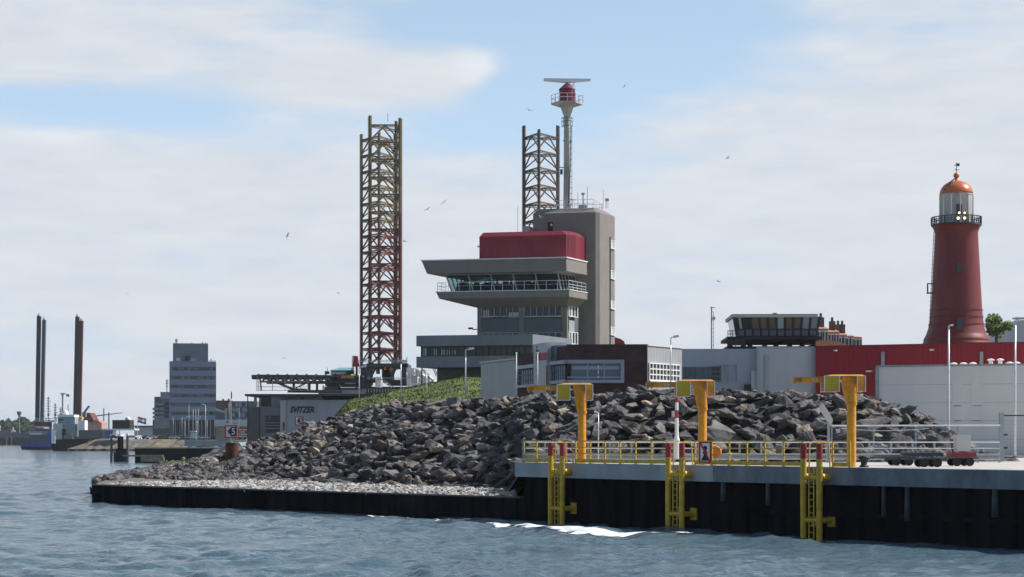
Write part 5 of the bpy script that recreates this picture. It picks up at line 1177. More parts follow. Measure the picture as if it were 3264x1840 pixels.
# grey gabled house and tree at the right edge
D = 260; k_ = D/FP; r_ = empty('gabled_house', (XG(3240, D), D, 6), 0, 'grey gabled house at the right edge beyond the red hall', 'house')
b = MB(); b.wall([((3176-3240)*k_, 0), (60*k_, 0), (60*k_, EYE+(HY-1018)*k_-6), (0, EYE+(HY-1022)*k_-6), ((3186-3240)*k_, EYE+(HY-1062)*k_-6), ((3176-3240)*k_, EYE+(HY-1080)*k_-6)], 0, 8); b.build('wall', M['grey_clad'], r_)
b = MB(); b.bar(((3174-3240)*k_, -.2, EYE+(HY-1072)*k_-6), (0, -.2, EYE+(HY-1020)*k_-6), .22); b.box(-6*k_, 30*k_, -.3, 1.2, EYE+(HY-1017)*k_-6, EYE+(HY-1012)*k_-6); b.build('roof_edge', M['offwhite'], r_)
def tree(px, pyb, pyt, D, w_, label, n=1400, seed=1, m='leaf', leaf=.35, group=None, trunk=True):
    k_ = D/FP; z0 = EYE-(pyb-HY)*k_; H_ = (pyb-pyt)*k_; W_ = w_*k_/2; r_ = empty('tree', (XG(px, D), D, z0), 0, label, 'tree', group); r = random.Random(seed)
    if trunk:
        b = MB(); b.cyl((0, 0, 0), (0, 0, H_*.55), W_*.09, W_*.05, 8)
        for i in range(7): a = r.uniform(0, 6.28); z_ = H_*r.uniform(.3, .6); b.cyl((0, 0, z_), (math.cos(a)*W_*.6, math.sin(a)*W_*.6, z_+H_*.25), W_*.035, W_*.012, 6)
        b.build('trunk', M['bark'], r_)
    cl = [(r.gauss(0, .36)*W_, r.gauss(0, .36)*W_, H_*(.35+.55*r.random()), W_*r.uniform(.2, .42)) for _ in range(13)]
    b = MB()
    for _ in range(n):
        cx, cy, cz, cr = r.choice(cl); v = Vector((r.gauss(0, 1), r.gauss(0, 1), r.gauss(0, .8))).normalized()*cr*r.random()**.33; p = Vector((cx, cy, min(H_, max(H_*.12, cz))))+v; s_ = leaf*r.uniform(.6, 1.3)
        a = Vector((r.gauss(0, 1), r.gauss(0, 1), r.gauss(0, 1))).normalized()*s_; c = a.orthogonal().normalized()*s_*.6; b.add([p-a, p+c, p+a, p-c], [(0, 1, 2, 3)])
    b.build('crown', M[m], r_); return r_
tree(3176, 1092, 1010, 250, 118, 'green leafy tree between the lighthouse and the grey gabled house', 1800, 4, leaf=.26)

# ------------------------------------------------------------------ quay furniture
def t_of(px):                                            # metres along the quay edge for a photo column
    k = (px-CX)/FP; return (k*B_.y-B_.x)/(QD.x-k*QD.y)
def tw(px, w):                                           # the same for a line w metres inland
    k = (px-CX)/FP; x0, y0 = B_.x+QN.x*w, B_.y+QN.y*w; return (k*y0-x0)/(QD.x-k*QD.y)
# yellow railing, four lengths between the ladders
for (pa, pb_), lb in zip(((1661, 1744), (1826, 2118), (2206, 2548), (2645, 2700)), ('shortest left length of yellow railing at the quay corner', 'yellow railing length between the first and second ladder piles', 'longest yellow railing length, with the no mooring sign, up to the third ladder piles', 'last short length of yellow railing by the third davit')):
    s0, s1 = t_of(pa), t_of(pb_); r_ = qroot('quay_railing', s0, .18, DECK, lb, 'railing', 'yellow railings along the quay edge'); L_ = s1-s0
    b = MB(); b.box(0, L_, -.05, -.02, .04, .22); b.build('toe_board', M['yellow'], r_)
    for h_, w_ in ((1.12, .055), (.80, .045), (.50, .045)):
        b = MB(); b.bar((0, 0, h_), (L_, 0, h_), w_); b.build('rail', M['yellow'], r_)
    n = max(1, round(L_/1.1))
    for i in range(n+1):
        x = L_*i/n; b = MB(); b.box(x-.03, x+.03, -.015, .045, 0, 1.1); b.box(x-.1, x+.1, -.01, .16, .002, .03); b.build('post', M['yellow'], r_)
# curved gate rails beside the ladders
# ladder piles: two yellow tubes with red heads, brackets, ladder
pl = None
for i, (pa, pb_, lb) in enumerate(((1755, 1792, 'leftmost pair of yellow ladder piles with red tops on the quay wall'), (2130, 2174, 'middle pair of yellow ladder piles with red tops, left of the no mooring sign'), (2561, 2610, 'right pair of yellow ladder piles with red tops before the third davit'))):
    s0, s1 = tw(pa, -.55), tw(pb_, -.55); r_ = qroot('ladder_piles', s0, -.55, 0, lb, 'ladder piles', 'ladder piles on the quay wall'); d = .95
    for x in (0, d):
        b = MB(); b.cyl((x, 0, -1.2), (x, 0, 3.42), .135, .135, 16); pi_ = b.build('pile', M['yellow'], r_, smooth=False)
        b = MB(); b.cyl((x, 0, 3.423), (x, 0, 4.08), .138, .138, 16); b.build('red_top', M['redcap'], pi_)
    for z_, rr_ in ((2.62, .17), (.78, .13)):
        for x in (0, d):
            b = MB(); b.cyl((x, .1, z_), (x, .85, z_), rr_, rr_, 12)
            if z_ < 1: b.box(x-.2, x+.2, .70, .78, z_-.28, z_+.28)
            b.build('bracket', M['yellow'], r_)
        b = MB(); b.cyl((.13, 0, z_), (d-.13, 0, z_), .09, .09, 10); b.build('cross_tube', M['yellow'], r_)
    l_ = MB(); xa, xb = d*.36, d*.66
    for x in (xa, xb): l_.box(x-.025, x+.025, -.03, .03, -1, 3.02)
    for k in range(13): l_.box(xa+.026, xb-.026, -.015, .015, -.6+k*.28, -.565+k*.28)
    l_.build('ladder', M['yellow'], r_)
    h_ = MB()
    for x in (xa-.1, xb+.14):
        pts = [(x, .1, DECK), (x, .12, 4.05), (x+.0, .35, 4.17), (x, .75, 4.12), (x, .85, DECK)]
        for p, q_ in zip(pts[:-1], pts[1:]): h_.bar(p, q_, .05)
    h_.build('grab_rail', M['yellow'], r_)
# davits
def davit(px, D, hk, label):
    k_ = 1.0
    r_ = empty('davit', (XG(px, D), D, DECK), 0, label, 'davit', 'yellow davits on the quay'); H_ = EYE-(hk-HY)/FP*D-DECK     # top of cover
    s_ = 61/ (FP/D) if False else 1
    u = D/FP                                            # metres per photo pixel here
    z = lambda py: EYE-(py-HY)*u-DECK
    b = MB(); b.cyl((0, 0, 0), (0, 0, z(hk+96)), .205, .205, 20); b.cyl((0, 0, z(hk+96)), (0, 0, z(hk+90)), .25, .25, 20); b.build('column', M['orange'], r_, smooth=False)
    b = MB(); zz0, zz1 = z(hk+90)+.003, z(hk+6)
    b.loft([(-.24, -.2, zz0), (.2, -.2, zz0), (.2, .2, zz0), (-.24, .2, zz0)], [(-.46, -.3, zz1), (.24, -.3, zz1), (.24, .3, zz1), (-.46, .3, zz1)]); b.build('tapered_head', M['orange'], r_)
    b = MB(); b.cyl((.02, -.12, z(hk+90)+.01), (.02, -.12, z(hk+26)), .2, .2, 20); b.build('upper_column', M['orange'], r_)
    b = MB(); b.box(-.05, .22, -.36, -.31, z(hk+22), z(hk+12)); b.box(-.02, .19, -.4, -.365, z(hk+20), z(hk+14.5)); b.build('winch_plate', M['orange'], r_)
    b = MB(); b.cyl((-.58, -.28, z(hk+21)), (-.50, -.28, z(hk+19)), .06, .06, 8); b.build('lamp', M['white'], r_)
    # cover with open middle: top plate and the two side boxes
    b = MB(); b.loft([(-1.27, -.5, z(hk+5)), (.53, -.5, z(hk+5)), (.53, .5, z(hk+5)), (-1.27, .5, z(hk+5))], [(-.9, -.35, z(hk)), (.4, -.35, z(hk)), (.4, .35, z(hk)), (-.9, .35, z(hk))]); b.build('top_cover', M['orange'], r_)
    b = MB(); b.box(-1.27, -.62, -.50, -.42, z(hk+52), z(hk+5.2)); o = b.build('left_panel', M['lemon'], r_)
    b = MB(); b.box(.17, .53, -.48, -.40, z(hk+51), z(hk+5.2)); b.build('right_panel', M['orange'], r_)
    t_ = .018
    for x0_, x1_ in ((-1.27, -.62), (.17, .53)):
        b = MB()
        for x in (x0_, x1_):
            for y_ in (-.5, .5): b.box(x-t_, x+t_, y_-t_, y_+t_, z(hk+53.5), z(hk+5.6))
        b.box(x0_-t_, x1_+t_, -.519, -.481, z(hk+55), z(hk+53.502)); b.box(x0_-t_, x1_+t_, .481, .519, z(hk+55), z(hk+53.502)); b.box(x0_-t_, x0_+t_, -.48, .48, z(hk+55), z(hk+53.502)); b.build('panel_frame', M['galv'], r_)
        b = MB(); b.box(x0_+.03, x1_-.03, .3, .38, z(hk+50), z(hk+8)); b.build('rear_panel', M['orange'], r_)
    b = MB(); b.box(-1.29, .55, -.53, -.505, z(hk+5.5), z(hk+4)); b.build('cover_edge', M['galv'], r_)
    # boom to the left, slightly into depth
    b = MB(); x0_ = -1.27-95*u; b.wall([(x0_, z(hk+25)), (-.6, z(hk+23.5)), (-.6, z(hk+8)), (x0_*.55, z(hk+8)), (x0_, z(hk+9.5))], -.12, .12); bo = b.build('boom', M['orange'], r_)
    b = MB(); b.box(x0_-.02, -.52, -.15, .15, z(hk+8)+.0, z(hk+6.8)); b.build('boom_flange', M['orange'], bo)
    b = MB(); xm = x0_*.5-.35; b.box(xm-.1, xm+.1, -.127, -.121, z(hk+18.5), z(hk+13)); b.build('label_plate', M['sign_w'], bo)
    b = MB(); b.box(xm-.06, xm+.06, -.131, -.128, z(hk+17), z(hk+14.6)); b.build('label_mark', M['slate'], bo)
    b = MB()
    for k in range(4): xa = x0_+.06+k*.075; b.add([(xa, -.124, z(hk+23.5)), (xa+.03, -.124, z(hk+23.5)), (xa+.09, -.124, z(hk+11)), (xa+.06, -.124, z(hk+11))], [(0, 1, 2, 3)])
    b.build('hazard_stripes', M['black'], bo)
    b = MB(); b.cyl((x0_+.1, 0, z(hk+30)), (x0_+.1, 0, z(hk+25)), .05, .05, 8); b.cyl((x0_+.28, 0, z(hk+29)), (x0_+.28, 0, z(hk+25)), .04, .04, 8); b.build('pulley', M['galv_dull'], bo)
    return r_
davit(1855, 96.6, 1222, 'leftmost yellow davit, in front of the blue framed window of the brick building')
davit(2239, 90.2, 1211, 'middle yellow davit, directly behind the no mooring sign')
davit(2714, 84.4, 1195, 'rightmost and largest yellow davit, in front of the red hall')
# no mooring sign on the railing
s0 = t_of(2248); r_ = qroot('no_mooring_sign', s0, .0, DECK, 'white sign with red frame, black bollard and red slash on the yellow railing', 'sign'); wq = .36
r_.rotation_euler = (0, 0, R(-18)); b = MB(); b.box(-.29, .29, -.03, 0, .12, 1.10); b.build('board', M['sign_w'], r_)
b = MB()
for a0 in ((-.29, .29, .12, .19), (-.29, .29, 1.03, 1.10), (-.29, -.22, .19, 1.03), (.22, .29, .19, 1.03)): b.box(a0[0], a0[1], -.045, -.031, a0[2], a0[3])
b.build('red_frame', M['sign_r'], r_)
b = MB(); c_ = [(-.17, .22), (.17, .22), (.17, .28), (.09, .42), (.06, .5), (.11, .56), (.11, .62), (.05, .66), (.07, .7)]+[(.10*math.cos(t), .80+.11*math.sin(t)) for t in [-.9+i*.5 for i in range(11)]]+[(-.07, .7), (-.05, .66), (-.11, .62), (-.11, .56), (-.06, .5), (-.09, .42), (-.17, .28)]
b.wall(c_, -.040, -.031); b.build('bollard_mark', M['sign_k'], r_)
b = MB(); b.wall([(-.22, .95), (-.22, 1.03), (-.17, 1.03), (.22, .27), (.22, .19), (.17, .19)], -.046, -.041); b.build('red_slash', M['sign_r'], r_)
r_ = qroot('lifebuoy_case', t_of(2258), .42, DECK, 'orange lifebuoy case half hidden behind the no mooring sign', 'lifebuoy case'); r_.rotation_euler = (0, 0, R(-10))
b = MB(); b.lathe([(.05, -.08), (.27, -.08), (.3, 0), (.27, .08), (.05, .08)], n=20); b.v = [(x, z_, y+.62) for x, y, z_ in b.v]; b.build('case', M['orange_buoy'], r_); b = MB(); b.box(-.03, .03, .03, .09, 0, .5); b.build('post', M['yellow'], r_)

# galvanised guard rail behind
gz = 99.6; g0, g1 = XG(1668, gz), XG(3186, gz); gr = empty('guard_rail', (g0, gz, DECK), 0, 'long galvanised guard rail with two pipes and a beam in front of the rocks', 'guard rail'); L_ = g1-g0
gk = gz/FP
def gzz(py): return EYE-(py-HY)*gk-DECK
for y_, w_ in ((1410, .05), (1429.5, .04)):
    b = MB(); b.cyl((0, 0, gzz(y_)), (L_, 0, gzz(y_)), w_*.62, w_*.62, 8); b.build('pipe_rail', M['galv'], gr)
b = MB(); za, zc = gzz(1447.5), gzz(1464); pr = [(0, zc), (-.05, zc+.03), (-.05, zc+.09), (0, zc+.125), (0, za-.125), (-.05, za-.09), (-.05, za-.03), (0, za)]
vs = []
for x in (0, L_): vs += [(x, p[0]-.06, p[1]) for p in pr]
b.add(vs, [(i, 8+i, 9+i, 1+i) for i in range(7)]); b.add([(0, .0, zc), (L_, 0, zc), (L_, 0, za), (0, 0, za)], [(3, 2, 1, 0)]); b.build('crash_beam', M['galv_dull'], gr)
for y_ in (1447.5, 1464): b = MB(); b.bar((0, -.09, gzz(y_)), (L_, -.09, gzz(y_)), .035); b.build('beam_edge', M['white'], gr)
n = 22
for i in range(n+1): x = L_*i/n; b = MB(); b.box(x-.05, x+.05, .01, .11, -.05, gzz(1410)); b.build('post', M['galv_dull'], gr)
# chain link fence and gate on the right
fz = 101.0; gk = fz/FP; x0_, x1_ = XG(2652, fz), XG(3188, fz)
M['mesh'] = bpy.data.materials.new('wire_mesh'); m = M['mesh']; m.use_nodes = True; N, Lk = m.node_tree.nodes, m.node_tree.links
tc = N.new('ShaderNodeTexCoord'); sp = N.new('ShaderNodeSeparateXYZ'); Lk.new(tc.outputs['Object'], sp.inputs[0]); outs = []
for ax, pr_ in ((0, .05), (2, .2)):
    d_ = N.new('ShaderNodeMath'); d_.operation = 'DIVIDE'; d_.inputs[1].default_value = pr_; Lk.new(sp.outputs[ax], d_.inputs[0]); f_ = N.new('ShaderNodeMath'); f_.operation = 'FRACT'; Lk.new(d_.outputs[0], f_.inputs[0])
    l_ = N.new('ShaderNodeMath'); l_.operation = 'LESS_THAN'; l_.inputs[1].default_value = .005/pr_; Lk.new(f_.outputs[0], l_.inputs[0]); outs.append(l_.outputs[0])
mx_ = N.new('ShaderNodeMath'); mx_.operation = 'MAXIMUM'; Lk.new(outs[0], mx_.inputs[0]); Lk.new(outs[1], mx_.inputs[1]); Lk.new(mx_.outputs[0], N['Principled BSDF'].inputs['Alpha']); N['Principled BSDF'].inputs['Base Color'].default_value = (.25, .27, .28, 1)
fe_ = empty('wire_fence', (x0_, fz, DECK), 0, 'tall wire mesh fence with bright top rail right of the third davit', 'fence'); L_ = x1_-x0_; ht = EYE+(HY-1357.5)*gk-DECK
b = MB(); b.cyl((0, 0, ht), (L_, 0, ht+.02), .04, .04, 8); b.build('top_rail', M['galv'], fe_)
b = MB(); b.add([(0, 0, .05), (L_, 0, .05), (L_, 0, ht), (0, 0, ht)], [(0, 1, 2, 3)]); b.build('mesh', M['mesh'], fe_)
for i in range(5): x = L_*i/4; b = MB(); b.box(x-.04, x+.04, .05, .13, 0, ht); b.build('post', M['galv_dull'], fe_)
b = MB()
for i in range(10):
    t0, t1 = i/10, (i+1)/10; f2_ = lambda t: (.5+2.3*t*2, -.08, ht-.14-.12*math.sin(math.pi*t)); b.bar(f2_(t0), f2_(t1), .03)
b.build('cable', M['white'], fe_)
b = MB(); b.box(.22, .42, -.06, -.04, ht-.36, ht-.2); no = b.build('notice', M['sign_w'], fe_); b = MB()
for k in range(3): b.box(.25+k*.055, .285+k*.055, -.066, -.061, ht-.31, ht-.25)
b.build('notice_mark', M['sign_r'], no)
g2 = empty('wire_gate', (XG(3192, 103), 103, DECK), 0, 'taller wire gate between thick grey posts at the right edge', 'gate'); gk = 103/FP; ht2 = EYE+(HY-1320)*gk-DECK
for x in (0, 3.6): b = MB(); b.box(x-.11, x+.11, -.1, .1, 0, ht2+.08); b.build('gate_post', M['galv_dull'], g2)
b = MB(); b.bar((.1, 0, ht2-.08), (3.5, 0, ht2-.08), .07); b.bar((.1, 0, .25), (3.5, 0, .25), .07); b.build('gate_frame', M['dark'], g2); b = MB(); b.add([(.1, .02, .2), (3.5, .02, .2), (3.5, .02, ht2-.1), (.1, .02, ht2-.1)], [(0, 1, 2, 3)]); b.build('mesh', M['mesh'], g2)
for z_ in (.7, 1.4): b = MB(); b.box(.1, .3, -.12, .0, z_, z_+.1); b.build('hinge', M['dark'], g2)
# angled board on a post (seen nearly edge-on) and other posts behind the rail
D = 98.2; u = D/FP; r_ = empty('tilted_panel_post', (XG(2641, D), D, DECK), 0, 'pale board on a bent grey post before the rocks, left of the third davit', 'board')
z = lambda py: EYE-(py-HY)*u-DECK
b = MB(); b.box(-.06, .06, -.06, .06, 0, z(1330)); b.build('post', M['galv_dull'], r_)
b = MB(); xa = (2612-2641)*u; b.wall([(xa, z(1300)), (xa+.12, z(1284)), (.02, z(1320)), (.16, z(1336)), (.14, z(1350)), (0, z(1352)), (-.1, z(1338))], -.35, .25); b.build('board', M['offwhite'], r_)
D = 99; u = D/FP; r_ = empty('striped_pole', (XG(2157, D), D, DECK), 0, 'red and white banded pole with flared foot between second ladder and davit', 'pole')
ys = [1405, 1394, 1336, 1308, 1283, 1250]
for i, (ya, yb, r0_, r1_) in enumerate(((1462, 1402, 9.5, 9.5), (1402, 1390, 9.5, 6.2), (1390, 1333, 6.2, 5.6), (1333, 1308, 5.6, 5.4), (1308, 1283, 5.4, 5.0), (1283, 1247, 5.0, 4.5))):
    b = MB(); b.cyl((0, 0, z(ya)+.001), (0, 0, z(yb)), r0_*u, r1_*u, 12); b.build('band', M['redcap'] if i in (3, 5) else M['white'], r_)
b = MB(); b.box(-.26, -.1, -.15, .05, z(1329), z(1310)); b.build('cabinet', M['offwhite'], r_)
# trailers on the right of the deck
def wheel(mb, x, y, r, w=.18, n=16): mb.cyl((x, y-w/2, r), (x, y+w/2, r), r, r, n)
def trailer(px, D, label, box_): 
    r_ = empty('small_trailer', (XG(px, D), D, DECK), 0, label, 'trailer', 'trailers parked on the quay')
    b = MB(); b.box(-.95, .85, -.5, .5, .32, .38); b.bar((-1.05, 0, .36), (-1.75, 0, .33), .07); b.build('frame', M['dark'], r_)
    for x in (-.15, .42): 
        for y_ in (-.55, .55): b = MB(); wheel(b, x, y_, .19); b.build('wheel', M['rubber'], r_)
    if box_ == 'box':
        b = MB(); b.box(-.1, .52, -.35, .35, .66, 1.42); b.build('box_body', M['offwhite'], r_); b = MB(); b.box(-.4, .75, -.45, .45, .41, .615); b.build('red_chassis', M['redcap'], r_)
    elif box_ == 'gear':
        b = MB(); rq = random.Random(3)
        for k in range(9): x = -.95+k*.2; b.cyl((x, -.35, .41+.13), (x+.05, .35, .41+.15+rq.random()*.1), .1, .12, 8)
        b.build('pipes', M['dark'], r_)
    else:
        b = MB(); b.box(-1.0, .9, -.48, .48, .405, .5); b.build('flatbed', M['slate'], r_)
    return r_
trailer(2860, 88, 'low empty trailer with two axles, right of the third davit', 'bed')
trailer(2948, 83.2, 'trailer loaded with dark pipes in the middle of the deck', 'gear')
trailer(3052, 86.5, 'trailer with white upright box and red chassis', 'box')
r_ = empty('mooring_bollard', (XG(2754, 83.0), 83.0, DECK), 0, 'short black bollard on the quay just right of the third davit', 'bollard')
b = MB(); b.lathe([(.22, 0), (.2, .05), (.14, .1), (.14, .3), (.26, .36), (.27, .44), (.1, .5)], n=16); b.build('body', M['black'], r_, smooth=True)
r_ = empty('mooring_bollard', along(32.6, .7, DECK), 0, 'low pale bollard at the deck edge near the right side', 'bollard')
b = MB(); b.lathe([(.2, 0), (.12, .05), (.12, .12), (.26, .16), (.26, .2), (.05, .23)], n=16); b.build('body', M['galv'], r_, smooth=True)

# ------------------------------------------------------------------ numbered signs
def sign5(px, py0, py1, D, foot, label, bury=0):
    u = D/FP; s_ = (py1-py0)*u; r_ = empty('number_sign', (XG(px, D), D, EYE-(foot-HY)*u), R(0), label, 'sign'); z0 = (foot-py1)*u; h = s_/2
    b = MB()
    for x in (-h*.35, h*.35): b.box(x-.04, x+.04, .03, .1, 0, z0+s_*.9)
    b.build('post', M['galv_dull'], r_)
    b = MB(); b.box(-h, h, -.03, .03, z0, z0+s_); b.build('board', M['sign_w'], r_)
    b = MB(); t = s_*.085
    for a0 in ((-h, h, 0, t), (-h, h, s_-t, s_), (-h, -h+t, t, s_-t), (h-t, h, t, s_-t)): b.box(a0[0], a0[1], -.05, -.031, z0+a0[2], z0+a0[3])
    b.build('red_frame', M['sign_r'], r_)
    b = MB(); b.wall([(-h*.62, z0+h), (-h*.02, z0+s_*.13), (h*.78, z0+s_*.13), (h*.78, z0+s_*.87), (-h*.02, z0+s_*.87)], -.045, -.031); b.build('arrow', M['sign_k'], r_)
    text_obj('5', s_*.72, M['sign_w'], r_, h*.33, -.056, z0+s_*.49, 'numeral', bold=.02, sx=.95, depth=.02); return r_
sign5(737.5, 1356, 1396, 171.6, 1412, 'white sign with red frame, black arrow and 5, standing on the rusty pile')
sign5(955, 1328, 1356, 236, 1420, 'smaller sign with 5 half hidden behind the rocks below the office lettering')
r_ = empty('rusty_pile', (XG(739.5, 171.5), 171.5, -.5), 0, 'wide rusty brown tubular pile among the rocks under the number sign', 'pile'); u = 171.5/FP
b = MB(); b.cyl((0, 0, 0), (0, 0, EYE-(1411-HY)*u+.5), 21*u, 21*u, 28); b.build('tube', M['rust'], r_, smooth=False)

# ------------------------------------------------------------------ pier wall and dolphin
D = 342; u = D/FP; pw = empty('pier_wall', (XG(430, D), D, 0), R(-1), 'long low black sheet wall with pale coping behind the spit', 'sheet pile wall')
L_ = XG(745, D)-XG(430, D); b = MB(); b.box(0, L_, 0, 3, -1, 2.55); b.build('sheet_piling', M['sheet_far'], pw); b = MB(); b.box(-.1, L_, -.15, 3.2, 2.553, 2.78); b.build('coping', M['timber'], pw)
b = MB(); b.box(-2, 5.2, -1.0, -.2, 1.15, 1.45); o = b.build('fender_beam', M['timber'], pw); b = MB(); b.box(1.3, 5.4, -1.1, -.3, .25, 1.1); b.build('fender_block', M['timber'], pw)
r_ = empty('mooring_dolphin', (XG(385, 352), 352, 0), 0, 'group of thick dark mooring piles with white collars left of the pier wall', 'mooring piles'); u = 352/FP
for px, w_, yt, yb in ((355, 8, 1390, 1471), (384, 19, 1391, 1473), (407, 9, 1388, 1474)):
    x = (px-385)*u; b = MB(); b.cyl((x, 0, -1), (x, 0, EYE+(HY-yt)*u), w_*u/2, w_*u/2, 12); pi_ = b.build('pile', M['slate'] if w_ < 10 else M['sheet_far'], r_)
    b = MB(); b.cyl((x, 0, EYE+(HY-yt)*u), (x, 0, EYE+(HY-yt+6)*u), w_*u*.6, w_*u*.5, 12); b.build('white_collar', M['white'], pi_)
b = MB(); b.box(-30*u, 22*u, -.4, .4, EYE+(HY-1443)*u, EYE+(HY-1439)*u); b.bar((-30*u, 0, EYE+(HY-1388)*u), (-12*u, 0, EYE+(HY-1396)*u), .5); b.build('walkway_beam', M['slate'], r_)
b = MB(); b.box(-14*u, 18*u, -.6, .6, EYE+(HY-1440)*u-4.5, EYE+(HY-1430)*u); b.build('fender_frame', M['sheet_far'], r_)
for px in (364, 369): b = MB(); b.cyl(((px-385)*u, 0, -1), ((px-385)*u, 0, EYE+(HY-1443)*u), .14, .14, 8); b.build('thin_pile', M['sheet_far'], r_)

# ------------------------------------------------------------------ the far harbour side
def far(px, D, zb=4.2): return XG(px, D), D, zb
class FB:                                                # boxes given in photo columns and rows at one distance
    def __init__(s, name, pxc, D, label, cat, zb=4.2, group=None):
        s.D, s.u, s.pxc, s.zb = D, D/FP, pxc, zb; s.r = empty(name, (XG(pxc, D), D, zb), 0, label, cat, group)
    def z(s, py): return EYE-(py-HY)*s.u-s.zb
    def x(s, px): return (px-s.pxc)*s.u
    def box(s, mb, pa, pb_, ya, yb, y0=0, y1=8, mi=0): mb.box(s.x(pa), s.x(pb_), y0, y1, s.z(yb), s.z(ya), mi); return mb
    def part(s, name, m, pa, pb_, ya, yb, y0=0, y1=8, parent=None): return s.box(MB(), pa, pb_, ya, yb, y0, y1).build(name, M[m] if isinstance(m, str) else m, parent or s.r)
t = FB('tower_block', 614, 760, 'grey eleven storey tower block with dark ribbon windows and set-back top', 'building')
M['tower_grey'] = mat('tower_grey_panel', (.17, .225, .32), .7, var=.06, scale=.05); M['tower_brown'] = mat('tower_dark_panel', (.14, .165, .21), .7, var=.1, scale=.15)
t.r.rotation_euler = (0, 0, R(10)); t.part('wall', 'tower_grey', 541, 688, 1152, 1402, 0, 16); t.part('top_storey', 'tower_brown', 552, 663, 1094, 1151.7, 2, 14)
t.part('ground_floor', 'black', 542, 687, 1339, 1401, -.25, -.02)
for k in range(11): t.part('column', 'tower_grey', 545+k*13.7, 547.5+k*13.7, 1339, 1401, -.5, -.27)
for k in range(6):
    y0_ = 1170.5+k*28.4; wo = t.part('ribbon_window', 'glass', 546 if k else 549, 687.3, y0_, y0_+11, -.15, -.02)
    rb_ = random.Random(k); b = MB()
    for q_ in range(14):
        xx = 549+q_*10; 
        if rb_.random() < .45: t.box(MB(), xx, xx+8, y0_+1.5, y0_+9.5, -.2, -.17).build('blind', M['slate'], wo)
b = MB(); 
for px, yt in ((562, 1080), (612, 1090), (645, 1088), (655, 1090)): b.bar((t.x(px), 5, t.z(1094)), (t.x(px), 5, t.z(yt)), .35)
for y_ in (1081, 1085, 1089): b.bar((t.x(559), 5, t.z(y_)), (t.x(567), 5, t.z(y_)), .3)
b.build('aerial', M['slate'], t.r)
b = MB(); t.box(b, 591, 607, 1135, 1149, -1, 1.9); b.build('roof_shed', M['black'], t.r); b = MB(); t.box(b, 602, 624, 1143, 1151, -.8, 1.8); b.build('roof_unit', M['cap'], t.r); b = MB(); t.box(b, 562, 575, 1142, 1150, 1.0, 1.95); b.build('roof_window', M['offwhite'], t.r)
b = MB(); t.box(b, 663, 688, 1149, 1150, 0, .3); b.bar((t.x(672), 1, t.z(1151)), (t.x(672), 1, t.z(1143)), .4); b.build('roof_rail', M['slate'], t.r)
t = FB('balcony_flats', 516, 780, 'dark stepped block of flats with white balconies left of the tower block', 'building')
t.r.rotation_euler = (0, 0, R(11)); t.part('wall', 'tower_brown', 493, 548, 1265, 1400, 0, 14); t.part('upper_wall', 'bluegrey', 512, 548, 1252, 1272, -1, 12); t.part('roof_rail', 'cap', 511, 548, 1250, 1252, -1.2, -1)
t.part('base', 'slate', 487, 545, 1338, 1400, -3, -.1); t.part('teal_wall', 'cap', 492, 540, 1334, 1366, -3.3, -3.05)
for k, y_ in enumerate((1285, 1300, 1313, 1326)):
    t.part('balcony', 'cap', 487 if k else 497, 521, y_, y_+8, -2.2, -.05); t.part('window', 'glass', 527, 538, y_-3, y_+7, -.2, -.02)
t.part('blue_strip', 'glass_b', 515, 545, 1272, 1284, -1.3, -1.05)
b = MB(); b.bar((t.x(532), 2, t.z(1252)), (t.x(532), 2, t.z(1210)), .35)
for y_ in (1212, 1218, 1223, 1232): b.bar((t.x(528), 2, t.z(y_)), (t.x(537), 2, t.z(y_)), .25)
b.build('aerial_mast', M['slate'], t.r)
t = FB('brick_warehouse', 712, 700, 'dark brown brick building with lower pale gable right of the tower block', 'building')
t.part('wall', 'darkbrick', 688, 732, 1279, 1400, 0, 12); t.part('roof_edge', 'black', 687, 733, 1277, 1279, -.3, 12)
for px in (704, 722): t.part('chimney', 'darkbrick', px, px+4, 1271, 1277, 3, 5)
b = MB(); b.wall([(t.x(689), t.z(1400)), (t.x(728), t.z(1400)), (t.x(728), t.z(1317)), (t.x(716), t.z(1313)), (t.x(689), t.z(1304))], -2, -.1); b.build('lower_wing', M['tower_brown'], t.r)
b = MB(); b.bar((t.x(689), -2.1, t.z(1305)), (t.x(722), -2.1, t.z(1316)), .7); t.box(b, 720, 727, 1303, 1338, -2.4, -2.05); b.build('pale_gable_trim', M['offwhite'], t.r)
t = FB('glass_offices', 775, 690, 'grey glazed office row with pale window grid left of the flat roofed office', 'building')
t.part('wall', 'slate', 738, 815, 1279, 1400, 0, 12)
for c in range(5):
    for r0_ in range(4): t.part('window', 'cap' if (c+r0_) % 3 else 'glass', 741+c*10.5, 748+c*10.5, 1284+r0_*17, 1295+r0_*17, -.15, -.02)
t = FB('pale_low_building', 735, 520, 'long pale beige band of a low building behind the number sign', 'building', zb=3)
t.part('wall', 'offwhite', 683, 790, 1338, 1359, 0, 8); t.part('ground_storey', 'timber', 688, 782, 1359.3, 1404, .5, 8); 
b = MB(); b.cyl((t.x(725), -.1, t.z(1346)), (t.x(725), -.02, t.z(1346)), .26, .26, 12); t.box(b, 745, 755, 1350, 1351.5, -.08, -.02); b.build('wall_mark', M['black'], t.r)
t = FB('red_lorry', 773, 470, 'red lorry with white markings parked behind the number sign', 'lorry', zb=3.1)
t.part('body', 'sign_r', 758, 789, 1363, 1395, 0, 2.5); 
b = MB()
for k, (y_, xa, xb) in enumerate(((1369, 763, 787), (1376, 766, 780), (1383, 762, 788), (1390, 760, 786))): t.box(b, xa, xb, y_, y_+2.6, -.06, -.01)
b.build('white_markings', M['sign_w'], t.r)
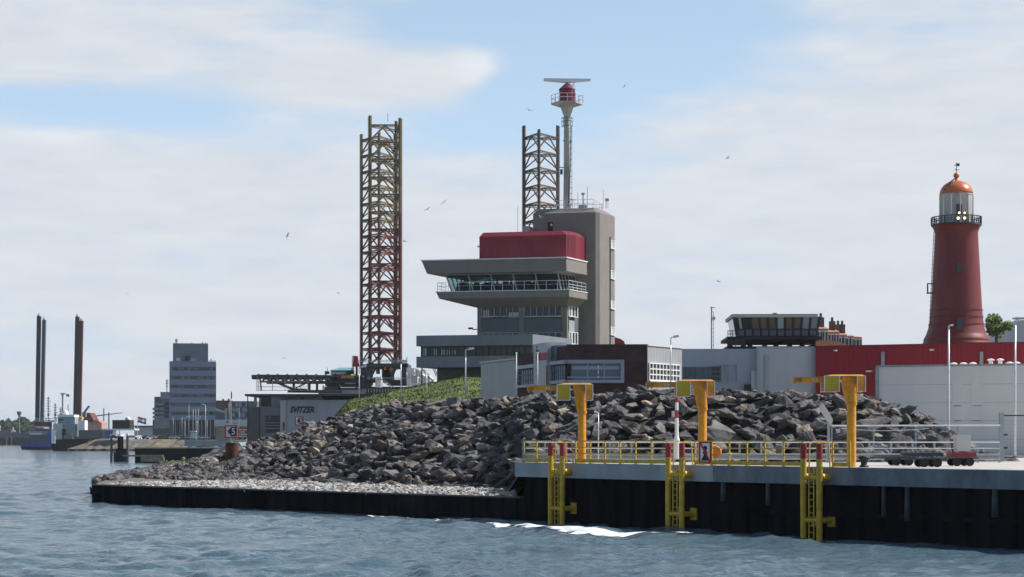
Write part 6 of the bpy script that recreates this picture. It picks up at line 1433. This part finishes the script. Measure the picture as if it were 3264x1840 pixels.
for px in (763, 782): b = MB(); b.cyl((t.x(px), -.1, t.z(1397)), (t.x(px), .3, t.z(1397)), .35, .35, 12); b.build('wheel', M['rubber'], t.r)
# big windmill-like house, chimney, crane jib, sheds
t = FB('red_roof_house', 290, 900, 'big house with steep red brown roof behind the right barge legs', 'house')
b = MB(); b.wall([(t.x(262), t.z(1346)), (t.x(302), t.z(1346)), (t.x(285), t.z(1316)), (t.x(274), t.z(1316))], 0, 12); b.build('roof', M['rust_rig'], t.r)
t.part('wall', 'pink', 266, 324, 1346.5, 1382, 0, 12)
b = MB(); b.wall([(t.x(296), t.z(1349)), (t.x(324), t.z(1349)), (t.x(312), t.z(1338)), (t.x(304), t.z(1338))], -1, 10); b.build('side_roof', M['tile'], t.r)
for px in (288, 300): t.part('window', 'offwhite', px, px+3, 1354, 1361, -.3, -.05)
t = FB('tall_chimney', 331, 1100, 'thin grey factory chimney standing alone in the distance', 'chimney'); b = MB(); b.cyl((0, 0, 0), (0, 0, t.z(1301)), 3.2*t.u, 2.1*t.u, 12); b.build('shaft', M['cap'], t.r)
t = FB('crane_jib', 340, 980, 'long thin lattice crane jib stretching over the low roofs', 'crane')
b = MB(); b.bar((t.x(293), 0, t.z(1329)), (t.x(390), 0, t.z(1316)), .35); b.bar((t.x(300), 0, t.z(1326)), (t.x(345), 0, t.z(1321)), .3); b.bar((t.x(345), 0, t.z(1321)), (t.x(390), 0, t.z(1316)), .3)
for k in range(12): b.bar((t.x(296+k*7.8), 0, t.z(1329-k*1.05)), (t.x(300+k*7.8), 0, t.z(1325.5-k*.8)), .2)
b.build('jib', M['slate'], t.r); b = MB(); b.bar((t.x(347), 0, t.z(1400)), (t.x(347), 0, t.z(1315)), .6); b.build('mast', M['slate'], t.r)
t = FB('black_shed', 386, 690, 'black box shaped shed with white dome behind the white canopy roof', 'shed'); t.part('body', 'black', 358, 413, 1339, 1368, 0, 8)
b = MB(); b.lathe([(1.1*math.cos(a_)+.01, t.z(1337.5)+1.1*math.sin(a_)) for a_ in (0, .4, .8, 1.2, 1.55)], t.x(404), 2, 12); b.build('dome', M['white'], t.r); t.part('roof_box', 'slate', 399, 406, 1333, 1339, 1, 3)
t = FB('white_canopy', 380, 640, 'long thin white canopy roof on posts above the shore', 'canopy'); t.part('roof', 'white', 327, 433, 1367, 1371.5, -2, 6)
for px in (330, 380, 428): t.part('post', 'galv_dull', px, px+1.4, 1371.5, 1402, 0, .3)
t = FB('low_quay_shed', 320, 720, 'long low grey shed behind the white canopy', 'shed'); t.part('wall', 'slate', 244, 360, 1372, 1398, 0, 6); t.part('roof', 'cap', 243, 362, 1369, 1372, -.5, 7)
t = FB('blue_signboard', 345, 650, 'small blue panel sign on the shore', 'sign'); t.part('board', 'hull_b', 337, 352, 1376, 1387, 0, .2); t.part('post', 'dark', 344, 345.5, 1387, 1400, .1, .3)
t = FB('low_blue_shed', 452, 800, 'low pale blue shed with dark roof beneath the flag', 'shed'); t.part('wall', 'glass_l', 430, 492, 1361, 1390, 0, 8); t.part('roof', 'dark', 426, 494, 1357, 1361, -1, 9)
t = FB('national_flag', 438, 600, 'red white and blue flag flying from a pole above the parked cars', 'flag')
b = MB(); b.cyl((0, 0, 0), (0, 0, t.z(1322)), .09, .06, 8); b.build('pole', M['white'], t.r)
cols_ = [M['sign_r'], M['sign_w'], M['hull_b']]; b = MB(); nn = 10
for i in range(nn):
    for j in range(3):
        f_ = lambda i_, j_: (t.x(439)+i_*27/nn*t.u, .25*math.sin(i_*.9), t.z(1328+i_*.7+j_*6.2)); b.add([f_(i, j+1), f_(i+1, j+1), f_(i+1, j), f_(i, j)], [(0, 1, 2, 3)], j)
b.build('cloth', cols_, t.r)
# poles in front of the tower block
for px, yt, D, lb in ((552, 1331, 640, 'leftmost short pole before the tower block'), (580, 1330, 640, 'second short pole before the tower block'), (602, 1290, 640, 'tallest flagpole before the tower block'), (615.5, 1304, 640, 'left of three close flagpoles before the tower block'), (624, 1303, 640, 'middle of three close flagpoles before the tower block'), (632.5, 1302, 640, 'right of three close flagpoles before the tower block'), (660, 1338, 640, 'short pole at the right corner of the tower block')):
    pole(px, 1401, yt, D, 1.8, lb, group='poles before the tower block', name='flagpole', m='galv_dull')
for px, yt, ar, lb in ((590, 1331, 14, 'street lamp before the tower block with head to the right'), (628, 1332, 12, 'street lamp just right of the three flagpoles'), (655, 1291, -12, 'taller street lamp with bright head before the ribbon windows')):
    lamp(px, 1401, yt, 560, ar, 1.6, lb, group='distant street lamps')
t = FB('banner_pole', 736.5, 300, 'tall thin pole with narrow dark banner behind the number sign', 'pole', zb=3); b = MB(); b.cyl((0, 0, 0), (0, 0, t.z(1248)), .06, .04, 8); b.build('pole', M['galv_dull'], t.r); b = MB(); b.wall([(.04, t.z(1272)), (.18, t.z(1268)), (.16, t.z(1254)), (.04, t.z(1247))], -.02, .02); b.build('banner', M['slate'], t.r)
pole(730, 1400, 1284, 420, 1.8, 'pole with pale cross piece left of the banner pole', name='signal_pole', group=None, m='galv_dull')
pole(762, 1404, 1300, 430, 1.4, 'thin pole right of the banner pole, before the glass offices', name='signal_pole', group=None, m='galv_dull')
# bus shelter frame and cars
t = FB('glass_shelter', 617, 600, 'small glass shelter with white roof among the parked cars', 'shelter'); t.part('roof', 'white', 607, 626, 1374, 1376.5, -1, 1)
for px in (608, 616, 625): t.part('post', 'white', px-.5, px+.5, 1376.5, 1401, -.1, .1)
t.part('pane', 'glass_l', 609, 624, 1380, 1398, .1, .15)
PAINT = {c: mat(c+'_car_paint', v, .3, var=.04) for c, v in dict(white=(.7, .7, .7), silver=(.42, .44, .46), black=(.02, .02, .025), grey=(.13, .14, .15), red=(.35, .03, .03), blue=(.05, .09, .2)).items()}
def make_car():
    r_ = empty('parked_car', (0, 0, 0), 0)
    b = MB(); b.wall([(-2.1, .35), (2.1, .35), (2.15, .7), (2.0, .85), (1.2, .95), (.6, 1.4), (-.9, 1.45), (-1.7, .98), (-2.1, .9)], -.85, .85); b.build('body', PAINT['white'], r_)
    b = MB(); b.wall([(1.05, .96), (.58, 1.34), (-.86, 1.38), (-1.5, .99)], -.87, .87); b.build('windows', M['glass'], r_)
    for x in (-1.3, 1.35):
        for y_ in (-.8, .8): b = MB(); b.cyl((x, y_-.1, .33), (x, y_+.1, .33), .33, .33, 12); b.build('wheel', M['rubber'], r_)
    b = MB(); b.box(-2.14, -2.1, -.7, -.45, .68, .82); b.build('tail_light', M['sign_r'], r_)
    return r_
car0 = make_car()
cars = [(447, 1.2, 'white', 'white car just right of the flagpole foot', 705), (470, 1.0, 'black', 'black car second from the left in the car park', 690), (498, .9, 'blue', 'dark blue car in the back row before the flats', 730), (480, .5, 'silver', 'silver car parked askew near the left', 650),
        (522, .7, 'black', 'black car before the flats at the end of the row', 665), (511, .3, 'white', 'white car in the left cluster, nose to the shore', 650), (543, .15, 'grey', 'grey car between the flats and the tower block', 640), (510, .05, 'red', 'red car low in the car park', 612),
        (534, .1, 'silver', 'silver estate car below the first short pole', 622), (556, .2, 'white', 'white car with bright bonnet below the second short pole', 632), (575, .15, 'white', 'white car behind the bright bonnet one', 690), (594, .1, 'grey', 'dark grey car left of the glass shelter', 620),
        (612, .2, 'silver', 'silver car in front of the glass shelter', 610), (645, .1, 'white', 'white car right of the three flagpoles', 625), (670, .1, 'silver', 'silver car below the right corner of the tower block', 640), (690, .05, 'black', 'black car below the pale building band', 610), (703, .1, 'grey', 'grey car left of the number sign', 600), (722, .1, 'silver', 'silver car almost behind the number sign', 590), (420, .2, 'white', 'white van-like car under the white canopy end', 690)]
for i, (px, ang, colr, lb, D) in enumerate(cars):
    o = car0 if i == 0 else copy_tree(car0); zc = 4.2
    o.location = (XG(px, max(D, 702)), max(D, 702), zc); o.rotation_euler = (0, 0, ang); tag(o, lb, 'car', 'cars in the far car park')
    bd = [c for c in KIDS[o.name] if c.name.startswith('body')][0]; bd.material_slots[0].link = 'OBJECT'; bd.material_slots[0].material = PAINT[colr]
# concrete wall on the far bank
t = FB('concrete_bank_wall', 665, 600, 'pale grey concrete retaining wall at the right of the brown far bank', 'wall', zb=0); t.part('wall', 'cap', 588, 735, 1404.5, 1422, 0, 60)
b = MB(); t.box(b, 586, 740, 1403.3, 1404.4, -.4, 60); b.build('coping', M['offwhite'], t.r)
# white boats drawn up on the bank
for px, py, lb in ((430, 1414, 'left small white dinghy drawn up on the brown bank'), (455, 1418, 'right small white dinghy drawn up on the brown bank')):
    D = 560; r_ = empty('dinghy', (XG(px, D), D, EYE-(py-HY)*D/FP), R(-25), lb, 'boat', 'dinghies on the bank'); b = MB()
    b.loft([(-1.2, -.3, 0), (1.3, -.1, .05), (1.3, .1, .05), (-1.2, .3, 0)], [(-1.4, -.6, .5), (1.9, -.1, .65), (1.9, .1, .65), (-1.4, .6, .5)]); b.build('hull', M['white'], r_)
# left barge legs
lg = empty('barge_with_legs', (XG(180, 860), 860, 0), 0, 'jack-up barge with tall thin dark legs behind the blue tug', 'barge'); u = 860/FP
def legp(pxb, pxt, yt, w_, m):
    x0_, x1_ = (pxb-180)*u, (pxt-180)*u; z1_ = EYE+(HY-yt)*u; z0_ = EYE+(HY-1385)*u; b = MB(); hw = w_*u/2
    for dx, dy in ((-.7, -.7), (.7, -.7), (.7, .7), (-.7, .7)): b.cyl((x0_+dx*hw*1.0, dy*hw, z0_), (x1_+dx*hw, dy*hw, z1_), hw*.36, hw*.36, 8)
    b.cyl((x0_, 0, z0_), (x1_, 0, z1_), hw*.62, hw*.62, 10)
    n = 46
    for i in range(n): t_ = i/n; x = x0_+(x1_-x0_)*t_; z_ = z0_+(z1_-z0_)*t_; b.box(x-hw, x+hw, -hw, hw, z_, z_+.35)
    l_ = b.build('leg', m, lg); b = MB(); b.cyl((x1_, 0, z1_+.01), (x1_, 0, z1_+1.0), hw*.8, hw*.7, 10); b.build('leg_cap', M['offwhite'], l_)
legp(118, 124.5, 1008, 12, M['dark']); legp(133, 141, 1020, 11, M['slate']); legp(239, 247, 1010, 12, M['dark']); legp(252, 260, 1023, 11, M['rust_rig'])
b = MB(); b.box((104-180)*u, (320-180)*u, 0, 18, 0, EYE+(HY-1388)*u); b.build('hull', M['dark'], lg)
b = MB(); b.bar((248-180)*u and ((244-180)*u, -2, EYE+(HY-1352)*u), ((262-180)*u, -2, EYE+(HY-1330)*u), 1.4); b.build('yellow_crane_boom', M['orange'], lg)
b = MB(); b.bar(((262-180)*u, 1, EYE+(HY-1322)*u), ((283-180)*u, 1, EYE+(HY-1294)*u), .8); b.box((262-180)*u, (272-180)*u, 0, 3, EYE+(HY-1330)*u, EYE+(HY-1314)*u); b.build('grey_crane_arm', M['slate'], lg)
# white workship beside the tug
t = FB('white_workship', 215, 692, 'white superstructure workship moored between the tug and the brown bank', 'ship', zb=0)
b = MB(); b.loft([(t.x(168), 0, 0), (t.x(262), 0, 0), (t.x(262), 8, 0), (t.x(168), 8, 0)], [(t.x(160), -.5, t.z(1402)), (t.x(285), -.5, t.z(1399)), (t.x(285), 8, t.z(1399)), (t.x(160), 8, t.z(1402))]); b.build('hull', M['sheet_far'], t.r)
t.part('superstructure', 'offwhite', 168, 198, 1350, 1402, .5, 6); t.part('bridge', 'cap', 182, 236, 1330, 1392, 1, 7); t.part('bridge_roof', 'white', 184, 236, 1322, 1329.5, 0, 8); t.part('deck_house', 'white', 247, 268, 1340, 1371, 1, 6); t.part('white_bow_house', 'white', 166, 178, 1372, 1414, -1.2, .4)
for y_ in (1337, 1355, 1366): t.part('window_row', 'glass', 184, 200, y_, y_+4, .85, .98)
t.part('deck_gear', 'taupe', 205, 232, 1388, 1399, -.3, 3); t.part('dark_gear', 'black', 198, 208, 1368, 1392, -.2, 1)
b = MB(); x = t.x(195.5); b.bar((x, 2, t.z(1322)), (x, 2, t.z(1254)), .5); b.bar((t.x(188), 2, t.z(1254)), (t.x(204), 2, t.z(1254)), .3); b.bar((x, 2, t.z(1262)), (t.x(190), 2, t.z(1256)), .25); b.bar((x, 2, t.z(1262)), (t.x(201), 2, t.z(1256)), .25); b.bar((t.x(213), 2, t.z(1322)), (t.x(213), 2, t.z(1290)), .3); b.build('mast', M['galv_dull'], t.r)
b = MB(); b.wall([(t.x(207), t.z(1263)), (t.x(217), t.z(1265)), (t.x(217), t.z(1257)), (t.x(208), t.z(1256))], 1.9, 2.1); b.bar((t.x(204), 2, t.z(1254)), (t.x(208), 2, t.z(1260)), .15); b.build('dark_flag', M['slate'], t.r)
b = MB(); b.lathe([(1.3*math.cos(a_)+.01, t.z(1318)+1.3*math.sin(a_)) for a_ in (-.8, -.3, .2, .7, 1.2, 1.5)], t.x(204), 2, 12); b.build('radome', M['white'], t.r)
# blue tug
t = FB('blue_tug', 120, 770, 'small tug with blue hull, red striped wheelhouse and cluttered masts', 'tug', zb=0)
b = MB(); zt_ = t.z(1413); b.loft([(t.x(73), -1, -.3), (t.x(168), -1, -.3), (t.x(168), 5, -.3), (t.x(80), 5, -.3)], [(t.x(68), -1.6, 1.2), (t.x(169), -1.6, 1.2), (t.x(169), 5, 1.2), (t.x(74), 5, 1.2)]); b.build('black_hull', M['black'], t.r)
b = MB(); b.loft([(t.x(68), -1.6, 1.203), (t.x(168), -1.6, 1.203), (t.x(168), 5, 1.203), (t.x(74), 5, 1.203)], [(t.x(78), -1.8, zt_), (t.x(166), -1.8, zt_+.1), (t.x(166), 5, zt_), (t.x(84), 5, zt_)]); b.build('blue_hull', M['hull_b'], t.r)
t.part('deck_house', 'slate', 96, 162, 1386, 1413, 0, 3.5); t.part('blue_house', 'hull_b', 152, 167, 1370, 1413, -.4, 3); t.part('wheelhouse', 'cap', 108, 160, 1366, 1386, .2, 3.2); t.part('wheelhouse_windows', 'glass', 110, 150, 1368, 1374, .1, .18)
t.part('red_stripe', 'sign_r', 112, 155, 1356, 1360, -.1, 3.4); t.part('white_stripe', 'sign_w', 112, 155, 1360.2, 1363, -.08, 3.4); t.part('dark_top', 'dark', 116, 158, 1345, 1356, .6, 3); t.part('funnel', 'rust_rig', 156, 162, 1346, 1370, .5, 2)
b = MB(); b.loft([(t.x(98), -1, t.z(1386)), (t.x(132), -1, t.z(1386)), (t.x(132), .2, t.z(1386)), (t.x(98), .2, t.z(1386))], [(t.x(95), -1.2, t.z(1382)), (t.x(135), -1.2, t.z(1381)), (t.x(135), .2, t.z(1381)), (t.x(95), .2, t.z(1382))]); b.build('lifeboat', M['white'], t.r)
b = MB()
for px, yt in ((132, 1296), (150, 1264), (172, 1285), (190, 1298)):
    b.bar((t.x(px), 2, t.z(1350)), (t.x(px), 2, t.z(yt)), .3)
    for k in range(6): y_ = yt+6+k*8; b.bar((t.x(px-5), 2, t.z(y_)), (t.x(px+5+k % 2*3), 2, t.z(y_+1)), .22)
    b.box(t.x(px-2), t.x(px+3), 1.5, 2.5, t.z(1326), t.z(1318))
b.build('masts', M['slate'], t.r)
b = MB()
for k in range(8): b.bar((t.x(112+k*11), 1, t.z(1345)), (t.x(112+k*11), 1, t.z(1330+k % 3*4)), .25)
for y_ in (1334, 1341): b.bar((t.x(112), 1, t.z(y_)), (t.x(180), 1, t.z(y_)), .25)
t.box(b, 150, 176, 1342, 1346, 0, 2); b.build('rails_and_gear', M['offwhite'], t.r)
# far left shore
t = FB('dark_quay', 40, 1310, 'dark quay wall with pale band on the far left shore', 'quay wall', zb=0); t.part('wall', 'sheet_far', -160, 100, 1396, 1424, 0, 20); t.part('upper_wall', 'slate', -160, 104, 1381, 1396, 8, 20)
for px in (20, 36): t.part('pale_pier', 'taupe', px, px+3, 1393, 1421, -.6, -.05)
tree(75, 1390, 1334, 1400, 64, 'round green tree under the water tower on the far left', 900, 7, 'leaf_far', 2.2, 'trees on the far left shore', False)
tree(20, 1390, 1338, 1450, 44, 'smaller tree left of the water tower on the far left', 500, 8, 'leaf_far', 2.0, 'trees on the far left shore', False)
tree(100, 1390, 1345, 1500, 50, 'tree at the left of the dark barge legs', 500, 9, 'leaf_far', 2.2, 'trees on the far left shore', False)
t = FB('water_tower', 61, 1350, 'mushroom shaped water tower with reddish top above the far trees', 'water tower')
b = MB(); b.lathe([(4.5*t.u, 0), (3*t.u, t.z(1352)), (2.6*t.u, t.z(1330)), (5*t.u, t.z(1322))], n=14); b.build('shaft', M['slate'], t.r); b = MB(); b.lathe([(5.5*t.u, t.z(1322)), (7.5*t.u, t.z(1317)), (7.5*t.u, t.z(1313)), (3*t.u, t.z(1311))], n=14); b.build('tank', M['rust_rig'], t.r)
sk = MB(); vs = []; rs = random.Random(8)
t = FB('distant_sheds', 50, 1420, 'low dark sheds and roofs along the far left quay', 'sheds'); b = MB()
t.part('shed', 'slate', -60, 36, 1372, 1385, 0, 10); t.part('shed', 'tower_brown', 36, 106, 1376, 1388, 2, 10); t.part('blue_boat_roof', 'hull_b', 56, 68, 1372, 1376, -3, 0)
# ------------------------------------------------------------------ gulls
def gull(i, px, py, D, span, ang, bank, label):
    u = D/FP; r_ = P(px, py, D); s_ = span/2; b = MB()
    b.lathe([(.01, -.28*s_), (.07*s_, -.16*s_), (.10*s_, 0), (.07*s_, .2*s_), (.01, .34*s_)], n=8); b.v = [(x, z_, y) for x, y, z_ in b.v]
    for sg in (-1, 1):
        pts = [(0, .12, .02), (sg*.45, .14, .16), (sg*1.0, -.08, .06), (sg*.45, -.06, .15), (0, -.1, .02)]
        n0 = [(p[0]*s_, p[1]*s_, p[2]*s_) for p in pts]; b.add(n0+[(p[0], p[1], p[2]+.012) for p in n0], [(0, 1, 3, 4), (1, 2, 3), (9, 8, 6, 5), (8, 7, 6)])
    b.add([(-.03*s_, -.25*s_, 0), (.03*s_, -.25*s_, 0), (.07*s_, -.42*s_, 0), (-.07*s_, -.42*s_, 0)], [(0, 1, 2, 3)])
    o = b.build('gull', M['white'], None); o.location = r_; o.rotation_euler = (bank*.3, bank, ang); tag(o, label, 'gull', 'gulls in the sky'); return o
GU = [(1990, 276, 150, 'gull high in the blue right of the radar scanner'), (1688, 352, 150, 'gull left of the radar platform above the right lattice leg'), (1415, 646, 150, 'upper gull of two left of the control building roof'), (1362, 668, 150, 'lower gull of two between rig leg and control building'),
      (2320, 504, 120, 'gull in the middle of the right sky, wings raised'), (917, 752, 120, 'gull left of the tall lattice legs'), (1290, 770, 140, 'gull just right of the tall lattice legs'), (2290, 898, 150, 'gull above the thin mast'), (731, 1108, 160, 'gull right of the tower block top'), (906, 1142, 140, 'gull low above the helideck'), (1078, 935, 200, 'gull at mid height left of the lattice legs'), (407, 938, 260, 'gull above the far harbour'), (1722, 690, 170, 'gull in front of the tower cap')]
for i, (px, py, D, lb) in enumerate(GU): gull(i, px, py, D, .8, random.uniform(0, 6.28), random.uniform(-.7, .7), lb)
print('script size objects', len(bpy.data.objects))

# ------------------------------------------------------------------ light summer haze over the whole place
m = bpy.data.materials.new('haze'); m.use_nodes = True; N = m.node_tree.nodes; N.remove(N['Principled BSDF']); v = N.new('ShaderNodeVolumePrincipled'); v.inputs['Color'].default_value = (.82, .9, 1, 1); v.inputs['Density'].default_value = .00007; v.inputs['Anisotropy'].default_value = .1
m.node_tree.links.new(v.outputs[0], N['Material Output'].inputs['Volume'])
b = MB(); b.box(-9500, 9500, -400, 12500, -3, 75); o = b.build('haze', m); tag(o, 'thin summer haze over the harbour', 'haze', kind='stuff')
